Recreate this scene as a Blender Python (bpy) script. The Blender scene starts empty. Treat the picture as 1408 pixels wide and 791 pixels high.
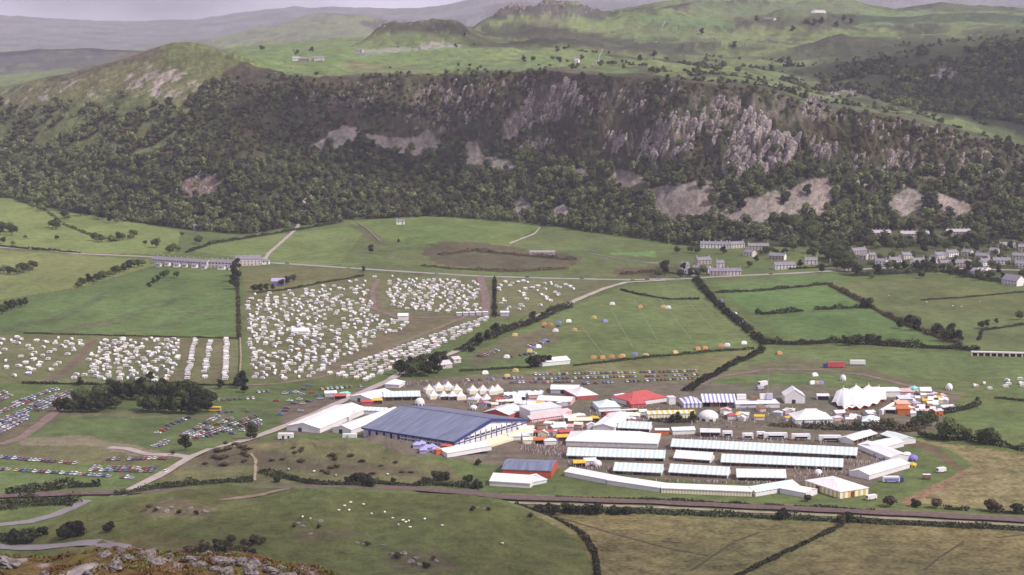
import bpy, math, random
import numpy as np
from mathutils import Vector, Matrix
random.seed(7); rng = np.random.default_rng(7)
sc = bpy.context.scene
COL = sc.collection
# ------------------------------------------------------------------ camera
PW, PH, F, HC, VH = 1408.0, 791.0, 2700.0, 250.0, 15.0
CX, CY = PW/2, PH/2
PIT = math.atan((CY-VH)/F); CP, SP = math.cos(PIT), math.sin(PIT)
cam = bpy.data.cameras.new('camera'); co = bpy.data.objects.new('camera', cam); COL.objects.link(co)
co.location = (0, 0, HC); co.rotation_euler = (math.pi/2-PIT, 0, 0)
cam.sensor_width = 36; cam.lens = F/PW*36; cam.clip_start = 0.5; cam.clip_end = 60000
sc.camera = co
# ------------------------------------------------------------------ sky, sun, exposure
SUN_EL, SUN_AZ = math.radians(46), math.radians(118)      # azimuth clockwise from +Y
SD = Vector((math.sin(SUN_AZ)*math.cos(SUN_EL), math.cos(SUN_AZ)*math.cos(SUN_EL), math.sin(SUN_EL)))
world = bpy.data.worlds.new('World'); sc.world = world; world.use_nodes = True
wn, wl = world.node_tree.nodes, world.node_tree.links
wn.clear()
sky = wn.new('ShaderNodeTexSky'); sky.sky_type = 'NISHITA'; sky.sun_disc = False
sky.sun_elevation = SUN_EL; sky.sun_rotation = SUN_AZ; sky.air_density = 1.0; sky.dust_density = 2.5; sky.altitude = 200
bg1 = wn.new('ShaderNodeBackground'); bg1.inputs[1].default_value = 0.085
bg2 = wn.new('ShaderNodeBackground'); bg2.inputs[0].default_value = (0.62, 0.575, 0.69, 1); bg2.inputs[1].default_value = 1.5
tcw = wn.new('ShaderNodeTexCoord'); mpw = wn.new('ShaderNodeMapping'); mpw.inputs['Scale'].default_value = (1, 1, 2.6)
nzw = wn.new('ShaderNodeTexNoise'); nzw.inputs['Scale'].default_value = 2.3; nzw.inputs['Detail'].default_value = 7
crw = wn.new('ShaderNodeValToRGB'); crw.color_ramp.elements[0].position = 0.30; crw.color_ramp.elements[1].position = 0.52
mxw = wn.new('ShaderNodeMixShader'); ow = wn.new('ShaderNodeOutputWorld')
wl.new(tcw.outputs['Generated'], mpw.inputs[0]); wl.new(mpw.outputs[0], nzw.inputs['Vector'])
wl.new(nzw.outputs['Fac'], crw.inputs[0]); wl.new(crw.outputs[0], mxw.inputs[0])
wl.new(sky.outputs[0], bg1.inputs[0]); wl.new(bg1.outputs[0], mxw.inputs[1]); wl.new(bg2.outputs[0], mxw.inputs[2])
wl.new(mxw.outputs[0], ow.inputs[0])
sun = bpy.data.lights.new('sun', 'SUN'); so = bpy.data.objects.new('sun', sun); COL.objects.link(so)
sun.energy = 4.6; sun.angle = math.radians(0.55); sun.color = (1.0, 0.93, 0.84)
so.rotation_euler = SD.to_track_quat('Z', 'Y').to_euler(); so.location = (300, -300, 800)
vs = sc.view_settings; vs.view_transform = 'Standard'; vs.look = 'None'; vs.gamma = 1; vs.use_curve_mapping = False; vs.exposure = -0.05
sc.cycles.use_denoising = True
sc.cycles.max_bounces = 5; sc.cycles.diffuse_bounces = 2; sc.cycles.glossy_bounces = 1; sc.cycles.transmission_bounces = 2
sc.cycles.volume_bounces = 0; sc.cycles.transparent_max_bounces = 24; sc.cycles.caustics_reflective = False; sc.cycles.caustics_refractive = False
sc.cycles.pixel_filter_type = 'GAUSSIAN'; sc.cycles.filter_width = 1.7

# ------------------------------------------------------------------ projection helpers
def ray(u, v):
    a = (np.asarray(u, float)-CX)/F; b = (np.asarray(v, float)-CY)/F
    return a, CP-b*SP, -(SP+b*CP)
def on_z(u, v, z=0.0):
    dx, dy, dz = ray(u, v); t = (z-HC)/dz
    return dx*t, dy*t
def on_Y(u, v, Y):
    dx, dy, dz = ray(u, v); t = Y/dy
    return dx*t, HC+dz*t
def proj(X, Y, Z):
    dz = Z-HC; d = Y*CP-dz*SP; up = Y*SP+dz*CP
    return CX+F*X/d, CY-F*up/d

# ------------------------------------------------------------------ noise
def _h(ix, iy, s):
    n = (ix*374761393+iy*668265263+s*1274126177) & 0x7fffffff
    n = ((n ^ (n >> 13))*1274126177) & 0x7fffffff
    return ((n ^ (n >> 16)) & 0xffff)/65535.0
def vnoise(x, y, s=0):
    x = np.asarray(x, float); y = np.asarray(y, float)
    ix = np.floor(x).astype(np.int64); iy = np.floor(y).astype(np.int64)
    fx = x-ix; fy = y-iy; fx = fx*fx*(3-2*fx); fy = fy*fy*(3-2*fy)
    a = _h(ix, iy, s); b = _h(ix+1, iy, s); c = _h(ix, iy+1, s); d = _h(ix+1, iy+1, s)
    return (a*(1-fx)+b*fx)*(1-fy)+(c*(1-fx)+d*fx)*fy
def fbm(x, y, o=4, s=0):
    r = 0; w = 1; t = 0
    for k in range(o):
        r = r+w*vnoise(x*2**k, y*2**k, s+k*17); t += w; w *= 0.5
    return r/t
def inpoly(u, v, poly):
    p = np.asarray(poly, float); r = np.zeros(np.shape(u), bool)
    j = len(p)-1
    for i in range(len(p)):
        c = ((p[i, 1] > v) != (p[j, 1] > v)) & (u < (p[j, 0]-p[i, 0])*(v-p[i, 1])/((p[j, 1]-p[i, 1]) or 1e-9)+p[i, 0])
        r ^= c; j = i
    return r

# ------------------------------------------------------------------ terrain profile curves
US = np.linspace(-420, 1830, 1126)
def cur(pts):
    p = np.array(pts, float); y = np.interp(US, p[:, 0], p[:, 1])
    k = np.exp(-0.5*(np.arange(-20, 21)/6.0)**2); k /= k.sum()
    return np.convolve(np.pad(y, 20, mode='edge'), k, mode='valid')
A0 = (US-CX)/F
curves = []                                    # (a, Y, z)
def add_vY(v, Y):
    Y = np.broadcast_to(np.asarray(Y, float), US.shape)
    X, z = on_Y(US, v, Y); curves.append((X/Y, Y.copy(), z)); return Y
def add_vz(v, z):
    X, Y = on_z(US, v, z); curves.append((X/Y, Y, np.broadcast_to(np.asarray(z, float), US.shape).copy())); return Y
def add_Yz(Y, z):
    Y = np.broadcast_to(np.asarray(Y, float), US.shape); curves.append((A0/CP, Y.copy(), np.broadcast_to(np.asarray(z, float), US.shape).copy()))
kz = cur([(-420, 0), (20, 0), (60, 1), (100, 5), (140, 8), (200, 10), (330, 13), (430, 11), (480, 9), (560, 12.5), (640, 12), (690, 9), (720, 7), (760, 5), (800, 2), (825, 0), (1830, 0)])
kv = cur([(-420, 745), (20, 745), (60, 733), (100, 707), (140, 687), (200, 681), (330, 667), (430, 671), (480, 677), (560, 671), (640, 679), (690, 689), (720, 700), (760, 718), (800, 745), (825, 760), (1830, 760)])
add_Yz(470, -6.0)
add_Yz(700, kz*0.15)
add_vz(cur([(-420, 800), (1830, 800)]), kz*0.75)
Yk = add_vz(kv, kz)
add_Yz(Yk+34, 0)
FV = cur([(-420, 272), (0, 270), (60, 285), (150, 300), (260, 316), (340, 322), (470, 303), (600, 297), (720, 306), (860, 325), (950, 340), (1050, 340), (1200, 338), (1408, 335), (1830, 330)])
Yf = add_vz(FV, 0.0)
MV = cur([(-420, 215), (0, 205), (150, 200), (260, 228), (400, 212), (470, 192), (600, 200), (720, 215), (850, 235), (950, 240), (1050, 237), (1200, 240), (1408, 238), (1830, 230)])
Ym = add_vY(MV, Yf+cur([(-420, 220), (0, 260), (150, 260), (260, 210), (400, 190), (720, 200), (850, 180), (1050, 165), (1408, 160), (1830, 160)]))
CV = cur([(-420, 150), (0, 121), (60, 108), (110, 97), (180, 78), (225, 62), (250, 57), (275, 61), (330, 77), (370, 95), (420, 104), (470, 107), (600, 103), (740, 97), (850, 108), (950, 115), (1050, 125), (1130, 149), (1250, 168), (1330, 190), (1408, 214), (1830, 235)])
Yc = add_vY(CV, Ym+cur([(-420, 350), (0, 350), (110, 400), (180, 480), (250, 580), (310, 560), (360, 400), (420, 250), (470, 190), (600, 150), (740, 135), (1050, 130), (1250, 140), (1408, 160), (1830, 160)]))
add_vY(CV+cur([(-420, 25), (0, 14), (200, 22), (250, 26), (330, 8), (370, -3), (470, -9), (600, -10), (740, -9), (950, -10), (1130, -8), (1408, -8), (1830, -5)]), Yc+cur([(-420, 350), (330, 300), (420, 350), (600, 430), (950, 420), (1408, 420), (1830, 400)]))
add_vY(cur([(-420, 150), (0, 134), (110, 119), (180, 105), (250, 90), (330, 77), (400, 72), (500, 68), (600, 66), (700, 68), (850, 82), (950, 85), (1050, 90), (1110, 94), (1200, 80), (1300, 66), (1408, 57), (1830, 50)]), np.maximum(3550, Yc+650))
add_vY(cur([(-420, 130), (0, 120), (250, 84), (330, 67), (400, 61), (500, 57), (600, 54), (700, 52), (850, 46), (950, 38), (1050, 42), (1200, 44), (1300, 42), (1408, 42), (1830, 40)]), 4350)
add_vY(cur([(-420, 110), (0, 108), (330, 65), (420, 60), (500, 54), (600, 46), (700, 36), (850, 18), (900, 10), (950, 3), (1050, -1), (1165, 1), (1200, 11), (1300, 13), (1408, 15), (1830, 20)]), 5500)
add_vY(cur([(-420, 112), (300, 90), (500, 80), (900, 60), (1830, 60)]), 6100)
add_vY(cur([(-420, 85), (0, 78), (60, 72), (100, 68), (150, 70), (220, 77), (300, 82), (400, 80), (1830, 70)]), 8000)
add_vY(cur([(-420, 95), (1830, 85)]), 8800)
add_vY(cur([(-420, 75), (0, 75), (200, 72), (270, 58), (300, 52), (340, 42), (370, 35), (400, 25), (430, 17), (460, 15), (500, 18), (540, 25), (600, 32), (660, 36), (1830, 40)]), 10500)
add_vY(cur([(-420, 70), (1830, 60)]), 11800)
add_vY(cur([(-420, 18), (0, 22), (60, 24), (130, 27), (190, 31), (250, 29), (330, 20), (400, 12), (440, 9), (480, 10), (520, 13), (580, 10), (630, 4), (660, -6), (800, -25), (1000, -20), (1180, -12), (1408, -22), (1830, -20)]), 16000)
add_vY(cur([(-420, 50), (1830, 50)]), 17200)
NC = len(curves)
CA = [c[0] for c in curves]
def prof(a):
    return (np.stack([np.interp(a, CA[k], curves[k][1]) for k in range(NC)]),
            np.stack([np.interp(a, CA[k], curves[k][2]) for k in range(NC)]))
def zprof(Y, Yk_, Zk):
    """monotone cubic through the profile knots; Y (N,), Yk_,Zk (K,N)"""
    h = np.diff(Yk_, axis=0); d = np.diff(Zk, axis=0)/h
    m = np.zeros_like(Zk); s = d[:-1]*d[1:]
    m[1:-1] = np.where(s > 0, 2*d[:-1]*d[1:]/np.where(np.abs(d[:-1]+d[1:]) < 1e-9, 1, d[:-1]+d[1:]), 0)
    m[0] = d[0]; m[-1] = d[-1]
    i = np.clip((Yk_ <= Y).sum(0)-1, 0, NC-2); j = np.arange(len(Y))
    hh = h[i, j]; t = np.clip((Y-Yk_[i, j])/hh, 0, 1)
    z0, z1, m0, m1 = Zk[i, j], Zk[i+1, j], m[i, j]*hh, m[i+1, j]*hh
    return (2*t**3-3*t**2+1)*z0+(t**3-2*t**2+t)*m0+(-2*t**3+3*t**2)*z1+(t**3-t**2)*m1, i, t
def bump(X, Y, cx, cy, sx, sy, rot=0, pw=2):
    c, s = math.cos(rot), math.sin(rot); x = X-cx; y = Y-cy
    p, q = (x*c+y*s)/sx, (-x*s+y*c)/sy
    return np.exp(-(np.abs(p)**pw+np.abs(q)**pw))
def at(u, v, Y): return float(on_Y(u, v, Y)[0])
def sstep(x, a, b):
    t = np.clip((x-a)/(b-a), 0, 1); return t*t*(3-2*t)
UB = [(700, 3950, 110, 38, 18), (805, 3720, 150, 40, 20), (905, 3620, 110, 40, 16), (1000, 3920, 130, 50, 20), (1085, 4300, 150, 60, 24), (865, 4650, 150, 60, 18), (965, 4750, 120, 50, 22), (1150, 3850, 90, 50, 18), (760, 4050, 120, 40, 14), (640, 3980, 60, 30, 12), (1060, 4800, 120, 60, 20), (930, 4200, 140, 50, 18), (1240, 4500, 150, 60, 18)]
def scarps(X, Y):
    r = 0
    for u, yb, sx, sy, h in UB: r = r+h/20*bump(X, Y, (u-CX)/F*yb/CP, yb, sx, sy, .1, 2.6)
    return r*(0.5+1.0*fbm(X/38, Y/38, 4, 58))
def height(X, Y):
    X = np.asarray(X, float).ravel(); Y = np.asarray(Y, float).ravel()
    YK, ZK = prof(X/Y); z, i, t = zprof(Y, YK, ZK)
    val = sstep(Y, YK[5]-20, YK[5]+60)                 # 0 valley, 1 hill
    cliff = sstep(Y, YK[6]-30, YK[6]+10)*(1-sstep(Y, YK[7]-55, YK[7]+15))*sstep(X, -260, -60)
    up = sstep(Y, YK[7], YK[7]+150)
    far = sstep(Y, 5600, 6500)
    # valley
    z = z+(1-val)*0.22*(fbm(X/40, Y/40, 3, 3)-0.5)*sstep(Y, 700, 1000)
    kn = sstep(ZK[3], 1, 7)*sstep(Y, 700, 800)*(1-sstep(Y, YK[3]-10, YK[3]+25))
    z = z+kn*(13*(fbm(X/42+3, Y/42, 4, 11)-0.5)+1.8*(fbm(X/9, Y/9, 3, 12)-0.5))
    # low brown knoll beside the hall
    b = bump(X, Y, -118, 1082, 62, 30, 0.0)*9.5+bump(X, Y, -75, 1100, 40, 16, -0.5)*3.5
    z = z+b*(0.55+0.9*fbm(X/15, Y/13, 4, 5))
    z = z+2.2*bump(X, Y, -150, 2010, 60, 25)*1.0
    # hillside relief
    rel = val*(1-far)
    z = z+rel*(16*(fbm(X/130, Y/130, 4, 21)-0.5)+5*(fbm(X/26, Y/26, 3, 22)-0.5))*(1-0.45*cliff)*(1-0.6*bump(X, Y-YK[7], 0, 0, 1e9, 45))
    rid = np.abs(fbm(X/34+Y/160, Y/90, 3, 31)-0.5)*2
    st = fbm(X/11+Y/60, Y/45, 3, 33)
    z = z+cliff*(13*(0.4-rid)+20*(st-0.5)+9*np.tanh(5*(fbm(X/60, Y/26, 2, 35)-0.5))+13*(np.abs(fbm(X/6+Y/40, Y/22, 3, 36)-.5)*2-.3))
    # upland
    z = z+up*(1-far)*(40*(fbm(X/300, Y/240, 3, 41)-0.5)+15*(fbm(X/75, Y/65, 4, 42)-0.5))*sstep(X, -650, -350)
    z = z+22*scarps(X, Y)
    xa = at(575, 45, 3750); ha = bump(X, Y, xa, 3760, 112, 130, 0, 3.4)*(0.75+.5*fbm(X/50, Y/50, 3, 57))
    z = z+ha*(42+14*fbm(X/26, Y/30, 4, 51))
    xb = at(735, 20, 4400); hb = bump(X, Y, xb, 4420, 130, 170, 0, 4); hb2 = bump(X, Y, at(850, 20, 4400), 4420, 160, 170, 0, 3)
    z = z+hb*(56+44*np.clip(fbm(X/26, Y/70, 4, 52)-.2, 0, 1))+hb2*(22+26*fbm(X/24, Y/40, 4, 53))*(1-0.8*hb)
    z = z+16*bump(X, Y, at(1075, 90, 3300), 3330, 190, 80, .2)*fbm(X/40, Y/40, 3, 54)
    z = z+22*bump(X, Y, at(640, 80, 3350), 3400, 160, 50, .1)*fbm(X/40, Y/40, 3, 55)*sstep(X, -150, 0)
    z = z+far*(70*(fbm(X/700, Y/500, 4, 61)-0.5)+26*(fbm(X/160, Y/140, 4, 62)-0.5))*(1-sstep(Y, 16400, 17000))
    z = z-(1-val)*(X**2+Y**2 < 0)
    return z
def gz(x, y): return float(height([x], [y])[0])
def G(u, v, z=0.0):
    x, y = on_z(u, v, z); return Vector((float(x), float(y), z))
def GT(u, v, n=14):
    """world point where the ray through (u,v) first meets the terrain"""
    dx, dy, dz = [float(q) for q in ray(u, v)]
    Y = np.linspace(700, 12000, 5600); X = dx/dy*Y; Z = HC+dz/dy*Y
    k = np.argmax(height(X, Y) >= Z)
    return Vector((X[k], Y[k], gz(X[k], Y[k])))

# ------------------------------------------------------------------ terrain grid
a_in = np.arange(-0.292, 0.2921, 1.85/F)
a_cols = np.concatenate([np.linspace(-0.40, -0.295, 22), a_in, np.linspace(0.295, 0.40, 22)])
segs = [6, 10, 62, 12, 225, 62, 118, 26, 52, 40, 44, 8, 18, 5, 34, 5, 36, 4]
YK, ZK = prof(a_cols)
rows = []
for k, n in enumerate(segs):
    for q in range(n):
        s = q/n
        rows.append(1/((1-s)/YK[k]+s/YK[k+1]) if k in (2, 4) else (1-s)*YK[k]+s*YK[k+1])
rows.append(YK[-1])
GY = np.array(rows); NR, NCOL = GY.shape
GX = GY*a_cols[None, :]
GZ = height(GX, GY).reshape(GY.shape)
GU, GV = proj(GX, GY, GZ)

# ------------------------------------------------------------------ ground colours (albedo of what grows or lies there; far ridges also carry painted haze)
g_mid, g_bright, g_dark = (0.088, 0.112, 0.046), (0.150, 0.175, 0.066), (0.062, 0.082, 0.036)
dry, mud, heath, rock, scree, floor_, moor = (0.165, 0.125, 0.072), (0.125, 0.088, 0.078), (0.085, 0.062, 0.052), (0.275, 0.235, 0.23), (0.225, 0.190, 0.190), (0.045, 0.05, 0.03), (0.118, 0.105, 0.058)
C = np.empty(GX.shape+(3,)); C[:] = g_mid
FID = np.zeros(GX.shape, np.int32)
ju = GU+(fbm(GX/18, GY/18, 3, 71)-0.5)*26+(fbm(GX/90, GY/90, 2, 73)-0.5)*36*(GY > 2500); jv = GV+(fbm(GX/18+50, GY/18, 3, 72)-0.5)*14+(fbm(GX/90, GY/90, 2, 74)-0.5)*16*(GY > 2500)
def mixc(mask, col, w=1.0):
    w = np.asarray(w)*mask; C[:] = C*(1-w[..., None])+np.array(col)*w[..., None]
def paint(poly, col, w=1.0, jit=0.0, fid=None):
    p = np.array(poly, float); uu = GU+(ju-GU)*jit; vv = GV+(jv-GV)*jit
    m = np.zeros(GX.shape, bool)
    bb = (uu > p[:, 0].min()-2) & (uu < p[:, 0].max()+2) & (vv > p[:, 1].min()-2) & (vv < p[:, 1].max()+2)
    m[bb] = inpoly(uu[bb], vv[bb], poly); mixc(m, col, w)
    if fid: FID[m] = fid
    return m
hill = GY > YK[5][None, :]; upl = GY > (YK[7][None, :]+20); fr = GY > 5800
n1 = fbm(GX/60, GY/60, 4, 81); n2 = fbm(GX/14, GY/14, 3, 82); n3 = fbm(GX/220, GY/180, 3, 83)
# hillside base: bracken, heather and wood floor
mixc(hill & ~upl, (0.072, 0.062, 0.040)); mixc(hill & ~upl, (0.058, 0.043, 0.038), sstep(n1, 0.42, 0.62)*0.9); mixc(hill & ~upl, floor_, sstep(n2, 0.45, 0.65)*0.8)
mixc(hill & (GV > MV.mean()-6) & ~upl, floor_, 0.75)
# upland grass with heather
mixc(upl & ~fr, g_bright); mixc(upl & ~fr, (0.175, 0.178, 0.078), sstep(n1, 0.45, 0.65)*0.8)
mixc(upl & ~fr, (0.10, 0.088, 0.056), sstep(n3, 0.50, 0.64)*0.75*sstep(GX, -350, -100)); mixc(upl & ~fr, (0.10, 0.11, 0.05), sstep(n2, 0.55, 0.75)*0.5)
mixc(fr, (0.15, 0.14, 0.16)); mixc(fr & (GY < 8700), (0.07, 0.068, 0.07)); mixc(fr & (GY < 8700), (0.13, 0.14, 0.08), sstep(n1, .55, .68)*.7); mixc(fr & (GY > 11600), (0.10, 0.105, 0.10), sstep(n3, .45, .62)*.8); mixc(fr & (GY > 8700) & (GY < 11600), (0.15, 0.165, 0.085)); mixc(fr & (GY > 8700) & (GY < 11600), (0.10, 0.09, 0.08), sstep(n1, 0.5, 0.65)*0.8)  # far ridges paled towards lilac: haze put into the ground colour
# steep ground is rock
sl = np.abs(np.gradient(GZ, axis=0)/np.maximum(np.gradient(GY, axis=0), 1e-3))
mixc(hill & ~fr & ~upl & (GX > -700), rock, sstep(sl, 1.6, 3.2)*sstep(fbm(GU/9, GV/14, 4, 84), 0.50, 0.62)*0.7)
mixc(upl & (GY < 5000), (0.17, 0.13, 0.125), sstep(sl, 0.5, 0.95)*0.8); mixc(upl & ~fr, (0.075, 0.068, 0.045), sstep(fbm(GX/38, GY/60, 4, 86), 0.55, 0.66)*0.75*sstep(GX, -150, 200))
U1 = lambda *p: list(p)
mixc(upl & (GY < YK[7][None, :]+190) & (GX > -250), (0.092, 0.072, 0.052), sstep(fbm(GX/40, GY/30, 4, 87)+.35-(GY-YK[7][None, :])/420, 0.42, 0.6)*.9)
sc_m = scarps(GX, GY); mixc(upl & ~fr, (0.070, 0.058, 0.042), sstep(sc_m+.5*(n2-.5), .28, .55)*.85)
# left sunny hill
paint([(-420, 200), (0, 130), (330, 110), (300, 200), (0, 230)], (0.115, 0.128, 0.060), .85, .8)
paint([(-420, 150), (0, 118), (110, 95), (250, 55), (330, 75), (300, 110), (180, 135), (60, 140), (-420, 190)], (0.125, 0.128, 0.062), 0.8, 1)
paint([(150, 112), (200, 82), (250, 95), (225, 122), (170, 130)], rock, sstep(n2, 0.45, 0.6)*0.9, 1)
paint([(0, 135), (30, 125), (90, 112), (150, 105), (240, 108), (300, 115), (295, 135), (200, 132), (100, 128), (20, 150)], rock, sstep(n2, 0.52, 0.66)*0.8, 1)
paint([(70, 108), (110, 94), (180, 76), (225, 64), (250, 58), (230, 72), (150, 95), (90, 112)], (0.09, 0.07, 0.058), 0.8, .5)
paint([(215, 55), (280, 55), (345, 85), (300, 95), (235, 88)], (0.10, 0.112, 0.05), 0.7, .7)
# upland fields and patches
paint([(300, 62), (470, 58), (640, 66), (800, 66), (860, 84), (740, 96), (600, 101), (470, 104), (380, 100), (330, 82)], (0.155, 0.19, 0.07), 0.75, .6, 9)
paint([(470, 85), (560, 92), (620, 94), (560, 98), (480, 97)], (0.16, 0.135, 0.07), 0.8, .4)
paint([(640, 72), (760, 66), (830, 70), (790, 82), (690, 86)], (0.175, 0.185, 0.075), 0.8, .7)
paint([(560, 70), (575, 58), (592, 54), (604, 58), (630, 63), (618, 69), (590, 71)], (0.34, 0.28, 0.27), sstep(n2, .36, .52)*.9, .8)
paint([(485, 72), (520, 66), (565, 64), (560, 70), (505, 75)], (0.30, 0.25, 0.22), .7, .3)
paint([(500, 30), (520, 26), (640, 30), (642, 48), (560, 44), (520, 44)], (0.07, 0.056, 0.042), 0.85, .6)
paint([(655, 18), (680, 6), (760, 0), (830, 12), (830, 24), (740, 20), (680, 26)], (0.095, 0.076, 0.07), 0.9, .5)
paint([(670, 36), (760, 36), (850, 50), (960, 66), (940, 75), (820, 66), (740, 60), (670, 48)], (0.066, 0.056, 0.040), .8, .8)
paint([(790, 24), (940, 40), (1090, 60), (1090, 66), (940, 54), (800, 40)], (0.175, 0.19, 0.08), .8, .8)
paint([(860, 20), (1000, 26), (1000, 40), (900, 38)], (0.13, 0.17, 0.07), .8, .7)
paint([(940, 2), (1180, 0), (1180, 20), (1060, 26), (960, 20)], (0.15, 0.165, 0.085), .7, .6)
paint([(1180, 14), (1408, 18), (1408, 36), (1180, 34)], (0.155, 0.185, 0.085), .85, .4)
paint([(1090, 60), (1408, 40), (1500, 60), (1500, 190), (1408, 190), (1330, 165), (1240, 150), (1170, 128), (1100, 115)], (0.062, 0.062, 0.036), .9*sstep(GU+60*(n3-.5)+50*(n1-.5), 1095, 1185), .8)
paint([(1120, 118), (1150, 113), (1195, 122), (1190, 131), (1140, 130)], (0.30, 0.24, 0.24), .85, .8)
paint([(1120, 136), (1200, 146), (1270, 158), (1408, 185), (1450, 198), (1408, 202), (1330, 180), (1250, 160), (1140, 146)], (0.135, 0.155, 0.06), .9, .5)
paint([(1268, 108), (1300, 96), (1332, 97), (1300, 110)], scree, 1, .3)
# crags on the cliff
cs = fbm(GU/5+GV/16, GV/13, 4, 92); cr = sstep(cs, 0.40, 0.52); cc = sstep(cs, 0.36, 0.66)[..., None]
for p in ([(985, 238), (1000, 200), (1010, 175), (1035, 152), (1050, 160), (1060, 185), (1085, 190), (1098, 195), (1090, 215), (1065, 240), (1020, 246)],
          [(690, 190), (700, 165), (720, 140), (750, 118), (790, 112), (797, 140), (775, 160), (745, 165), (715, 186)],
          [(828, 206), (835, 185), (855, 180), (862, 200), (850, 208)], [(880, 214), (885, 190), (905, 165), (935, 158), (955, 175), (945, 205), (920, 214)],
          [(1095, 158), (1105, 132), (1125, 132), (1135, 152), (1115, 165)], [(715, 204), (725, 190), (755, 186), (762, 200), (745, 206)],
          [(1108, 200), (1120, 188), (1135, 205), (1150, 200), (1140, 216), (1120, 214)]):
    paint(p, (0.14, 0.118, 0.112), 0.15+0.75*cr, .9)
strk = sstep(fbm(GU/5+GV/14, GV/20, 4, 91), 0.52, 0.62)
for p in ([(540, 165), (560, 120), (640, 108), (735, 105), (735, 130), (690, 150), (640, 172), (570, 175)], [(870, 215), (880, 165), (960, 140), (1000, 150), (990, 200), (940, 222)],
          [(940, 150), (950, 125), (1100, 125), (1180, 150), (1150, 170), (1000, 160)], [(1165, 260), (1175, 215), (1260, 200), (1300, 230), (1260, 262)],
          [(1310, 262), (1320, 190), (1408, 205), (1500, 230), (1500, 265), (1408, 262)], [(760, 120), (850, 110), (950, 118), (900, 150), (800, 150)], [(400, 130), (480, 112), (540, 112), (520, 140), (440, 150)]):
    paint(p, (0.15, 0.125, 0.12), strk*0.5, .9)
SCREE = [[(422, 199), (468, 173), (492, 178), (488, 197), (440, 209)], [(494, 184), (530, 187), (560, 189), (588, 182), (615, 203), (575, 214), (525, 209)],
         [(640, 196), (656, 197), (662, 214), (700, 220), (714, 231), (680, 236), (640, 226)], [(785, 232), (810, 230), (818, 238), (795, 243)],
         [(828, 252), (850, 233), (875, 236), (887, 251), (860, 257)], [(895, 262), (930, 250), (975, 247), (992, 265), (985, 300), (935, 304), (898, 290)],
         [(988, 292), (1030, 270), (1090, 256), (1135, 242), (1149, 262), (1130, 286), (1080, 300), (1030, 311), (998, 306)], [(1220, 291), (1225, 272), (1250, 257), (1272, 270), (1266, 290), (1240, 298)],
         [(1288, 264), (1320, 274), (1338, 290), (1310, 299), (1294, 285)], [(700, 286), (718, 270), (737, 290), (720, 301)], [(752, 296), (775, 280), (790, 292), (765, 302)],
         [(148, 198), (158, 194), (172, 204), (165, 209)], [(240, 266), (255, 246), (285, 238), (310, 250), (292, 266), (265, 272)], [(1115, 290), (1126, 275), (1136, 290), (1124, 300)]]
for k, p in enumerate(SCREE):
    paint(p, scree if k != 12 else (0.20, 0.145, 0.14), 0.75+0.25*n2, .55)
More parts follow.
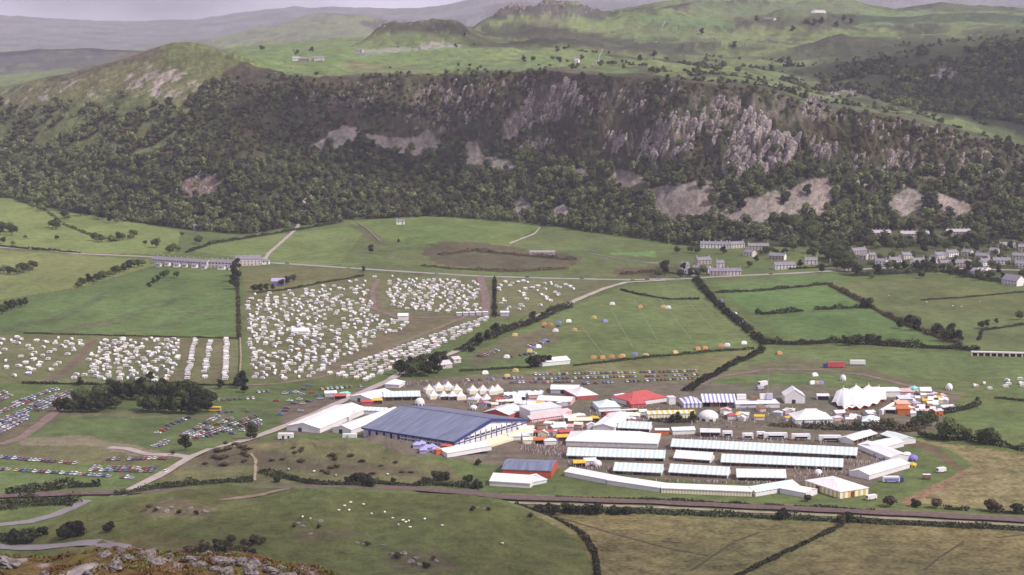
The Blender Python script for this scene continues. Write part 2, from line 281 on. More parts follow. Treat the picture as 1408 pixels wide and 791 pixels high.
# the valley fields: polygon, albedo
VG = [(1150, 378), (1160, 345), (1180, 318), (1408, 315), (1830, 330), (1830, 410), (1408, 390), (1290, 372), (1200, 376)]
paint(VG, (0.062, 0.07, 0.036), .9, .4)
FIELDS = [
 ([(-420, 268), (0, 268), (60, 288), (150, 300), (250, 318), (240, 350), (100, 348), (0, 338), (-420, 312)], (0.145, 0.175, 0.066)),
 ([(260, 345), (300, 333), (470, 312), (520, 318), (560, 360), (440, 366), (370, 360)], (0.125, 0.155, 0.062)),
 ([(480, 305), (600, 296), (740, 312), (700, 338), (560, 335), (500, 320)], (0.11, 0.145, 0.055)),
 ([(705, 338), (745, 314), (870, 322), (850, 346), (740, 346)], (0.10, 0.125, 0.055)),
 ([(810, 350), (900, 345), (905, 360), (840, 357)], (0.12, 0.19, 0.075)),
 ([(500, 320), (560, 336), (700, 340), (880, 352), (960, 362), (900, 383), (700, 378), (540, 370), (470, 360)], (0.098, 0.118, 0.052)),
 ([(-420, 318), (0, 343), (200, 357), (215, 365), (110, 395), (0, 412), (-420, 440)], (0.150, 0.170, 0.070)),
 ([(-420, 445), (0, 414), (110, 397), (220, 368), (320, 372), (325, 405), (322, 463), (200, 460), (0, 456), (-420, 455)], (0.088, 0.125, 0.050)),
 ([(330, 366), (480, 372), (500, 382), (338, 405)], (0.115, 0.115, 0.056)),
 ([(-420, 458), (0, 459), (330, 466), (325, 528), (180, 530), (0, 526), (-420, 522)], (0.112, 0.114, 0.060)),
 ([(334, 408), (520, 376), (664, 380), (670, 430), (560, 500), (480, 522), (345, 526)], (0.112, 0.112, 0.060)),
 ([(676, 382), (820, 386), (850, 389), (760, 428), (690, 440), (676, 432)], (0.118, 0.118, 0.064)),
 ([(850, 396), (955, 388), (1045, 470), (900, 488), (760, 502), (660, 508), (640, 490), (760, 434)], (0.108, 0.135, 0.058)),
 ([(985, 388), (1150, 377), (1165, 388), (995, 402)], (0.088, 0.13, 0.052)), ([(998, 405), (1130, 393), (1190, 422), (1040, 434)], (0.085, 0.14, 0.052)),
 ([(1045, 436), (1195, 424), (1300, 475), (1100, 470)], (0.088, 0.132, 0.052)), ([(1140, 392), (1260, 382), (1408, 410), (1830, 460), (1830, 520), (1408, 482), (1330, 470)], (0.105, 0.12, 0.055)),
 ([(1330, 478), (1240, 440), (1408, 425), (1830, 450), (1830, 520), (1408, 486)], (0.098, 0.118, 0.054)),
 ([(1060, 480), (1300, 484), (1408, 490), (1830, 510), (1830, 600), (1408, 545), (1300, 545), (1130, 525), (960, 528)], (0.100, 0.128, 0.056)),
 ([(560, 528), (700, 512), (1045, 480), (1000, 500), (960, 530), (760, 515), (650, 515)], (0.130, 0.128, 0.066)),
 ([(1320, 548), (1408, 545), (1830, 570), (1830, 660), (1408, 615), (1300, 590)], (0.095, 0.12, 0.05)),
 ([(100, 560), (310, 565), (360, 545), (470, 540), (400, 582), (330, 600), (240, 625), (100, 600), (20, 600)], (0.088, 0.112, 0.050)),
 ([(-420, 655), (0, 650), (120, 650), (200, 660), (165, 676), (0, 682), (-420, 690)], (0.085, 0.115, 0.048)),
 ([(230, 640), (330, 602), (480, 606), (620, 640), (640, 664), (420, 668), (215, 662)], (0.108, 0.10, 0.056)),
 ([(1240, 690), (1338, 640), (1310, 620), (1250, 602), (1408, 625), (1830, 680), (1830, 740), (1408, 704)], (0.172, 0.142, 0.080)),
 ([(700, 695), (760, 702), (1408, 730), (1830, 745), (1830, 830), (810, 830), (822, 790), (790, 740)], (0.124, 0.106, 0.056)),
 ([(20, 745), (100, 707), (200, 680), (330, 667), (480, 677), (640, 679), (720, 700), (800, 745), (822, 800), (822, 830), (0, 830)], (0.082, 0.090, 0.038)),
]
for k, (p, c) in enumerate(FIELDS): paint(p, c, 1, 0.0, 10+k)
val = ~hill
paint([(335, 410), (400, 396), (400, 360), (480, 372), (560, 376), (520, 382)], (0.12, 0.115, 0.06), .6, .5)
paint([(380, 560), (560, 520), (700, 516), (970, 528), (1130, 530), (1320, 545), (1290, 592), (1190, 600), (1245, 620), (1240, 650), (1190, 672), (1080, 664), (920, 660), (770, 645), (700, 640), (560, 625), (470, 596), (395, 600)], (0.128, 0.100, 0.092), 0.70+0.3*n1, .6)
# worn and stony marks
for p, c, w in [([(508, 395), (520, 392), (528, 425), (600, 434), (672, 432), (600, 444), (480, 500), (425, 521), (432, 514), (560, 442), (512, 430)], mud, .6),
                ([(655, 382), (672, 382), (676, 432), (662, 432)], mud, .8), ([(255, 466), (268, 466), (262, 524), (244, 526)], mud, .5), ([(300, 466), (312, 466), (304, 526), (292, 526)], mud, .5),
                ([(55, 525), (95, 500), (128, 467), (137, 467), (105, 503), (75, 526)], mud, .9), ([(0, 590), (40, 580), (90, 545), (110, 548), (60, 590), (0, 612)], mud, .75),
                ([(20, 603), (110, 600), (200, 614), (250, 628), (215, 632), (120, 612), (30, 612)], (0.19, 0.15, 0.125), .85), ([(0, 612), (120, 612), (220, 632), (180, 640), (0, 632)], (0.12, 0.105, 0.065), .8),
                ([(60, 565), (320, 570), (300, 578), (80, 572)], (0.15, 0.12, 0.09), .6), ([(640, 490), (700, 465), (760, 448), (770, 470), (700, 490), (655, 505)], mud, .6),
                ([(1085, 490), (1180, 505), (1260, 525), (1290, 540), (1240, 530), (1150, 512), (1000, 518), (960, 526), (980, 515)], mud, .55),
                ([(580, 345), (600, 333), (660, 332), (730, 345), (800, 352), (790, 366), (690, 372), (600, 364)], heath, .85), ([(840, 370), (920, 366), (950, 376), (850, 382)], heath, .8),
                ([(480, 308), (500, 310), (535, 335), (520, 338)], heath, .5), ([(240, 642), (320, 612), (400, 625), (540, 640), (600, 655), (420, 650), (330, 640)], heath, .7),
                ([(1235, 690), (1300, 660), (1325, 645), (1338, 648), (1300, 672), (1250, 696)], (0.17, 0.105, 0.075), .85), ([(1255, 603), (1300, 622), (1330, 645), (1322, 650), (1290, 628), (1245, 610)], (0.12, 0.075, 0.06), .8),
                ([(395, 560), (450, 545), (560, 520), (575, 524), (470, 552), (400, 585)], mud, .4), ([(250, 372), (320, 372), (322, 400), (260, 420)], (0.095, 0.13, 0.052), .6),
                ([(0, 448), (70, 438), (140, 402), (150, 404), (90, 440), (0, 456)], (0.07, 0.085, 0.045), .7), ([(60, 455), (150, 440), (240, 410), (245, 414), (160, 446), (70, 460)], (0.08, 0.08, 0.05), .6), ([(150, 458), (230, 445), (290, 420), (292, 424), (235, 450), (160, 462)], (0.08, 0.08, 0.05), .5),
                ([(185, 700), (235, 686), (300, 698), (280, 712), (210, 712)], (0.16, 0.115, 0.10), .5), ([(400, 735), (480, 722), (500, 735), (430, 750)], heath, .5), ([(520, 770), (600, 755), (640, 785), (560, 790)], heath, .55), ([(80, 755), (200, 735), (300, 745), (280, 775), (100, 775)], (0.13, 0.105, 0.055), .6)]:
    paint(p, c, w*(0.65+0.6*n2).clip(0, 1), .5)
# broad natural mottling of the grass
C *= np.where((upl & ~fr)[..., None], np.array([0.84, 0.93, 1.08]), 1)
rk = (hill & ~upl)[..., None]; C *= np.where(rk, (0.45+1.1*fbm(GU/3.2, GV/5, 3, 95))[..., None], 1)
C *= np.array([0.99, 1.0, 0.90])*(0.70+0.60*fbm(GX/22, GY/30, 4, 101))[..., None]*(0.85+0.30*fbm(GX/130, GY/130, 3, 102))[..., None]
C *= 1+0.10*(fbm(GX/50, GY/70, 3, 103)[..., None]-0.5)*np.array([2.2, 0.2, 0.6])

# ------------------------------------------------------------------ materials
def nmat(name):
    m = bpy.data.materials.new(name); m.use_nodes = True
    return m, m.node_tree.nodes, m.node_tree.links, m.node_tree.nodes['Principled BSDF']
_mc = {}
def mat(name, col, rough=0.8, var=0.15, scale=0.6, spec=0.2):
    if name in _mc: return _mc[name]
    m, n, l, b = nmat(name); _mc[name] = m
    b.inputs['Roughness'].default_value = rough; b.inputs['Specular IOR Level'].default_value = spec
    tc = n.new('ShaderNodeTexCoord'); nz = n.new('ShaderNodeTexNoise'); nz.inputs['Scale'].default_value = scale; nz.inputs['Detail'].default_value = 4
    mr = n.new('ShaderNodeMapRange'); mr.inputs[1].default_value = 0.3; mr.inputs[2].default_value = 0.7; mr.inputs[3].default_value = 1-var; mr.inputs[4].default_value = 1+var
    mx = n.new('ShaderNodeVectorMath'); mx.operation = 'SCALE'; mx.inputs[0].default_value = col
    l.new(tc.outputs['Object'], nz.inputs['Vector']); l.new(nz.outputs['Fac'], mr.inputs[0]); l.new(mr.outputs[0], mx.inputs['Scale']); l.new(mx.outputs[0], b.inputs['Base Color'])
    return m
def stripe(name, c1, c2, per, duty=0.5, axis='X', rough=0.7):
    if name in _mc: return _mc[name]
    m, n, l, b = nmat(name); _mc[name] = m; b.inputs['Roughness'].default_value = rough; b.inputs['Specular IOR Level'].default_value = 0.15
    tc = n.new('ShaderNodeTexCoord'); sp = n.new('ShaderNodeSeparateXYZ'); dv = n.new('ShaderNodeMath'); dv.operation = 'DIVIDE'; dv.inputs[1].default_value = per
    fr_ = n.new('ShaderNodeMath'); fr_.operation = 'FRACT'; lt = n.new('ShaderNodeMath'); lt.operation = 'LESS_THAN'; lt.inputs[1].default_value = duty
    mx = n.new('ShaderNodeMix'); mx.data_type = 'RGBA'; mx.inputs[6].default_value = (*c2, 1); mx.inputs[7].default_value = (*c1, 1)
    nz = n.new('ShaderNodeTexNoise'); nz.inputs['Scale'].default_value = 0.35; mr = n.new('ShaderNodeMapRange'); mr.inputs[3].default_value = 0.86; mr.inputs[4].default_value = 1.1
    sm = n.new('ShaderNodeVectorMath'); sm.operation = 'SCALE'
    l.new(tc.outputs['Object'], sp.inputs[0]); l.new(sp.outputs[axis], dv.inputs[0]); l.new(dv.outputs[0], fr_.inputs[0]); l.new(fr_.outputs[0], lt.inputs[0]); l.new(lt.outputs[0], mx.inputs[0])
    l.new(tc.outputs['Object'], nz.inputs['Vector']); l.new(nz.outputs['Fac'], mr.inputs[0]); l.new(mx.outputs[2], sm.inputs[0]); l.new(mr.outputs[0], sm.inputs['Scale']); l.new(sm.outputs[0], b.inputs['Base Color'])
    return m
def terrain_mat(name, sc1, sc2, amt, bumpd):
    m, n, l, b = nmat(name); b.inputs['Roughness'].default_value = 0.95; b.inputs['Specular IOR Level'].default_value = 0.05
    at_ = n.new('ShaderNodeAttribute'); at_.attribute_name = 'Col'; tc = n.new('ShaderNodeTexCoord')
    a1 = n.new('ShaderNodeTexNoise'); a1.inputs['Scale'].default_value = sc1; a1.inputs['Detail'].default_value = 6
    a2 = n.new('ShaderNodeTexNoise'); a2.inputs['Scale'].default_value = sc2; a2.inputs['Detail'].default_value = 3
    ad = n.new('ShaderNodeMath'); ad.operation = 'ADD'; mr = n.new('ShaderNodeMapRange'); mr.inputs[1].default_value = 0.6; mr.inputs[2].default_value = 1.4; mr.inputs[3].default_value = 1-amt; mr.inputs[4].default_value = 1+amt
    sm = n.new('ShaderNodeVectorMath'); sm.operation = 'SCALE'; bp = n.new('ShaderNodeBump'); bp.inputs['Distance'].default_value = bumpd; bp.inputs['Strength'].default_value = 0.6
    for q in (a1, a2): l.new(tc.outputs['Object'], q.inputs['Vector'])
    l.new(a1.outputs['Fac'], ad.inputs[0]); l.new(a2.outputs['Fac'], ad.inputs[1]); l.new(ad.outputs[0], mr.inputs[0]); l.new(at_.outputs['Color'], sm.inputs[0]); l.new(mr.outputs[0], sm.inputs['Scale'])
    l.new(sm.outputs[0], b.inputs['Base Color']); l.new(ad.outputs[0], bp.inputs['Height']); l.new(bp.outputs[0], b.inputs['Normal'])
    return m
M_field = terrain_mat('field_grass', 0.12, 0.6, 0.45, 0.5)
M_rush = terrain_mat('rushy_field', 0.10, 0.42, 0.75, 0.7)
M_hill = terrain_mat('hill_ground', 0.07, 0.3, 0.45, 2.2)

# ------------------------------------------------------------------ object helpers
def tag(o, label=None, cat=None, group=None, kind=None):
    if label: o['label'] = label
    if cat: o['category'] = cat
    if group: o['group'] = group
    if kind: o['kind'] = kind
    return o
def empty(name, loc, rz=0):
    o = bpy.data.objects.new(name, None); COL.objects.link(o); o.location = loc; o.rotation_euler = (0, 0, rz); o.empty_display_size = 0.5
    return o
def mesh_np(name, V, Fq, mats, col=None, smooth=False, midx=None):
    me = bpy.data.meshes.new(name); V = np.asarray(V, np.float32); Fq = np.asarray(Fq, np.int32); k = Fq.shape[1]
    me.vertices.add(len(V)); me.vertices.foreach_set('co', V.ravel())
    me.loops.add(Fq.size); me.loops.foreach_set('vertex_index', Fq.ravel())
    me.polygons.add(len(Fq)); me.polygons.foreach_set('loop_start', np.arange(0, Fq.size, k, dtype=np.int32)); me.polygons.foreach_set('loop_total', np.full(len(Fq), k, np.int32))
    if smooth: me.polygons.foreach_set('use_smooth', np.ones(len(Fq), bool))
    if midx is not None: me.polygons.foreach_set('material_index', np.asarray(midx, np.int32))
    for m in (mats if isinstance(mats, (list, tuple)) else [mats]): me.materials.append(m)
    me.update(calc_edges=True)
    if col is not None:
        ca = me.color_attributes.new('Col', 'FLOAT_COLOR', 'POINT')
        ca.data.foreach_set('color', np.concatenate([col, np.ones((len(col), 1))], 1).astype(np.float32).ravel())
    return me
def link(name, me, parent=None, loc=None, rz=None):
    o = bpy.data.objects.new(name, me); COL.objects.link(o)
    if parent: o.parent = parent
    if loc is not None: o.location = loc
    if rz is not None: o.rotation_euler = (0, 0, rz)
    return o
class MB:
    def __init__(s): s.v = []; s.f = []; s.m = []
    def face(s, pts, m=0):
        i = len(s.v); s.v += [tuple(p) for p in pts]; s.f.append(tuple(range(i, i+len(pts)))); s.m.append(m)
    def box(s, x0, x1, y0, y1, z0, z1, m=0):
        i = len(s.v); s.v += [(x0, y0, z0), (x1, y0, z0), (x1, y1, z0), (x0, y1, z0), (x0, y0, z1), (x1, y0, z1), (x1, y1, z1), (x0, y1, z1)]
        for q in ((0, 3, 2, 1), (4, 5, 6, 7), (0, 1, 5, 4), (1, 2, 6, 5), (2, 3, 7, 6), (3, 0, 4, 7)): s.f.append(tuple(i+k for k in q)); s.m.append(m)
    def extr(s, pr, y0, y1, m=0):
        """profile in x,z extruded along y (pr counter-clockwise seen from -y)"""
        n = len(pr); i = len(s.v); s.v += [(x, y0, z) for x, z in pr]+[(x, y1, z) for x, z in pr]
        s.f.append(tuple(range(i, i+n))); s.m.append(m); s.f.append(tuple(range(i+2*n-1, i+n-1, -1))); s.m.append(m)
        for k in range(n):
            j = (k+1) % n; s.f.append((i+k, i+n+k, i+n+j, i+j)); s.m.append(m)
    def grid(s, fn, nu, nv, m=0):
        i = len(s.v)
        for a in range(nu+1):
            for b in range(nv+1): s.v.append(tuple(fn(a/nu, b/nv)))
        for a in range(nu):
            for b in range(nv):
                q = i+a*(nv+1)+b; s.f.append((q, q+nv+1, q+nv+2, q+1)); s.m.append(m)
    def lathe(s, pr, n=12, cx=0, cy=0, m=0):
        i = len(s.v)
        for r, z in pr:
            for k in range(n): s.v.append((cx+r*math.cos(2*math.pi*k/n), cy+r*math.sin(2*math.pi*k/n), z))
        for a in range(len(pr)-1):
            for k in range(n):
                j = (k+1) % n; s.f.append((i+a*n+k, i+a*n+j, i+(a+1)*n+j, i+(a+1)*n+k)); s.m.append(m)
    def mesh(s, name, mats, smooth=False):
        me = bpy.data.meshes.new(name); me.from_pydata(s.v, [], s.f)
        for m in (mats if isinstance(mats, (list, tuple)) else [mats]): me.materials.append(m)
        me.polygons.foreach_set('material_index', s.m)
        if smooth: me.polygons.foreach_set('use_smooth', [True]*len(s.f))
        me.update(); return me
    def obj(s, name, mats, parent=None, loc=None, rz=None, smooth=False): return link(name, s.mesh(name, mats, smooth), parent, loc, rz)

# ------------------------------------------------------------------ terrain objects
idx = np.arange(NR*NCOL).reshape(NR, NCOL)
Q = np.stack([idx[:-1, :-1], idx[:-1, 1:], idx[1:, 1:], idx[1:, :-1]], -1)
fid = FID[:-1, :-1].copy()
yc = GY[:-1, :-1]
f2 = np.where(yc > 5800, 3, np.where(yc > (YK[7][None, :-1]+20), 2, np.where(yc > YK[5][None, :-1], 1, 0)))
fid = np.where((fid >= 10) & (f2 == 0), fid, np.where((fid == 9) & (f2 == 2), 9, f2))
PV = np.stack([GX, GY, GZ], -1).reshape(-1, 3); PC = C.reshape(-1, 3)
for i in np.unique(fid):
    q = Q[fid == i]; used, inv = np.unique(q, return_inverse=True)
    nm = {0: 'valley_ground', 1: 'crag_hillside', 2: 'upland', 3: 'mountain'}.get(int(i), 'field')
    me = mesh_np(nm, PV[used], inv.reshape(q.shape), (M_rush if i in (35, 34) else M_field) if (i == 0 or i >= 10) else M_hill, PC[used], smooth=True)
    tag(link(nm, me), kind='structure')

CRAGS = [([(985, 240), (1000, 200), (1010, 172), (1035, 150), (1050, 160), (1060, 183), (1085, 190), (1100, 195), (1090, 218), (1065, 243), (1020, 248)], 130, (6, 13)),
 ([(690, 192), (700, 165), (720, 140), (750, 118), (790, 112), (797, 140), (775, 160), (745, 165), (715, 188)], 60, (4, 9)), ([(826, 208), (835, 185), (855, 180), (864, 200), (850, 210)], 18, (4, 9)), ([(878, 216), (885, 188), (905, 163), (935, 156), (957, 173), (948, 205), (920, 216)], 75, (4, 10)),
 ([(955, 175), (960, 140), (1000, 130), (1030, 145), (1005, 165), (985, 190)], 34, (4, 9)), ([(1095, 160), (1105, 132), (1128, 132), (1138, 152), (1115, 167)], 34, (4, 8)), ([(713, 206), (725, 190), (755, 186), (764, 200), (745, 208)], 18, (4, 8)), ([(1106, 202), (1120, 188), (1135, 205), (1152, 200), (1140, 218), (1120, 216)], 24, (4, 8)),
 ([(540, 170), (560, 122), (640, 110), (735, 105), (735, 130), (690, 150), (640, 175), (570, 178)], 95, (3, 7)), ([(1165, 262), (1175, 215), (1230, 205), (1262, 222), (1240, 262)], 55, (3, 8)), ([(1290, 262), (1320, 200), (1408, 212), (1480, 232), (1480, 265)], 60, (3, 8)), ([(1130, 150), (1200, 165), (1270, 175), (1330, 195), (1300, 205), (1180, 185)], 40, (3, 6)), ([(770, 140), (850, 118), (940, 122), (880, 155), (800, 165)], 40, (3, 6)),
 ([(150, 112), (200, 82), (250, 95), (225, 122), (170, 130)], 45, (2.5, 6)), ([(0, 140), (60, 118), (150, 108), (240, 110), (300, 118), (290, 138), (150, 135), (40, 155)], 50, (2.5, 6)), ([(400, 135), (470, 114), (540, 116), (500, 150), (430, 152)], 24, (3, 6)), ([(665, 22), (690, 8), (760, 2), (825, 12), (800, 22), (720, 20)], 70, (4, 9)), ([(505, 32), (540, 27), (640, 32), (630, 44), (540, 42)], 26, (3, 6)), ([(1260, 90), (1330, 70), (1408, 66), (1408, 100), (1300, 110)], 26, (3, 7)), ([(1120, 120), (1150, 113), (1195, 122), (1185, 131)], 16, (3, 6)), ([(240, 268), (255, 248), (285, 238), (310, 250), (290, 268)], 16, (3, 6)), ([(850, 32), (960, 42), (1000, 66), (900, 60)], 24, (3, 6)), ([(1180, 200), (1280, 215), (1380, 245), (1250, 240)], 20, (3, 6))]
def crag_rocks():
    import bmesh
    M_crag = mat('crag_rock', (0.222, 0.186, 0.180), 0.95, 0.7, 0.35)
    n_, l_ = M_crag.node_tree.nodes, M_crag.node_tree.links; nz = [q for q in n_ if q.type == 'TEX_NOISE'][0]; nz.inputs['Detail'].default_value = 8; bp = n_.new('ShaderNodeBump'); bp.inputs['Strength'].default_value = 1; bp.inputs['Distance'].default_value = 1.5
    l_.new(nz.outputs['Fac'], bp.inputs['Height']); l_.new(bp.outputs[0], n_['Principled BSDF'].inputs['Normal'])
    protos = []
    for sd in range(6):
        r = np.random.default_rng(sd+40); bm = bmesh.new(); bmesh.ops.create_icosphere(bm, subdivisions=3, radius=1); P_ = np.array([v.co for v in bm.verts])
        P_ *= (1+.5*(fbm(P_[:, 0]*1.5+sd*9, P_[:, 1]*1.5+P_[:, 2], 3, sd)-.5))[:, None]
        for q in range(13):
            d = r.normal(size=3)*np.array([1, 1, .45]); d /= np.linalg.norm(d); c = .45+.3*r.random(); k = P_@d > c; P_[k] -= np.outer(P_[k]@d-c, d)
        for v, c in zip(bm.verts, P_): v.co = Vector(c)
        F_ = np.array([[v.index for v in f.verts] for f in bm.faces]); protos.append((P_, F_)); bm.free()
    VV, FF, o_ = [], [], 0; r = np.random.default_rng(77)
    ok = GY.ravel() > 2150
    for poly, n, (s0, s1) in CRAGS:
        cand = np.zeros(GX.shape, bool); p = np.array(poly); bb = (GU > p[:, 0].min()) & (GU < p[:, 0].max()) & (GV > p[:, 1].min()) & (GV < p[:, 1].max()) & (GY > 2150) & (GY < 5000)
        cand[bb] = inpoly(GU[bb], GV[bb], poly); ix = np.flatnonzero(cand.ravel())
        if not len(ix): continue
        for i in r.choice(ix, int(n*1.25)):
            P_, F_ = protos[r.integers(6)]; s_ = (s0+(s1-s0)*r.random()**1.4)*.72; a = r.uniform(-.7, .7); c, q = math.cos(a), math.sin(a)
            S = P_*np.array([s_, s_*.75, s_*(1.1+1.1*r.random())]); S[:, 0] += S[:, 2]*.25
            W = np.stack([S[:, 0]*c-S[:, 1]*q, S[:, 0]*q+S[:, 1]*c, S[:, 2]], 1)+np.array([GX.flat[i], GY.flat[i], GZ.flat[i]-.35*s_])
            VV.append(W); FF.append(F_+o_); o_ += len(W)
    me = mesh_np('crag_rocks', np.concatenate(VV), np.concatenate(FF), M_crag)
    tag(link('crag_rocks', me), 'broken grey mauve rock faces of the crags', 'rock', kind='stuff')
crag_rocks()

# ------------------------------------------------------------------ near shoulder of the camera's hill
NS = 115.0
nv_ = cur([(-420, 742), (-100, 755), (0, 766), (60, 770), (130, 762), (200, 757), (260, 758), (300, 754), (340, 763), (400, 777), (450, 790), (520, 806), (700, 850), (1000, 880), (1408, 900), (1830, 900)])
_, nz_ = on_Y(US, nv_, NS); na = A0/CP
def nheight(X, Y):
    a = X/np.maximum(Y, 1.0); zc = np.interp(a, na, nz_)
    k1 = np.clip(Y/90, 0, 1); zf = 248.2+(zc-1.2-248.2)*(k1**0.9)+1.2*sstep(Y, 92, 114)
    zb = np.where(Y > NS, zc-(Y-NS)*0.42-np.clip(Y-NS-6, 0, 60)*0.35, zf)
    t = np.clip((Y-150)/350, 0, 1); zb = np.where(Y > 150, zb+(np.clip(-8-zb, -300, 0))*t*0 , zb)
    zb = np.where(Y > 150, np.maximum(zb, -9+(1-t)*40), zb)
    n = fbm(X/5+9, Y/5, 4, 201)-0.5
    return zb+sstep(Y, 30, 80)*(1-sstep(Y, 160, 220))*(1.1*n+0.35*(fbm(X/1.4, Y/1.4, 3, 202)-0.5))
na_c = np.linspace(-0.42, 0.42, 330); ny_r = np.concatenate([np.linspace(3, 85, 40), np.linspace(86, 130, 150), np.linspace(132, 520, 60)])
NX = np.outer(ny_r, na_c); NY = np.outer(ny_r, np.ones_like(na_c)); NX[:8] = np.outer(np.linspace(1, 1, 8), na_c*ny_r[8]*1.0)
NZ = nheight(NX, NY)
nc = np.empty(NX.shape+(3,)); nc[:] = (0.11, 0.074, 0.036)
w = sstep(fbm(NX/2.2, NY/2.2, 3, 211), 0.5, 0.66)[..., None]; nc = nc*(1-w)+np.array((0.085, 0.085, 0.03))*w
w = sstep(fbm(NX/1.2, NY/1.2, 3, 212), 0.55, 0.7)[..., None]*0.8; nc = nc*(1-w)+np.array((0.08, 0.035, 0.018))*w
w = sstep(fbm(NX/3.1+7, NY/3.1, 3, 213), 0.56, 0.64)[..., None]*0.8; nc = nc*(1-w)+np.array((0.30, 0.26, 0.27))*w
ni = np.arange(NX.size).reshape(NX.shape)
M_near = terrain_mat('bracken_ground', 1.3, 5.0, 0.4, 0.12)
tag(link('near_hill', mesh_np('near_hill', np.stack([NX, NY, NZ], -1).reshape(-1, 3), np.stack([ni[:-1, :-1], ni[:-1, 1:], ni[1:, 1:], ni[1:, :-1]], -1).reshape(-1, 4), M_near, nc.reshape(-1, 3), True)), kind='structure')

# ------------------------------------------------------------------ foliage prototypes
def leaf_mat(name, col, var=0.4):
    m, n, l, b = nmat(name); b.inputs['Roughness'].default_value = 0.85; b.inputs['Specular IOR Level'].default_value = 0.1
    oi = n.new('ShaderNodeObjectInfo'); tc = n.new('ShaderNodeTexCoord'); nz = n.new('ShaderNodeTexNoise'); nz.inputs['Scale'].default_value = 0.45; nz.inputs['Detail'].default_value = 3
    ad = n.new('ShaderNodeMath'); ad.operation = 'ADD'; mr = n.new('ShaderNodeMapRange'); mr.inputs[1].default_value = 0.4; mr.inputs[2].default_value = 1.6; mr.inputs[3].default_value = 1-var; mr.inputs[4].default_value = 1+var
    sm = n.new('ShaderNodeVectorMath'); sm.operation = 'SCALE'; sm.inputs[0].default_value = col
    l.new(tc.outputs['Object'], nz.inputs['Vector']); l.new(oi.outputs['Random'], ad.inputs[0]); l.new(nz.outputs['Fac'], ad.inputs[1]); l.new(ad.outputs[0], mr.inputs[0]); l.new(mr.outputs[0], sm.inputs['Scale']); l.new(sm.outputs[0], b.inputs['Base Color'])
    return m
WLEAF = [leaf_mat('wood_oak', (0.094, 0.108, 0.045), .55), leaf_mat('wood_ash_sunlit', (0.135, 0.155, 0.066), .45), leaf_mat('wood_dark', (0.062, 0.068, 0.037), .5), leaf_mat('wood_russet', (0.085, 0.066, 0.038), .5)]  # ash leaf lightened to hold the sunlit green of the left woods
LEAF = [leaf_mat('leaf_oak', (0.064, 0.078, 0.031)), leaf_mat('leaf_ash', (0.098, 0.120, 0.046)), leaf_mat('leaf_dark', (0.030, 0.034, 0.019)), leaf_mat('leaf_russet', (0.078, 0.060, 0.034))]
BARK = mat('bark', (0.10, 0.085, 0.07), 0.9, 0.3, 3)
def leaf_quads(P_, N_, size, r):
    """one small tilted quad per point"""
    n = len(P_); t = r.normal(size=(n, 3)); t -= N_*(t*N_).sum(1)[:, None]; t /= np.linalg.norm(t, axis=1)[:, None]+1e-9
    b = np.cross(N_, t); s = (size*(0.6+0.8*r.random(n)))[:, None]; s2 = s*(0.5+0.4*r.random(n))[:, None]
    V = np.stack([P_-t*s-b*s2*.3, P_+b*s2*-1, P_+t*s+b*s2*.3, P_+b*s2], 1).reshape(-1, 3)
    return V, np.arange(4*n).reshape(n, 4)
def crown_mesh(name, seed, lobes, leaves, size, h0, h1, w, m, nj=0.32):
    r = np.random.default_rng(seed); LP, LR = [], []
    for k in range(lobes):
        z = h0+(h1-h0)*(0.18+0.68*r.random()); an = 2*math.pi*(k/lobes+0.15*r.random()); f = math.sin(math.pi*min(0.95, max(0.15, (z-h0)/(h1-h0)*0.85+0.1)))
        rr = w*0.48*f*(0.35+0.65*r.random()); LP.append((rr*math.cos(an), rr*math.sin(an), z)); LR.append(w*(0.22+0.14*r.random()))
    LP.append((0, 0, h1-w*0.26)); LR.append(w*0.27); LP.append((0, 0, (h0+h1)/2)); LR.append(w*0.36)
    LP = np.array(LP); LR = np.array(LR); k = r.choice(len(LR), leaves, p=LR**2/(LR**2).sum())
    N_ = r.normal(size=(leaves, 3)); N_ /= np.linalg.norm(N_, axis=1)[:, None]
    P_ = LP[k]+N_*(LR[k]*(0.72+0.34*r.random(leaves)))[:, None]*np.array([1, 1, 0.82])
    N2 = N_+nj*r.normal(size=(leaves, 3)); N2 /= np.linalg.norm(N2, axis=1)[:, None]
    V, Fq = leaf_quads(P_, N2, size, r)
    V[:, 2] = np.maximum(V[:, 2], h0*0.5)
    return mesh_np(name, V, Fq, m)
def trunk_mesh(name, h, r0, seed):
    b = MB(); r = random.Random(seed)
    b.lathe([(r0*1.3, -0.4), (r0, 0.4), (r0*0.8, h*0.5), (r0*0.45, h)], 7)
    for k in range(4):
        a = 2*math.pi*k/4+r.random(); z = h*(0.5+0.1*k); L = h*0.35
        p, q = Vector((0, 0, z)), Vector((math.cos(a)*L, math.sin(a)*L, z+L*0.7)); e = Vector((-math.sin(a), math.cos(a), 0))*r0*0.3; up_ = Vector((0, 0, r0*0.3))
        i = len(b.v); b.v += [tuple(p+e), tuple(p-e), tuple(p+up_), tuple(q)]
        for f in ((i, i+1, i+3), (i+1, i+2, i+3), (i+2, i, i+3)): b.f.append(f); b.m.append(0)
    return b.mesh(name, BARK)
CROWN = [crown_mesh('crown', 1, 9, 900, 0.62, 2.2, 10.5, 9.0, LEAF[0]), crown_mesh('crown', 2, 7, 800, 0.58, 1.6, 8.0, 8.0, LEAF[1]), crown_mesh('crown', 3, 8, 900, 0.60, 1.8, 11.5, 7.5, LEAF[2]), crown_mesh('crown', 4, 6, 600, 0.45, 0.5, 4.2, 5.0, LEAF[3]), crown_mesh('crown', 5, 6, 650, 0.45, 0.4, 4.6, 5.2, LEAF[2])]
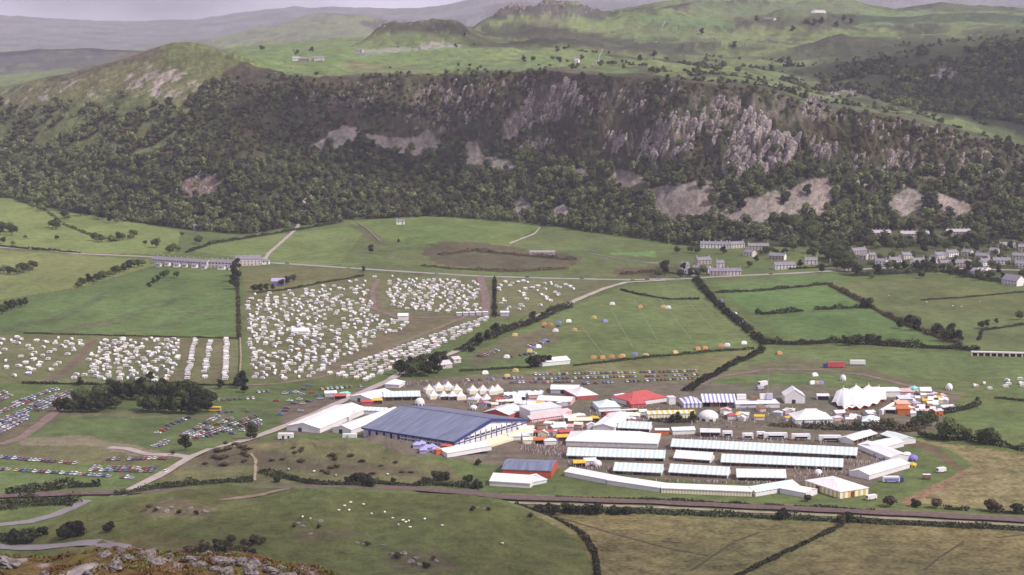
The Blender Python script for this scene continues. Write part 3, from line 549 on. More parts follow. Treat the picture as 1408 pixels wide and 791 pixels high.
TRUNK = [trunk_mesh('trunk', 7.5, 0.35, 1), trunk_mesh('trunk', 5.5, 0.3, 2), trunk_mesh('trunk', 8.0, 0.33, 3), trunk_mesh('trunk', 2.6, 0.14, 4), trunk_mesh('trunk', 2.8, 0.14, 5)]
TNAME = ['broadleaf_tree', 'leafy_tree', 'dark_tree', 'bush', 'bush']
def tree(x, y, k, s, label, group, sz=1.0, z=None):
    z = gz(x, y) if z is None else z
    o = empty(TNAME[k], (x, y, z-0.05), random.random()*6.28); o.scale = (s, s, s*sz)
    link('crown', CROWN[k], o); link('trunk', TRUNK[k], o)
    return tag(o, label, 'bush' if k > 2 else 'tree', group)
# hill woodland: thousands of crowns, one mass
def scatter_wood():
    pts = []; cell = {}
    def try_(x, y, d):
        ci, cj = int(x//d), int(y//d)
        for i in (-1, 0, 1):
            for j in (-1, 0, 1):
                for (px, py) in cell.get((d, ci+i, cj+j), ()):
                    if (px-x)**2+(py-y)**2 < d*d: return False
        cell.setdefault((d, ci, cj), []).append((x, y)); return True
    N = 130000; a = rng.uniform(-0.31, 0.31, N); Yy = np.sqrt(rng.uniform(2000**2, 3700**2, N)); X = a*Yy
    YKs, _ = prof(a); z = height(X, Yy); u, v = proj(X, Yy, z)
    clump = fbm(X/45, Yy/45, 3, 301); cl2 = fbm(X/110, Yy/110, 3, 302)
    low = (Yy > YKs[5]-4) & (Yy < YKs[6]); cliff = (Yy >= YKs[6]) & (Yy < YKs[7]-8); rim = Yy > YKs[7]+30
    dens = np.zeros(N)
    dens[low] = 0.95
    dens[cliff] = (0.06+0.85*sstep(clump, 0.43, 0.52)*np.where(X > 380, .9, 1))[cliff]
    leftm = (X < -420) & (Yy > YKs[6])
    dens[leftm & cliff] = (sstep(clump, 0.38, 0.48)*sstep(v, 130, 200)*0.5)[leftm & cliff]
    dens[(X < -420) & low] *= (0.22+0.7*sstep(clump, 0.42, 0.52))[(X < -420) & low]
    rw = inpoly(u, v, [(1125, 118), (1180, 92), (1260, 76), (1408, 60), (1600, 60), (1600, 190), (1408, 172), (1330, 160), (1260, 152), (1180, 130)]) & (Yy > 2750)
    dens[rw] = (0.92*sstep(clump, 0.36, 0.46))[rw]
    dm = (X > -430) & (X < -150) & cliff & (v > 118)
    dens[dm] = np.maximum(dens[dm], 0.8*sstep(clump, 0.34, 0.42)[dm])
    nr_ = (X > -520) & (X < -250) & cliff
    dens[nr_] *= sstep(v, 102, 128)[nr_]
    for p in SCREE: dens[inpoly(u, v, p)] *= 0.03; dens[inpoly(u, v-8, p)] *= 0.15
    for p in ([(985, 238), (1000, 200), (1010, 175), (1035, 152), (1050, 160), (1060, 185), (1085, 190), (1098, 195), (1090, 215), (1065, 240), (1020, 246)], [(690, 190), (700, 165), (720, 140), (750, 118), (790, 112), (797, 140), (775, 160), (745, 165), (715, 186)], [(150, 112), (200, 82), (250, 95), (225, 122), (170, 130)],
              [(828, 206), (835, 185), (855, 180), (862, 200), (850, 208)], [(880, 214), (885, 190), (905, 165), (935, 158), (955, 175), (945, 205), (920, 214)], [(1268, 108), (1300, 94), (1332, 95), (1300, 112)]): dens[inpoly(u, v, p)] *= 0.08
    for p in ([(1188, 334), (1190, 318), (1340, 316), (1340, 334)], [(960, 348), (962, 332), (1075, 333), (1085, 352)], [(1370, 345), (1372, 330), (1430, 330), (1430, 350)]): dens[inpoly(u, v, p)] = 0
    ul = (Yy > YKs[7]+60) & (Yy < 3700) & ~rw
    dens[ul] = (0.5*sstep(fbm(X/45, Yy/45, 4, 305), 0.64, 0.72)*sstep(X, 0, 300)+.0012)[ul]
    keep = rng.random(N) < dens
    for x, y, zz, l in zip(X[keep], Yy[keep], z[keep], (cliff | ul)[keep]):
        d = 7.4 if not l else 4.8
        if try_(x, y, d): pts.append((x, y, zz, l))
    return pts
WP = scatter_wood()
print('wood trees', len(WP))
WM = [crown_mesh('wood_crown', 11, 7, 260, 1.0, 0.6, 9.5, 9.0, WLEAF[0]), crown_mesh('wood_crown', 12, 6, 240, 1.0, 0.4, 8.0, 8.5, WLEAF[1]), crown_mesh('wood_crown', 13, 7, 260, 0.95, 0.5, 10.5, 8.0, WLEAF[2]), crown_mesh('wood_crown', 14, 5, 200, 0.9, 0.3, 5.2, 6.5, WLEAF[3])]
# each prototype crown stands in the wood as its own first tree
def woodland():
    V = np.array([(p[0], p[1], p[2]-0.3) for p in WP]); n = len(V)
    kind = rng.choice(4, n, p=[0.38, 0.24, 0.28, 0.10]); lf = (V[:, 0] < -400-160*rng.random(n)); kind = np.where(lf & (rng.random(n) < .85), 1, kind); cl = np.array([p[3] for p in WP]); sc_ = 0.85+0.65*rng.random(n)**1.5; sc_[cl & (V[:, 0] > -420)] *= 0.62  # left woods get mostly the lighter ash crowns, sunlight given by leaf colour
    kind[cl & (rng.random(n) < 0.45)] = 3
    me = bpy.data.meshes.new('woodland'); me.vertices.add(n); me.vertices.foreach_set('co', V.astype(np.float32).ravel()); me.update()
    for nm, tp, arr in (('tsc', 'FLOAT', sc_), ('trot', 'FLOAT', rng.random(n)*6.28), ('tk', 'INT', kind)):
        at_ = me.attributes.new(nm, tp, 'POINT'); at_.data.foreach_set('value', arr.astype(np.float32 if tp == 'FLOAT' else np.int32))
    o = link('woodland', me); tag(o, 'dense broadleaf woodland covering the foot and ledges of the crags', 'woodland', kind='stuff')
    ng = bpy.data.node_groups.new('woodland', 'GeometryNodeTree')
    ng.interface.new_socket('Geometry', in_out='INPUT', socket_type='NodeSocketGeometry'); ng.interface.new_socket('Geometry', in_out='OUTPUT', socket_type='NodeSocketGeometry')
    n_, l_ = ng.nodes, ng.links
    gi = n_.new('NodeGroupInput'); go = n_.new('NodeGroupOutput'); jn = n_.new('GeometryNodeJoinGeometry')
    def named(nm, tp):
        q = n_.new('GeometryNodeInputNamedAttribute'); q.data_type = tp; q.inputs['Name'].default_value = nm; return q
    s_ = named('tsc', 'FLOAT'); r_ = named('trot', 'FLOAT'); k_ = named('tk', 'INT'); cx_ = n_.new('ShaderNodeCombineXYZ'); l_.new(r_.outputs['Attribute'], cx_.inputs['Z'])
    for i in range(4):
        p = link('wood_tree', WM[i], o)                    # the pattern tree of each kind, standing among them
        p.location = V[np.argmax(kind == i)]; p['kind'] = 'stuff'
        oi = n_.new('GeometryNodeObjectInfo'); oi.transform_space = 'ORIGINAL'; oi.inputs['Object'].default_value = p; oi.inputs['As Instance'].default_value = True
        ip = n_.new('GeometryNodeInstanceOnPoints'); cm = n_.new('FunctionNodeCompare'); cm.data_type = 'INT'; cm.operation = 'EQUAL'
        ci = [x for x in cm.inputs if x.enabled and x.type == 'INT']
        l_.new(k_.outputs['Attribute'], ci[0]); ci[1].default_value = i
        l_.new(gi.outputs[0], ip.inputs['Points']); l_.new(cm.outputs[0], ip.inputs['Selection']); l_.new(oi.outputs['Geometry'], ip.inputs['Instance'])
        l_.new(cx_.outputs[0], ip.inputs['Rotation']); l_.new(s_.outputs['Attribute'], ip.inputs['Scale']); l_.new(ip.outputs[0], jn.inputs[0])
    l_.new(jn.outputs[0], go.inputs[0])
    md = o.modifiers.new('trees', 'NODES'); md.node_group = ng
woodland()

# ================================================================== roads, railway, tracks
def dense(pts, step=9.0):
    out = []
    for a, b in zip(pts[:-1], pts[1:]):
        n = max(1, int((b-a).length/step))
        for k in range(n): out.append(a.lerp(b, k/n))
    out.append(pts[-1]); return out
def strip(name, px, width, m, lift=0.14, kind='structure', parent=None, offs=0.0, world=False):
    pts = dense([Vector((*on_z(u, v), 0)) for u, v in px] if not world else px)
    V, Fq = [], []
    for i, p in enumerate(pts):
        d = (pts[min(i+1, len(pts)-1)]-pts[max(i-1, 0)]).normalized(); nrm = Vector((-d.y, d.x, 0))
        for q in (-0.5, 0, 0.5):
            w_ = p+nrm*(offs+q*width*(1+0.12*math.sin(i*1.7))); V.append((w_.x, w_.y, 0))
    V = np.array(V); V[:, 2] = height(V[:, 0], V[:, 1])+lift
    for i in range(len(pts)-1):
        for q in (0, 1): k = i*3+q; Fq.append((k, k+1, k+4, k+3))
    o = link(name, mesh_np(name, V, Fq, m), parent)
    if kind: o['kind'] = kind
    return o
TAR = mat('road_tarmac', (0.27, 0.235, 0.235), 0.9, 0.12, 0.1); LANE = mat('lane_grit', (0.33, 0.275, 0.255), 0.9, 0.2, 0.1); TRACK = mat('dirt_track', (0.165, 0.115, 0.10), 0.95, 0.3, 0.15)
BALL = mat('ballast', (0.115, 0.078, 0.075), 0.95, 0.25, 0.4); BANK = mat('bank_grit', (0.24, 0.19, 0.14), 0.95, 0.3, 0.15); STEEL = mat('rail_steel', (0.22, 0.17, 0.15), 0.5, 0.2, 1)
strip('road', [(-420, 312), (-60, 336), (0, 340), (60, 344), (110, 349), (200, 353), (290, 358), (380, 362), (470, 368), (560, 374), (660, 380), (760, 383), (860, 385), (930, 384), (1000, 380), (1090, 376), (1160, 372), (1240, 367), (1408, 372), (1830, 390)], 8.5, TAR, 0.16)
strip('lane', [(915, 386), (860, 389), (832, 397), (800, 410), (770, 424), (735, 437), (700, 452), (660, 470), (620, 487), (590, 497), (560, 508), (535, 524), (510, 535), (470, 553), (430, 571), (396, 585), (350, 603), (320, 616), (290, 628), (262, 637), (240, 646), (215, 657), (190, 669), (170, 680), (140, 692)], 6.0, LANE, 0.55)
strip('lane', [(420, 300), (404, 318), (385, 335), (370, 348), (362, 360)], 4.0, LANE, 0.18)
strip('lane', [(262, 637), (240, 632), (205, 628), (175, 618), (150, 616)], 6.0, LANE, 0.24)
strip('road', [(-300, 760), (0, 752), (60, 757), (110, 762), (170, 775), (240, 800)], 7.5, mat('road_pale', (0.20, 0.175, 0.185), 0.9, 0.15, 0.1), 0.3)
strip('road', [(-200, 735), (0, 722), (40, 718), (75, 709), (100, 698), (120, 688)], 6.5, mat('road_pale', (0.34, 0.30, 0.315)), 0.25)
strip('track', [(660, 380), (668, 410), (668, 434)], 7.0, TRACK, 0.18)
strip('track', [(672, 434), (640, 436), (600, 452), (550, 472), (500, 496), (440, 520), (380, 528), (330, 530)], 4.6, TRACK, 0.18)
strip('track', [(520, 384), (512, 400), (514, 425), (545, 436), (600, 438), (668, 434)], 4.6, TRACK, 0.2)
strip('track', [(0, 612), (30, 602), (60, 580), (90, 556), (110, 542)], 6.5, TRACK, 0.18)
strip('track', [(960, 530), (990, 518), (1060, 508), (1130, 509), (1190, 516), (1250, 531), (1330, 545)], 5.0, TRACK, 0.18)
strip('path', [(300, 724), (340, 714), (380, 702), (420, 692), (470, 681)], 3.2, TRACK, 0.22)
strip('path', [(330, 605), (322, 622), (352, 645), (350, 662)], 1.6, BANK, 0.25)
PALEG = mat('pale_grass_line', (0.17, 0.18, 0.10), .95, .3, .2); DITCH = mat('ditch', (0.062, 0.052, 0.03), .95, .3, .3)
for a_, b_ in [((872, 412), (905, 470)), ((905, 408), (950, 466)), ((935, 404), (990, 462)), ((840, 425), (870, 478)), ((962, 410), (1015, 455)), ((800, 450), (830, 488))]: strip('path', [a_, b_], 0.6, PALEG, 0.12)
for pl_ in [[(745, 706), (790, 718), (840, 733), (880, 744), (930, 757), (980, 765)], [(980, 765), (1010, 745), (1045, 732)], [(980, 765), (950, 785)], [(1270, 785), (1290, 768), (1325, 745)], [(1408, 735), (1370, 740)], [(800, 768), (735, 782)]]: strip('ditch', pl_, 1.3, DITCH, 0.12)
for pl_ in [[(0, 440), (90, 432), (150, 408)], [(60, 452), (160, 438), (235, 412)], [(150, 452), (220, 440), (280, 418), (300, 412)], [(200, 458), (290, 436), (318, 425)]]: strip('path', pl_, 3.0, DITCH, 0.10) if 0 else None
RAILPX = [(-420, 690), (0, 684), (107, 680), (300, 675), (465, 672.5), (560, 673.5), (640, 678.5), (690, 685.5), (780, 688.5), (900, 692), (1000, 697), (1100, 701.5), (1250, 708.5), (1408, 717), (1830, 742)]
rw = strip('railway', RAILPX, 9.0, BALL, 0.9)
for o_ in (-0.72, 0.72): strip('rail', RAILPX, 0.14, STEEL, 1.05, None, rw, o_)
strip('track', [(u, v+6.0) for u, v in RAILPX if u > 680], 4.0, BANK, 0.3)
strip('track', [(u, v-5.5) for u, v in RAILPX if u > 680], 3.0, mat('verge', (0.13, 0.12, 0.06), 0.95, 0.3, 0.2), 0.3)

# ================================================================== hedges, walls, fences
def hedge(px, w, h, label, m=LEAF[2], dens=7, gap=0.0, name='hedge', cat='hedge', var=0.45, seed=None, terr=False):
    r = np.random.default_rng(seed or int(px[0][0]*7+px[0][1]*13) % 9999+5)
    pts = dense([GT(u, v) if terr else Vector((*on_z(u, v), 0)) for u, v in px], 2.0)
    P0 = np.array([(p.x, p.y) for p in pts]); n = int(len(pts)*2*dens*max(1, h/2.2))
    i = r.integers(0, len(pts), n)
    s = np.cumsum(np.r_[0, np.linalg.norm(np.diff(P0, axis=0), axis=1)])
    vv_ = np.clip(fbm(s/9.0, s*0+3.3+px[0][0], 3, 401)*2.4-.7, 0.05, 1.3); hv = h*(0.35+1.0*vv_); wv = w*(0.45+0.75*np.clip(fbm(s/8.0, s*0+8.3, 2, 405)*2-.4, 0, 1.2)); gp = vnoise(s/12.0, s*0+9.1, 402) >= gap
    i = i[gp[i]]; n = len(i); th = r.uniform(0, math.pi, n); rr = 0.55+0.5*r.random(n)
    d = np.gradient(P0, axis=0); d /= np.linalg.norm(d, axis=1)[:, None]+1e-9; nr = np.stack([-d[:, 1], d[:, 0]], 1)
    lat = np.cos(th)*wv[i]/2*rr; x = P0[i]+nr[i]*lat[:, None]+d[i]*r.uniform(-1, 1, n)[:, None]
    z0 = height(x[:, 0], x[:, 1]); z = z0+np.sin(th)*hv[i]*rr*0.95+0.15
    N_ = np.stack([nr[i][:, 0]*np.cos(th), nr[i][:, 1]*np.cos(th), np.sin(th)], 1)+0.5*r.normal(size=(n, 3)); N_ /= np.linalg.norm(N_, axis=1)[:, None]
    V, Fq = leaf_quads(np.column_stack([x, z]), N_, 0.62, r)
    return tag(link(name, mesh_np(name, V, Fq, m)), label, cat)
HEDGES = [
 ([(955, 383), (975, 408), (1000, 432), (1025, 452), (1050, 474)], 6, 4.5, 'tall bushy hedge from the roadside houses down past the orange tents', 2, .1),
 ([(1040, 433), (1075, 431), (1102, 428)], 5, 3.5, 'dense dark hedge ending at a bare stretch between two bright green fields', 2, 0),
 ([(1115, 427), (1150, 425), (1195, 423)], 4, 3, 'short clumpy hedge closing the small bright green field', 2, .05),
 ([(1140, 392), (1165, 405), (1200, 424), (1230, 440), (1265, 455), (1320, 475)], 4.5, 3.2, 'diagonal russet hedge between bright green and dull green pastures', 3, .04),
 ([(985, 403), (1040, 401), (1090, 396), (1140, 391)], 3.2, 2.4, 'thin low hedge between two green fields below the road', 2, .02),
 ([(1052, 473), (1100, 474), (1150, 471), (1200, 474), (1250, 478), (1310, 480), (1345, 483)], 7, 4.8, 'long thick dark hedge along the bottom of the green pastures', 2, 0),
 ([(1050, 480), (1030, 492), (1000, 504), (985, 515), (962, 527), (945, 538)], 6, 3.2, 'dark curved hedge running down behind the blue striped marquee', 2, 0),
 ([(1045, 480), (980, 484), (900, 491), (840, 498), (790, 503)], 2.5, 1.5, 'low straight hedge below the tents on the open camping field', 2, .1),
 ([(1095, 588), (1130, 590), (1165, 591), (1185, 592)], 6, 3.4, 'dark hedge strip between the white lorries and the peaked marquees', 2, .05),
 ([(1040, 584), (1070, 586), (1095, 588)], 5, 2.6, 'scrubby dark hedge behind the lorries beside the white dome', 3, .15),
 ([(1190, 590), (1230, 594), (1262, 592)], 8, 5, 'overgrown brown hedge beside the zigzag of white marquees', 3, 0),
 ([(1255, 600), (1290, 604), (1330, 606), (1370, 612), (1408, 620), (1500, 632)], 6, 3.2, 'dark hedge with round trees above the dry straw coloured field', 2, .05),
 ([(1250, 572), (1290, 570), (1330, 562), (1345, 556)], 6, 3.5, 'hedge on the far edge of the fairground trucks', 2, .1),
 ([(700, 683), (800, 686), (900, 689), (1000, 694), (1100, 698), (1200, 703)], 2.5, 1.3, 'low hedge along the tents side of the railway', 2, .35),
 ([(1215, 696), (1260, 698), (1300, 700), (1360, 704), (1408, 707), (1500, 713)], 3, 1.8, 'patchy hedge between the railway and the dry straw field', 2, .45),
 ([(720, 702), (800, 703), (900, 706), (1000, 710), (1100, 715), (1200, 719), (1300, 724), (1408, 729), (1500, 735)], 5, 2.4, 'long dark hedge between the railway and the brown rushy fields', 2, .1),
 ([(700, 697), (730, 705), (770, 720), (800, 738), (818, 765), (822, 800)], 4, 1.8, 'winding dark hedge between the grassy knoll and the brown fields', 2, .1),
 ([(1160, 722), (1120, 741), (1080, 760), (1030, 785), (1000, 800)], 3, 1.2, 'dark overgrown ditch hedge cutting diagonally through the brown fields', 2, 0),
 ([(0, 527), (60, 528), (110, 529), (160, 530), (330, 530)], 2.5, 1.2, 'low dark hedge below the smaller caravan field', 2, .2),
 ([(326, 374), (327, 400), (328, 440), (329, 466)], 3.0, 1.6, 'thin hedge between plain green field and the large caravan field', 3, .05),
 ([(0, 458), (80, 460), (200, 463), (328, 466)], 1.5, .8, 'faint low hedge above the smaller caravan field', 3, .3),
 ([(338, 405), (400, 398), (440, 390), (500, 380)], 3, 1.4, 'low bank hedge along the top of the large caravan field', 2, .15),
 ([(680, 384), (680, 410), (680, 436)], 3.5, 2.0, 'short dark hedge dividing the caravan field from the lorry corner', 2, 0),
 ([(790, 420), (760, 430), (725, 447), (690, 458), (660, 470), (630, 484)], 7, 4.2, 'ragged dark hedge along the lane beside the caravan rows', 2, .15),
 ([(605, 512), (650, 510), (700, 507), (740, 505)], 2, 1.0, 'low hedge beside the farm shed above the crowded car park', 2, .2),
 ([(850, 398), (880, 406), (920, 412), (960, 412)], 3.0, 1.4, 'faint hedge bank crossing the top of the camping field', 2, .1),
 ([(0, 262), (20, 272), (60, 288), (90, 310), (120, 322), (160, 332)], 3.0, 2.4, 'hedge with trees between the two sunny fields under the woods', 1, .3),
 ([(-20, 337), (40, 343), (90, 347), (110, 348)], 3.0, 2.0, 'roadside hedge along the main road before the terrace', 2, .3),
 ([(255, 348), (290, 336), (340, 328), (400, 318), (470, 306)], 4.5, 2.6, 'hedge line along the foot of the woods above the terrace', 2, .05),
 ([(340, 650), (420, 664), (470, 668), (520, 665), (560, 669), (600, 667), (660, 672)], 5, 2.4, 'scrubby hedge along the railway behind the knoll', 2, .15),
 ([(160, 683), (200, 675), (250, 668), (300, 664), (345, 662)], 6, 3.4, 'dark thicket hedge at the back of the knoll beside the lane', 2, 0),
 ([(0, 682), (50, 676), (100, 670), (135, 668)], 6, 3.6, 'dark hedge at the lower edge of the car park beside the railway', 2, .05),
 ([(-40, 700), (0, 698), (40, 694), (80, 692), (105, 694)], 12, 5, 'broad dark thicket between the railway and the lower road', 2, 0),
 ([(-40, 745), (0, 742), (30, 741), (48, 744)], 8, 4, 'dark bushes beside the bend of the lower road', 2, 0),
 ([(1060, 372), (1130, 368), (1170, 364)], 3, 2, 'roadside hedge opposite the village green', 2, .3),
 ([(1165, 380), (1220, 377), (1290, 373), (1360, 386), (1408, 392), (1500, 402)], 9, 4, 'thick mixed hedge below the village back gardens', 2, .05),
 ([(1190, 362), (1240, 366), (1290, 370)], 9, 3.5, 'garden shrubs in front of the white village cottages', 1, .1),
 ([(1345, 470), (1350, 455), (1408, 447)], 2.5, 1.6, 'thin hedge across the dull green pasture', 2, .1),
 ([(1240, 415), (1320, 410), (1408, 402)], 2, 1.0, 'worn line of rushes between two dull pastures below the village', 3, .3),
 ([(880, 578), (915, 580), (955, 581)], 5, 2.2, 'dark shrubs in front of the yellow striped tent', 2, .1),
 ([(1338, 545), (1370, 548), (1408, 552)], 3, 1.4, 'low hedge in the right hand meadow behind the fair', 2, .2),
 ([(575, 365), (620, 370), (700, 374), (780, 370)], 8, 2.2, 'brown heathery bank above the main road', 3, .1), ([(600, 352), (650, 345), (720, 352), (790, 358)], 10, 2.4, 'russet bracken thicket on the mound below the woods', 3, .1),
 ([(850, 378), (900, 374), (950, 379)], 7, 2.4, 'brown bramble thicket beside the road junction', 3, .05),
]
for px, w_, h_, lb, lm, gp in HEDGES: hedge(px, w_*1.1, h_*1.15, lb, LEAF[lm], 13, gp)
STONE = mat('dry_stone', (0.30, 0.26, 0.25), 0.95, 0.25, 0.8)
def wall(px, h, w_, label, m=STONE, name='stone_wall', cat='wall', terr=False):
    pts = dense([GT(u, v) if terr else Vector((*on_z(u, v), 0)) for u, v in px], 4); V, Fq = [], []; r = random.Random(int(px[0][0]))
    for i, p in enumerate(pts):
        d = (pts[min(i+1, len(pts)-1)]-pts[max(i-1, 0)]); d.z = 0; d.normalize(); n = Vector((-d.y, d.x, 0))*w_/2; hh = h*(0.8+0.35*r.random()); z = gz(p.x, p.y)
        for q, zz in ((n, -0.3), (n*0.7, hh), (-n*0.7, hh), (-n, -0.3)): V.append((p.x+q.x, p.y+q.y, z+zz))
        if i:
            for k in range(3): a = (i-1)*4+k; Fq.append((a, a+1, a+5, a+4))
    return tag(link(name, mesh_np(name, V, Fq, m)), label, cat)
wall([(700, 336), (720, 328), (735, 322), (742, 314)], 1.4, 0.9, 'dry stone wall climbing between two green fields below the woods')
wall([(808, 349), (840, 355), (890, 362), (905, 363)], 1.2, 0.9, 'pale stone wall beside the bright green paddock')
wall([(490, 306), (505, 316), (522, 332)], 1.2, 0.9, 'broken stone wall beside the brown patch below the woods')
wall([(905, 45), (915, 30)], 1.6, 1.2, 'pale wall climbing the green hill below the rocky crest', terr=True)
wall([(815, 92), (828, 68)], 1.6, 1.2, 'pale wall crossing the upland pasture above the crags', terr=True)
wall([(330, 466), (331, 495), (329, 520)], 1.2, 1.6, 'pale stony bank beside the caravan columns', BANK)

# ================================================================== trees that stand apart
def grove(spots, label, group, kinds=(0, 1, 2), s=(0.7, 1.1), sz=1.0, terr=False):
    for q in spots:
        u, v = q[:2]; p = GT(u, v) if terr else Vector((*on_z(u, v), 0))
        tree(p.x, p.y, random.choice(kinds), (q[2] if len(q) > 2 else random.uniform(*s)), label, group, sz)
def along(pts, n, ju_=3, jv_=2):
    out = []; L = [math.dist(a, b) for a, b in zip(pts[:-1], pts[1:])]; T = sum(L)
    for k in range(n):
        d = T*(k+0.5)/n; i = 0
        while d > L[i] and i < len(L)-1: d -= L[i]; i += 1
        t = d/L[i]; out.append((pts[i][0]+(pts[i+1][0]-pts[i][0])*t+random.uniform(-ju_, ju_), pts[i][1]+(pts[i+1][1]-pts[i][1])*t+random.uniform(-jv_, jv_)))
    return out
grove(along([(78, 568), (115, 567), (160, 563)], 12)+along([(195, 566), (240, 569), (285, 568)], 14)+along([(100, 558), (150, 550), (200, 548), (250, 550), (295, 558)], 22)+along([(130, 545), (200, 541), (270, 545)], 14), 'dense dark tree in the copse between the caravans and the car park', 'trees of the dark copse', (2, 2, 0), (0.75, 1.05))
grove([(333, 531, .95), (326, 534, .7), (336, 540, .6)], 'dark tree at the bottom corner of the caravan field by the lane', 'trees at the caravan field corner', (2,))
grove([(110, 531, .55), (303, 535, .6), (207, 524, .6)], 'small dark tree on the hedge above the copse', 'small trees above the copse', (2,))
grove(along([(545, 514), (575, 516), (605, 513)], 9, 3, 3)+along([(560, 508), (600, 505), (615, 500)], 6, 3, 2), 'dark rounded tree in the clump beside the farm shed and lane', 'trees by the farm shed', (2, 0), (0.75, 1.0))
grove(along([(642, 486), (680, 463), (735, 440), (752, 430)], 9, 2, 2), 'hedgerow tree beside the lane under the caravan rows', 'hedgerow trees by the lane', (2, 4), (0.6, .9))
grove([(730, 506, .8), (738, 505, .8), (747, 503, .7), (755, 502, .65)], 'dark tree beside the long white tent', 'trees beside the long white tent', (2,))
grove([(323, 398, 1.0), (324, 388, 1.1), (322, 380, 1.0), (326, 371, .9)], 'tall dark tree in the short row below the end of the terrace', 'tall trees below the terrace', (2,), sz=1.15)
grove([(248, 364, .6), (243, 382, .6)], 'small lone tree in the green field below the terrace', 'lone trees below the terrace', (0,))
grove(along([(105, 396), (140, 385), (170, 373), (198, 364)], 15, 2, 1), 'tree in the slanting row across the pale field', 'slanting row of trees', (0, 2, 1), (0.6, .9))
grove([(205, 396, .5), (211, 391, .55), (217, 388, .6), (225, 383, .7), (229, 380, .6)], 'tree in the little group in the middle of the green field', 'little field group of trees', (2, 0))
grove(along([(-5, 378), (20, 376), (50, 371)], 9), 'tree at the edge of the sunny pale field', 'trees in the pale field', (0, 1), (0.7, 1))
grove(along([(-5, 434), (15, 427), (36, 420)], 7, 2, 1), 'tree on the slanting hedge left of the green field', 'trees left of the green field', (2, 0), (0.6, .85))
grove(along([(45, 290), (70, 285), (95, 300), (75, 318)], 16, 8, 6)+along([(90, 290), (130, 296), (150, 305)], 10, 8, 4), 'tree in the clump at the foot of the left woods', 'clump at the foot of the left woods', (0, 2, 1), (0.9, 1.3))
grove(along([(125, 328), (150, 334), (165, 330), (190, 330)], 9, 4, 3), 'tree on the sunny bank below the left woods', 'trees on the sunny bank', (0, 1), (0.8, 1.1))
grove([(215, 341, 1.0), (233, 348, .95), (238, 346, 1.1), (245, 345, .7), (273, 336, .9), (200, 337, .5), (250, 325, .5), (160, 307, .8), (170, 305, .7), (5, 335, .7), (18, 337, .6), (35, 328, .5), (78, 330, .5)], 'round tree standing alone in the sunny fields above the road', 'round trees above the road', (0, 1))
grove(along([(-10, 322), (5, 318), (16, 324)], 6, 4, 2), 'tree in the roadside clump in the sunny field', 'roadside clump', (0, 2), (.9, 1.2))
grove([(510, 351, .8), (914, 378, 1.25), (905, 381, .8), (936, 383, .8), (548, 334, .4), (500, 374, .5), (395, 391, .7), (388, 393, .6), (403, 388, .7), (350, 402, .7), (358, 402, .7), (366, 400, .6), (375, 399, .5)], 'dark tree beside the main road bend', 'trees by the main road', (2, 0))
grove([(1195, 424, .9), (1188, 424, .8), (1260, 455, .9), (1290, 462, .9), (1308, 462, .9), (1300, 470, 1.0), (1318, 471, .9), (1285, 460, .7), (1350, 452, .6), (1357, 450, .55), (1370, 445, .4), (1402, 440, .7), (1310, 470, .8)], 'round dark hedgerow tree in the pastures below the village', 'hedgerow trees below the village', (2, 0))
grove(along([(1235, 452), (1255, 447), (1265, 452)], 4, 3, 2)+along([(1160, 476), (1200, 474), (1210, 474)], 7, 3, 1), 'full tree growing out of the thick pasture hedge', 'trees of the thick pasture hedge', (2, 0), (.6, .9))
grove([(1306, 606, 1.25), (1318, 604, .8), (1295, 603, .9), (1330, 606, .7), (1358, 612, 1.0), (1350, 610, .8), (1368, 612, .7)], 'big dark round tree in the hedge above the straw field', 'big trees above the straw field', (0,))
grove([(1262, 590, .8), (1272, 590, 1.0), (1250, 590, .9), (1240, 592, .8), (1225, 592, .7), (1215, 590, .6), (1280, 586, .8), (1178, 590, .6)], 'bushy tree behind the zigzag of white marquees', 'trees behind the zigzag marquees', (0, 3), (.7, 1))
grove([(932, 581, .6), (952, 580, .6), (925, 582, .5)], 'small dark tree beside the yellow striped tent', 'trees beside the yellow striped tent', (2,))
grove([(255, 625, .8), (345, 606, .9), (350, 604, .7), (310, 618, .5), (238, 632, .6)], 'tree on the verge of the lane below the parked cars', 'trees on the lane verge', (2, 3))
grove([(490, 664, 1.2), (500, 663, 1.1), (478, 665, .8), (540, 664, .6), (508, 671, 1.3), (600, 661, 1.2), (612, 661, 1.1), (645, 663, .9), (585, 665, .8), (655, 671, 1.0), (405, 662, .7), (380, 664, .7), (425, 665, .6), (657, 641, .7)], 'round dark bush on the rough ground behind the knoll', 'bushes behind the knoll', (4,), (.7, 1))
grove([(60, 740, 1.0), (92, 750, 1.6), (107, 750, 1.7), (151, 755, 1.0), (42, 748, 1.3), (20, 748, 1.5)], 'round dark bush beside the lower road', 'bushes by the lower road', (4,))
grove(along([(730, 706), (800, 706), (870, 709)], 11, 6, 1.5), 'dark bush in the hedge between railway and brown field', 'bushes by the railway', (4,), (.8, 1.3))
grove([(1110, 690, .8), (1223, 697, 1.2), (1258, 697, .9), (1287, 699, 1.1), (1362, 703, 1.3), (1372, 704, .9), (1398, 706, 1.2), (1075, 714, 1.2), (1165, 718, 1.2), (1158, 720, 1.0)], 'bush standing beside the straight railway', 'bushes on the straight railway', (4, 3))
grove(along([(960, 335), (1000, 325), (1060, 322), (1110, 330), (1150, 345), (1170, 360), (1165, 378)], 40, 12, 8)+along([(1120, 350), (1150, 362), (1165, 372)], 16, 12, 6), 'tall full tree in the grove beside the village street', 'grove beside the village street', (2, 0, 0), (1.0, 1.4))
grove(along([(1195, 338), (1250, 340), (1330, 336), (1360, 335)], 26, 8, 4), 'tree on the bank between the terraces and the cottages', 'trees between terraces and cottages', (0, 2, 1), (.7, 1.1))
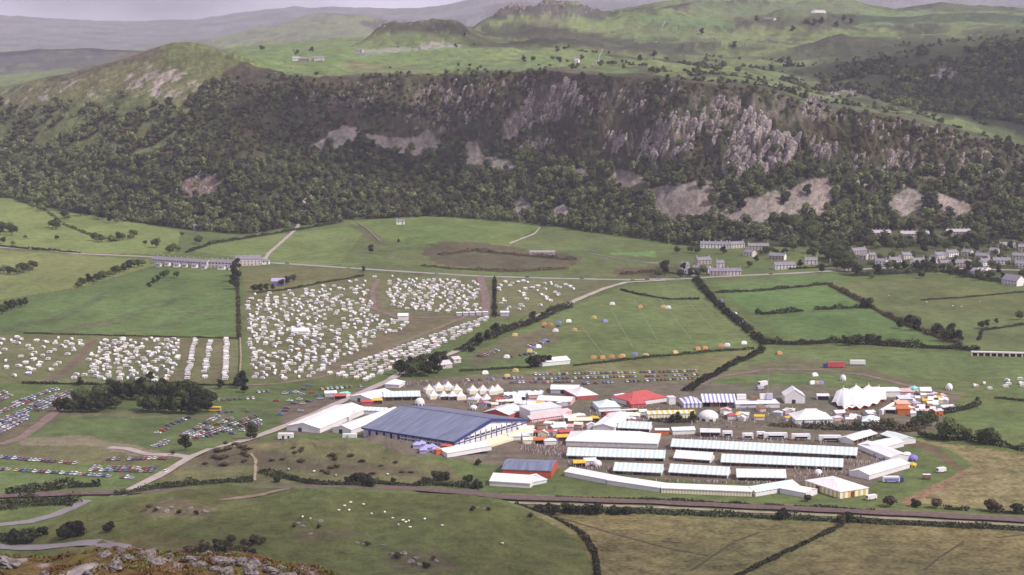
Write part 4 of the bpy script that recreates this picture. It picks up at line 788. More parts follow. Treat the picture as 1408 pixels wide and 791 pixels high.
grove(along([(1195, 372), (1250, 368), (1300, 376), (1370, 384)], 18, 10, 3), 'garden tree below the village cottages', 'garden trees below the cottages', (2, 0), (.6, .9))
grove([(967, 378, .9), (950, 381, .8), (958, 382, .9), (940, 372, .7), (1040, 360, .6), (1030, 368, .6), (1100, 368, .7), (1130, 375, .8)], 'tree among the houses at the road junction', 'trees among the junction houses', (2, 0))
grove([(360, 70, .9), (720, 84, .8), (733, 85, .8), (800, 83, .8), (770, 87, .7), (985, 100, 1), (1015, 101, 1), (1060, 98, 1), (1090, 44, 1.2), (1110, 34, 1.4), (1120, 36, 1.3), (1130, 33, 1.3), (1160, 30, 1.4), (1170, 34, 1.4), (1150, 38, 1.2), (1010, 66, 1.2), (965, 48, 1.2), (1040, 30, 1.2), (900, 78, 1), (880, 84, .9), (1203, 135, 1.2)], 'dark tree on the open upland pasture above the crags', 'trees on the upland', (2, 0), terr=True)

grove([(262, 764, .9), (280, 760, 1.1), (300, 758, 1.0), (318, 764, .9), (270, 768, .8)]+[(random.uniform(255, 385), random.uniform(748, 766)) for k in range(16)], 'russet bush on the knoll slope behind the grey boulders', 'russet bushes behind the boulders', (3, 3, 4), (.5, 1.0), terr=True)
grove([(u_, v_) for u_, v_ in [(random.uniform(245, 600), random.uniform(610, 656)) for k in range(90)] if inpoly(np.array([u_]), np.array([v_]), [(240, 645), (320, 612), (420, 618), (560, 640), (600, 655), (420, 652), (330, 645)])[0]][:40], 'low russet bush on the brown mound beside the great hall', 'bushes on the brown mound', (3,), (.5, 1.0), .42, terr=True)
grove([(205, 700, .5), (214, 705, .4), (247, 706, .4), (270, 708, .5), (405, 727, .5), (438, 726, .4), (505, 752, .5), (546, 770, .6), (585, 782, .6), (596, 770, .4), (650, 703, .5), (672, 704, .4), (730, 712, .5)], 'low bush among the knoll outcrop rocks', 'bushes among the knoll rocks', (3, 4), terr=True)
# ================================================================== tents and marquees
WHITE = mat('canvas_white', (0.66, 0.645, 0.66), 0.7, 0.06, 0.25, 0.1); CREAM = mat('canvas_cream', (0.70, 0.65, 0.52), 0.7, 0.07, 0.3, 0.1); GREYC = mat('canvas_grey', (0.54, 0.56, 0.59), 0.7, 0.1, 0.3, 0.1)
REDC = mat('canvas_red', (0.42, 0.085, 0.085), 0.7, 0.1, 0.3); PINK = mat('canvas_pink', (0.58, 0.36, 0.38), 0.7, 0.15, 0.6); ORANGE = mat('paint_orange', (0.48, 0.13, 0.04), 0.6, 0.1, 0.5); YEL = mat('canvas_yellow', (0.56, 0.38, 0.06), 0.7, 0.1, 0.5)
BLUEROOF = mat('roof_blue', (0.128, 0.148, 0.225), 0.5, 0.30, 0.35, 0.35)
for n_ in [q for q in BLUEROOF.node_tree.nodes if q.type == 'TEX_NOISE']:
    mp_ = BLUEROOF.node_tree.nodes.new('ShaderNodeMapping'); mp_.inputs['Scale'].default_value = (2.2, 0.16, 0.16); tc_ = [q for q in BLUEROOF.node_tree.nodes if q.type == 'TEX_COORD'][0]
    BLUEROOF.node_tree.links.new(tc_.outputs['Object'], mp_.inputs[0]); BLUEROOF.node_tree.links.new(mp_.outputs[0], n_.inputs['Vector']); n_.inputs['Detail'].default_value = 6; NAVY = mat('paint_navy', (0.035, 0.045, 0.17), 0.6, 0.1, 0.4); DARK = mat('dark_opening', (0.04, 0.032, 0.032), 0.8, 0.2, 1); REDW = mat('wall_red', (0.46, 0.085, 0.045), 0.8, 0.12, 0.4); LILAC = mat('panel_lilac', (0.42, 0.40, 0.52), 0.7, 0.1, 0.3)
AQUA = mat('canvas_aqua', (0.56, 0.66, 0.68), 0.7, 0.07, 0.3, 0.1); TIMBER = mat('timber', (0.20, 0.12, 0.075), 0.85, 0.25, 1); GLASS = mat('window_dark', (0.035, 0.04, 0.05), 0.15, 0.1, 1, 0.5); PURP = mat('canvas_purple', (0.20, 0.17, 0.45), 0.7, 0.2, 0.5); GREEN = mat('paint_green', (0.08, 0.22, 0.14), 0.6, 0.2, 0.5); STEELW = mat('white_post', (0.7, 0.7, 0.7), 0.5, 0.05, 1)
def st(nm, a, b, per, ax='X', duty=.5): return stripe(nm+ax, a, b, per, duty, ax)
S_AQ = st('stripe_aqua', (0.66, 0.67, 0.67), (0.46, 0.56, 0.57), 2.6); S_YW = st('stripe_yellow', (0.74, 0.72, 0.68), (0.62, 0.44, 0.09), 3.4); S_YWy = st('stripe_yellow', (0.74, 0.72, 0.68), (0.62, 0.44, 0.09), 3.4, 'Y')
S_NW = st('stripe_navy', (0.74, 0.74, 0.77), (0.26, 0.24, 0.44), 2.6); S_NWy = st('stripe_navy', (0.74, 0.74, 0.77), (0.26, 0.24, 0.44), 2.6, 'Y'); S_YC = st('stripe_cream', (0.73, 0.72, 0.64), (0.62, 0.56, 0.34), 1.6); S_PK = st('stripe_pink', (0.80, 0.74, 0.75), (0.62, 0.14, 0.20), 1.4); S_LW = st('stripe_lemon', (0.80, 0.78, 0.66), (0.68, 0.62, 0.34), 2.0)
STALLC = [mat('stall_%d' % i, c, 0.8, 0.3, 2) for i, c in enumerate([(0.22, 0.06, 0.06), (0.10, 0.06, 0.05), (0.35, 0.28, 0.25), (0.07, 0.07, 0.12), (0.40, 0.16, 0.06), (0.14, 0.05, 0.08)])]
POSTM = MB(); POSTM.box(-.07, .07, -.07, .07, 0, 2.4); POST = POSTM.mesh('post', STEELW)
CNT = []
for c in STALLC:
    b = MB(); b.box(0, 3.6, 0, 1.2, 0, 0.95); b.box(0.3, 3.3, 1.3, 1.5, 0, 2.0); CNT.append(b.mesh('counter', c))
def roof_pts(form, L, D, e, r, o):
    """list of quads/tris of a roof, corners with overhang o"""
    x0, x1, y0, y1 = -o, L+o, -o, D+o
    if form == 'gx': return [[(x0, y0, e), (x1, y0, e), (x1, D/2, r), (x0, D/2, r)], [(x1, y1, e), (x0, y1, e), (x0, D/2, r), (x1, D/2, r)]]
    if form == 'gy': return [[(x0, y1, e), (x0, y0, e), (L/2, y0, r), (L/2, y1, r)], [(x1, y0, e), (x1, y1, e), (L/2, y1, r), (L/2, y0, r)]]
    if form == 'hip':
        i = min(D*0.42, L*0.42); return [[(x0, y0, e), (x1, y0, e), (L-i, D/2, r), (i, D/2, r)], [(x1, y1, e), (x0, y1, e), (i, D/2, r), (L-i, D/2, r)], [(x0, y1, e), (x0, y0, e), (i, D/2, r), (i, D/2, r)], [(x1, y0, e), (x1, y1, e), (L-i, D/2, r), (L-i, D/2, r)]]
    if form == 'pyr': c = (L/2, D/2, r); return [[(x0, y0, e), (x1, y0, e), c, c], [(x1, y0, e), (x1, y1, e), c, c], [(x1, y1, e), (x0, y1, e), c, c], [(x0, y1, e), (x0, y0, e), c, c]]
    if form == 'mono': return [[(x0, y0, e), (x1, y0, e), (x1, y1, r), (x0, y1, r)]]
    return [[(x0, y0, e), (x1, y0, e), (x1, y1, e), (x0, y1, e)]]
def roof_mesh(name, form, L, D, e, r, o, m, bay, sag):
    b = MB()
    for q in roof_pts(form, L, D, e, r, o):
        A, B, Cc, Dd = [Vector(p) for p in q]; n = max(2, int((B-A).length/bay)*2)
        def fn(s, t, A=A, B=B, Cc=Cc, Dd=Dd, n=n):
            p = A.lerp(B, s).lerp(Dd.lerp(Cc, s), t)
            p.z -= sag*(4*t*(1-t))+sag*0.5*(1 if int(round(s*n)) % 2 else 0)*(1-0.5*t); return p
        b.grid(fn, n, 4)
        b.face([A, B, B-Vector((0, 0, .35)), A-Vector((0, 0, .35))])
    return b.mesh(name, m)
def tent(name, label, p0, p1, D, e, r, roof=None, wallm=None, form='gx', open_f=False, cat='tent', group=None, bay=5.0, sag=0.12, o=0.25, door=False, endm=None, ends=True):
    roof = roof or WHITE; wallm = wallm or WHITE; endm = endm or wallm
    a, b_ = G(*p0), G(*p1); d = b_-a; L = d.length; rz = math.atan2(d.y, d.x)
    root = empty(name, (a.x, a.y, gz(a.x, a.y)), rz); tag(root, label, cat, group)
    link('roof', roof_mesh('roof', form, L, D, e, r, o, roof, bay, sag), root)
    t = 0.05
    def top(x, y):
        if form == 'gx': return e+(r-e)*(1-abs(y-D/2)/(D/2))
        if form == 'gy': return e+(r-e)*(1-abs(x-L/2)/(L/2))
        if form == 'mono': return e+(r-e)*y/D
        return e
    def wallp(nm, A, B, m):
        A, B = Vector(A), Vector(B); k = 6; w = MB(); pts = []
        bot = [A.lerp(B, i/k) for i in range(k+1)]
        for i in range(k):
            p, q = bot[i], bot[i+1]; w.face([(p.x, p.y, -0.2), (q.x, q.y, -0.2), (q.x, q.y, top(q.x, q.y)-0.06), (p.x, p.y, top(p.x, p.y)-0.06)])
        return w.obj(nm, m, root)
    wallp('back_wall', (L-t, D-t), (t, D-t), wallm)
    if ends: wallp('end_wall', (t, D-t), (t, t), endm); wallp('end_wall', (L-t, t), (L-t, D-t), endm)
    if open_f:
        n = max(1, int(L/bay)); w = L/n
        for i in range(n+1):
            q = link('post', POST, root, (min(max(i*w, .1), L-.1), 0.15, 0)); q.scale.z = e/2.4
        for i in range(n):
            if random.random() < 0.88:
                q = link('counter', random.choice(CNT), root, (i*w+0.5, 1.2+random.random()*1.5, 0)); q.scale.x = (w-1)/3.6
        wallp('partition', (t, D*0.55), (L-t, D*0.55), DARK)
    else:
        wallp('front_wall', (t, t), (L-t, t), wallm)
        if door:
            w = MB(); w.box(L*.35, L*.35+2.4, -0.03, 0.03, 0, min(2.4, e-.3)); w.obj('doorway', DARK, root)
    return root
# ---- the great hall
def hall():
    a = G(500, 602.5); b_ = G(623, 622); d = b_-a; rz = math.atan2(d.y, d.x); L, D, E, R = 66.0, 74.0, 6.3, 13.4
    root = empty('pavilion', (a.x, a.y, 0), rz); tag(root, 'huge blue roofed pavilion hall with white gable end', 'pavilion')
    o = 0.8; n = 22
    for k in range(n):                                   # roof sheets, slightly stepped seams
        x0, x1 = -o+(L+2*o)*k/n, -o+(L+2*o)*(k+1)/n-0.06; dz = 0.05*(k % 2)
        for sgn, nm in ((0, 'roof_panel'), (1, 'roof_panel')):
            m = MB(); y0, y1 = (-o, D/2) if not sgn else (D+o, D/2)
            for (zz) in (0,): m.face([(x0, y0, E+dz), (x1, y0, E+dz), (x1, y1, R+dz), (x0, y1, R+dz)] if not sgn else [(x1, y0, E+dz), (x0, y0, E+dz), (x0, y1, R+dz), (x1, y1, R+dz)])
            m.obj(nm, BLUEROOF, root)
    m = MB(); m.extr([(-o, E-1.0), (D/2, R-1.0), (D/2, R+.15), (-o, E+.12)], 0, 0.35); 
    def gabf(x, nm):
        m = MB()
        for (y0, y1) in ((-o, D/2), (D+o, D/2)):
            h = 1.9 if x > 0 else 0.7
            P4 = [(x, y0, E-h*0.6), (x, y1, R-h), (x, y1, R+.12), (x, y0, E+.12)]
            m.face(P4); m.face([(p[0]+.3, p[1], p[2]) for p in P4][::-1]); m.face([P4[0], P4[1], (x+.3, y1, R-h), (x+.3, y0, E-h*.6)]); m.face([P4[3], P4[2], (x+.3, y1, R+.12), (x+.3, y0, E+.12)])
        m.obj(nm, NAVY, root)
    gabf(L+o, 'gable_fascia'); gabf(-o-.3, 'gable_fascia')
    m = MB(); m.box(-o, L+o, -o-.25, -o, E-.75, E+.1); m.obj('eave_fascia', NAVY, root)
    m = MB(); m.box(-o, L+o, D/2-.5, D/2+.5, R-.05, R+.22); m.obj('ridge_cap', mat('ridge_cap', (0.15, 0.14, 0.24)), root)
    w = MB(); w.box(0.4, L-.4, .5, D-.5, 0, E-.3); w.obj('inner_wall', mat('hall_inner', (0.10, 0.10, 0.19), 0.8), root)
    nb = 12
    pc = [mat('panel_lilac2', (0.46, 0.43, 0.58)), mat('panel_pale', (0.70, 0.67, 0.72)), mat('panel_blue', (0.22, 0.23, 0.42)), LILAC]
    for k in range(nb):
        x0 = .4+(L-.8)*k/nb; wd = (L-.8)/nb; left = k < 5
        p = MB(); p.box(x0+.25, x0+wd*0.55, 0.25, .47, 0, E-.9); pn = p.obj('wall_panel', pc[0] if left else pc[2], root)
        p = MB(); p.box(x0+wd*.58, x0+wd-.2, 0.22, .46, 0.0, E-1.6); p.obj('doorway' if left else 'window', DARK if left else GLASS, root)
        p = MB(); p.box(x0-.14, x0+.14, -.3, .2, 0, E-.7); p.obj('column', pc[1], root)
        if not left:
            p = MB(); p.box(x0+.3, x0+wd-.3, .10, .21, 1.6, 2.4); p.obj('white_band', WHITE, root); p = MB(); p.box(x0+.3, x0+wd-.3, .10, .21, 3.7, 4.4); p.obj('white_band', WHITE, root)
        else:
            p = MB(); p.box(x0+wd*.62, x0+wd-.3, -1.6, .05, 0, 2.1); p.obj('porch', TIMBER, root)
    # gable end
    g = MB(); N = 14
    for k in range(N):
        y0, y1 = D*k/N+.05, D*(k+1)/N-.05; zt = lambda y: E+(R-E)*(1-abs(y-D/2)/(D/2))-1.3
        q = MB(); q.face([(L+.05, y0, 0), (L+.05, y1, 0), (L+.05, y1, zt(y1)+.8), (L+.05, y0, zt(y0)+.8)]); q.obj('gable_panel', pc[1] if k % 3 else mat('panel_white', (0.80, 0.79, 0.82)), root)
        q = MB(); q.box(L+.06, L+.22, y0+.8, y1-.8, 5.2, 6.3); 
        if zt(y0) > 6.6 and zt(y1) > 6.6: q.obj('window', GLASS, root)
        q = MB(); q.box(L+.06, L+.45, y0-.15, y0+.1, 0, min(zt(y0), 8)); q.obj('column', NAVY, root)
        q = MB(); q.box(L+.06, L+.3, y0, y1, 4.2, 4.6); q.obj('rail', NAVY, root)
    # cream striped canopy along the gable
    c = MB(); c.grid(lambda s, t: (L+3.0+t*7.5, 14+s*56, 3.0-1.5*t*t-0.15*(int(s*26) % 2)), 26, 5); c.face([(L+3, 14, 0), (L+10.5, 14, 0), (L+10.5, 14, 1.5), (L+3, 14, 2.9)]); c.face([(L+10.5, 14, 0), (L+10.5, 70, 0), (L+10.5, 70, 1.5), (L+10.5, 14, 1.5)])
    c.obj('canopy', stripe('stripe_creamY', (0.73, 0.70, 0.55), (0.66, 0.56, 0.30), 2.4, .55, 'Y'), root)
    return root
hall()
S_AQW = WHITE
rowg = 'striped trade stand marquees'
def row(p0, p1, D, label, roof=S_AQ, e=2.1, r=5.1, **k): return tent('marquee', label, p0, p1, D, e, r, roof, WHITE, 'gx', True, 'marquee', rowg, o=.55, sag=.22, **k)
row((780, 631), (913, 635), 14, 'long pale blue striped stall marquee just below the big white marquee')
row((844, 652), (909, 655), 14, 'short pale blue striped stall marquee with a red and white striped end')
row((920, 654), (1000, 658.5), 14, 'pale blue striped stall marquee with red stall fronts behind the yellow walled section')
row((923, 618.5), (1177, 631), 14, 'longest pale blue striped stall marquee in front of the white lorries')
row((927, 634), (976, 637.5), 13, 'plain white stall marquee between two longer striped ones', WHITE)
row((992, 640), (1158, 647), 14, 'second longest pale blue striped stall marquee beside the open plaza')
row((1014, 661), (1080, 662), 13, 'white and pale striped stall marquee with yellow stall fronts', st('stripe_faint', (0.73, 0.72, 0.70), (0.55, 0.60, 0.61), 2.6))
row((850, 592.5), (893, 594.5), 12, 'pale blue striped stall tent meeting the slanting white marquee')
tent('marquee', 'big plain white hipped marquee among the striped stall rows', (778, 613), (904, 617), 27, 3.0, 7.0, WHITE, mat('canvas_shade', (0.50, 0.48, 0.50)), 'hip', cat='marquee', sag=.35)
# perimeter marquees
tent('marquee', 'white perimeter marquee next to the red walled shed', (776, 655), (833, 666), 11, 2.6, 4.3, WHITE, WHITE, cat='marquee')
tent('marquee', 'white perimeter marquee in the middle of the lower edge', (834, 666.5), (907, 677.5), 11, 2.6, 4.3, WHITE, WHITE, cat='marquee')
tent('marquee', 'white perimeter marquee with pale yellow striped walls', (909, 678), (1034, 683), 11, 2.7, 4.2, WHITE, S_YC, cat='marquee')
tent('marquee', 'pale blue striped perimeter marquee slanting up to the yellow striped hall', (1039, 683), (1098, 673), 11, 2.6, 4.3, S_AQ, WHITE, cat='marquee')
tent('tent', 'small plain white box tent beside the yellow striped marquee', (1108, 685), (1124, 679.5), 16, 2.8, 3.9, WHITE, WHITE, 'gy')
t_ = tent('marquee', 'large white marquee with bold yellow striped walls beside the railway', (1155, 686), (1194, 680), 29, 3.8, 6.6, WHITE, S_YW, 'hip', cat='marquee', endm=S_YWy, sag=.25)
for nm, bx in (('doorway', (7, 9.5, -.08, 0, 0, 3)), ('doorway', (-.08, 0, 17, 20, 0, 3))):
    b = MB(); b.box(*bx); b.obj(nm, mat('door_red', (0.18, 0.05, 0.04)), t_)
tent('marquee', 'white marquee of the zigzag next to the yellow striped one', (1195, 660), (1251, 643.5), 13, 2.8, 4.6, WHITE, WHITE, cat='marquee')
tent('marquee', 'white marquee forming the elbow of the zigzag by the small tents', (1224, 636), (1252, 633.5), 36, 2.8, 4.6, WHITE, WHITE, 'gy', cat='marquee', ends=True)
tent('marquee', 'white marquee at the upper bend of the zigzag', (1206, 623), (1243, 614), 13, 2.7, 4.4, WHITE, WHITE, cat='marquee')
tent('marquee', 'pale striped marquee at the far tip of the zigzag', (1210, 603), (1238, 612), 11, 2.7, 4.2, S_AQ, WHITE, cat='marquee', open_f=True)
tent('marquee', 'white marquee with a yellow stall front at the far end of the plaza', (1173, 612), (1206, 602), 10, 2.7, 4.2, WHITE, WHITE, cat='marquee', open_f=True)
tent('tent', 'low white covered walkway crossing the plaza to the zigzag marquees', (1180, 616), (1218, 632), 4, 2.2, 2.8, mat('canvas_shade', (0.50, 0.48, 0.50)), WHITE)
# lower left of the stalls
sh = tent('shed', 'blue grey roofed shed with bright red walls', (690, 655.5), (758, 658), 25, 4.2, 6.2, BLUEROOF, REDW, 'gx', cat='shed', sag=0)
tent('tent', 'white gabled tent in front of the red walled shed', (673, 668), (729, 671.5), 17, 2.7, 5.2, WHITE, WHITE, 'gx')
tent('tent', 'small grey blue lean-to tent against the red shed', (731, 668), (752, 664), 9, 2.0, 3.4, GREYC, GREYC, 'mono')
tent('tent', 'long low white tent beside the gable end of the great hall', (615, 635), (676, 624), 12, 2.6, 3.8, WHITE, WHITE, 'gx')
# left group
tent('marquee', 'long white marquee at the entrance lane left of the great hall', (394, 592), (440, 596), 66, 3.0, 5.6, WHITE, WHITE, 'gy', cat='marquee', door=True)
tent('marquee', 'white marquee standing close beside the blue roof of the great hall', (457, 595), (483, 598), 62, 3.0, 5.2, WHITE, WHITE, 'gy', cat='marquee', door=True)
tent('marquee', 'white cross marquee joining the two long ones by the entrance', (440, 578), (480, 580), 16, 3.0, 5.0, WHITE, WHITE, 'gx', cat='marquee')
tent('marquee', 'narrow pale aqua striped tent behind the white entrance marquees', (484, 569), (530, 571), 9, 2.6, 4.0, S_AQ, WHITE, 'gx', cat='marquee')
tent('marquee', 'white tent at the top of the entrance lane', (481, 551), (511, 555), 26, 2.8, 4.8, WHITE, WHITE, 'gy', cat='marquee', door=True)
tent('marquee', 'pale striped open fronted tent behind the great hall roof', (528, 551.5), (578, 550.5), 17, 2.8, 4.8, S_AQ, WHITE, 'gx', True, 'marquee')
tent('tent', 'small white peaked tent beside the lane above the entrance', (529, 533), (549, 534), 13, 2.4, 5.0, WHITE, WHITE, 'pyr')
tent('kiosk', 'teal roofed kiosk by the entrance lane', (471, 547), (482, 545), 6, 2.3, 3.0, mat('canvas_teal', (0.25, 0.55, 0.50)), WHITE, 'gx', cat='kiosk')
# domes and pagodas
def dome(name, label, p, rad, h, m, cat='tent', legs=True, z0=1.2):
    c = G(*p); root = empty(name, (c.x, c.y, gz(c.x, c.y))); tag(root, label, cat)
    b = MB(); b.lathe([(rad*math.cos(t), z0+(h-z0)*math.sin(t)) for t in np.linspace(0, math.pi/2-.02, 7)], 16); b.obj('canopy', m, root, smooth=False)
    b = MB()
    for k in range(16):
        a0, a1 = 2*math.pi*k/16, 2*math.pi*(k+1)/16; zb = 0 if k % 2 else z0*.7; p_, q_ = (rad*.98*math.cos(a0), rad*.98*math.sin(a0)), (rad*.98*math.cos(a1), rad*.98*math.sin(a1))
        b.face([(*p_, zb), (*q_, zb), (*q_, z0), (*p_, z0)])
    b.obj('skirt_wall', m, root)
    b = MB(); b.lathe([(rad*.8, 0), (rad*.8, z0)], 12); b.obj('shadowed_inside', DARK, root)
    return root
dome('dome_tent', 'white dome tent with scalloped dark base near the striped blue marquee', (974, 577), 6.2, 6.0, WHITE, z0=1.8)
dome('dome_tent', 'small white dome behind the ridge of the great hall', (577, 556.5), 3.2, 4.5, WHITE)
dome('dome_tent', 'tiny white dome close behind the great hall roof', (651, 563), 2.4, 2.8, WHITE)
dome('dome_tent', 'small purple and white dome tent outside the zigzag marquees', (1255, 633), 3.0, 3.4, PURP)
dome('dome_tent', 'small yellow tent on the grass outside the zigzag marquees', (1254, 641.5), 2.6, 2.3, YEL)
dome('dome_tent', 'tiny white dome tent beside the purple one', (1247, 627), 2.4, 2.4, WHITE)
dome('stall_tent', 'small white round stall tent on the plaza', (1125, 653), 2.2, 3.2, WHITE); dome('stall_tent', 'round white stall tent between the two left striped rows', (821, 641), 2.6, 3.4, WHITE)
dome('water_tank', 'white round tank on the meadow behind the spiky big top', (1159, 523.5), 2.2, 4.2, WHITE, 'tank'); dome('water_tank', 'white round balloon tank beside the fairground trucks', (1305, 536), 2.4, 4.4, WHITE, 'tank')
def pagoda(p, s, label, face_dark):
    c = G(*p); root = empty('pagoda_tent', (c.x, c.y, gz(c.x, c.y)), 0.35); tag(root, label, 'tent', 'yellow tipped pagoda tents'); h = s/2
    b = MB(); ring = [(h, 2.4), (h*.62, 3.3), (h*.3, 4.6), (h*.16, 5.4)]
    sq = [(-1, -1), (1, -1), (1, 1), (-1, 1)]
    for (r0, z0), (r1, z1) in zip(ring[:-1], ring[1:]):
        for k in range(4):
            (a, b0), (c2, d2) = sq[k], sq[(k+1) % 4]; b.face([(a*r0, b0*r0, z0), (c2*r0, d2*r0, z0), (c2*r1, d2*r1, z1), (a*r1, b0*r1, z1)])
    b.obj('roof', WHITE, root)
    b = MB(); r1, z1 = ring[-1]
    for k in range(4):
        (a, b0), (c2, d2) = sq[k], sq[(k+1) % 4]; b.face([(a*r1*1.2, b0*r1*1.2, z1-.25), (c2*r1*1.2, d2*r1*1.2, z1-.25), (0, 0, z1+.9)])
    b.obj('peak_cap', YEL, root)
    for k in range(4):
        (a, b0), (c2, d2) = sq[k], sq[(k+1) % 4]; w = MB(); w.face([(a*h*.97, b0*h*.97, 0), (c2*h*.97, d2*h*.97, 0), (c2*h*.97, d2*h*.97, 2.4), (a*h*.97, b0*h*.97, 2.4)]); w.obj('side_wall', (DARK if face_dark else CREAM) if k == 0 else WHITE, root)
for i, (u, v) in enumerate([(590, 540), (603, 537), (616, 536), (628, 540), (650, 541), (664, 541), (677, 542), (684, 540), (596, 548), (610, 549), (622, 549), (633, 549), (656, 552), (669, 553)]):
    pagoda((u, v), 6.4, 'white pagoda tent with yellow peak and '+('dark open front' if i in (9, 10, 12, 13) else 'cream front')+' behind the great hall', i in (9, 10, 12, 13))
# middle of the site
tent('marquee', 'pale grey marquee with a red gable beside the hall roof corner', (664, 573), (699, 577), 22, 3.0, 5.6, GREYC, REDW, 'gy', cat='marquee')
k_ = tent('stage_block', 'tall white and grey stage block with pink striped canopies', (729, 578), (772, 572), 12, 6.0, 7.2, GREYC, WHITE, 'mono', cat='stage')
for i in range(6): 
    b = MB(); b.grid(lambda s, t, i=i: (-3+i*4.6+s*4.4, -1-t*5, 3.4-1.6*t-0.3*abs(s-.5)), 4, 2); b.face([(-3+i*4.6, -6, 0), (1.4+i*4.6, -6, 0), (1.4+i*4.6, -6, 1.2), (-3+i*4.6, -6, 1.2)]); b.obj('striped_canopy', S_PK, k_)
tent('tent', 'white tent with pink striped side beside the stage block', (776, 572), (786, 570), 8, 2.5, 3.6, S_PK, S_PK, 'gx')
tent('marquee', 'wide white flat marquee behind the stage block', (738, 556), (785, 558), 16, 2.8, 4.4, WHITE, PINK, 'gx', cat='marquee')
tent('marquee', 'white box marquee with dark window front below the parked cars', (757, 541), (796, 541.5), 16, 2.8, 4.2, WHITE, LILAC, 'gx', cat='marquee', door=True)
tent('marquee', 'white peaked marquee with a red open front', (793, 550), (822, 548), 22, 2.6, 6.4, WHITE, REDC, 'pyr', cat='marquee', sag=.5)
tent('marquee', 'pale aqua peaked marquee in the middle of the grounds', (823, 567), (853, 566), 18, 3.2, 6.6, AQUA, AQUA, 'pyr', cat='marquee', sag=.4)
tent('canopy', 'narrow white canopy in front of the aqua marquee', (826, 571.5), (877, 569), 3, 2.8, 3.1, WHITE, WHITE, 'flat', True)
tent('stall', 'low red roofed stall below the white canopy', (836, 575), (854, 573), 6, 2.2, 3.0, REDC, REDC, 'gx', cat='stall')
tent('marquee', 'slanting white marquee leading down to the big hipped marquee', (815, 592), (845, 594), 40, 2.8, 4.4, WHITE, WHITE, 'gy', cat='marquee')
tent('tent', 'small white and blue tent in front of the red marquee', (850, 553), (868, 552), 9, 3.4, 5.0, WHITE, WHITE, 'pyr', door=True)
tent('marquee', 'bright red roofed marquee with white walls', (869, 559), (918, 552), 22, 3.0, 7.0, REDC, WHITE, 'hip', cat='marquee', sag=.3)
tent('marquee', 'red lean-to front of the bright red marquee', (868, 561), (888, 559.5), 8, 2.4, 4.0, REDC, REDC, 'gx', cat='marquee')
tent('kiosk', 'white box kiosk at the right end of the red marquee', (920, 556.5), (929, 556), 5, 4.8, 5.0, WHITE, WHITE, 'flat', cat='kiosk')
tent('marquee', 'yellow and white striped long tent above dark shrubs', (891, 576), (956, 574.5), 9, 3.0, 4.2, S_YW, S_LW, 'gx', cat='marquee')
tent('marquee', 'blue and white striped marquee with dark doorways', (966, 560), (1012, 560), 24, 3.4, 6.4, S_NW, S_NW, 'gx', cat='marquee', open_f=True, endm=S_NWy)
tent('tent', 'smaller blue and white striped tent at the end of the striped marquee', (940, 561), (965, 560.5), 17, 3.0, 6.0, S_NW, S_NW, 'pyr', endm=S_NWy)
q_ = tent('fairground_stage', 'white fairground stage with lilac bands beside the blue striped marquee', (1012, 562), (1072, 561), 14, 3.0, 3.2, WHITE, WHITE, 'flat', cat='stage')
b = MB(); b.box(2, 22, -.2, -.05, .2, 1.2); b.obj('lilac_band', LILAC, q_); b = MB(); b.box(3, 20, -.2, -.05, 2.1, 2.7); b.obj('lilac_band', NAVY, q_)
for k, (x, y, w_, h_, m) in enumerate([(3, 12, 6, 6.5, WHITE), (11, 10, 5, 5.5, TIMBER), (18, 12, 4, 6.5, WHITE), (22, 11, 4, 7, LILAC)]):
    b = MB(); b.box(x, x+w_, y, y+3, 3.3, h_); b.obj('backdrop', m, q_)
tent('tent', 'tall white peaked tent on the meadow edge', (1079, 555), (1107, 555), 14, 4.6, 9.0, WHITE, WHITE, 'gy', door=True)
tent('marquee', 'long white peaked marquee behind the dark hedge', (1094, 584), (1146, 583), 20, 3.0, 7.8, WHITE, WHITE, 'hip', cat='marquee', sag=.5)
tent('tent', 'pale tent with stepped roof beside the slanting white canopy', (1185, 586), (1208, 587), 14, 3.0, 5.8, AQUA, AQUA, 'hip')
tent('tent', 'flat white tent to the right of the spiky big top', (1212, 546.5), (1238, 546), 14, 4.0, 5.2, WHITE, WHITE, 'gx')
tent('canopy', 'slanting white canopy walkway beside the orange fairground trucks', (1208, 570), (1213, 570.5), 60, 2.6, 3.4, WHITE, WHITE, 'gy')
tent('kiosk', 'small white kiosk left of the spiky big top', (1124, 550.5), (1140, 550.5), 7, 3.0, 3.8, WHITE, WHITE, 'gx', True, cat='kiosk')
tent('kiosk', 'small white open tent below the slanting canopy', (1217, 569), (1232, 569), 7, 2.8, 3.6, WHITE, WHITE, 'gx', True, cat='kiosk')
tent('kiosk', 'small red roofed white kiosk right of the white dome', (1001, 577), (1012, 577), 5, 2.6, 4.0, REDC, WHITE, 'pyr', cat='kiosk')
tent('tent', 'rounded white tube tent beside the yellow stall', (925, 598), (956, 597), 7, 2.6, 4.0, AQUA, WHITE, 'gx')
tent('kiosk', 'orange and yellow stall front beside the tube tent', (901, 598), (920, 598), 5, 3.0, 3.6, WHITE, ORANGE, 'gx', cat='kiosk')
tent('marquee', 'timber posted white pavilion with yellow stripes near the lorries', (963, 601), (990, 601.5), 9, 3.0, 4.4, GREYC, S_LW, 'gx', True, cat='marquee')
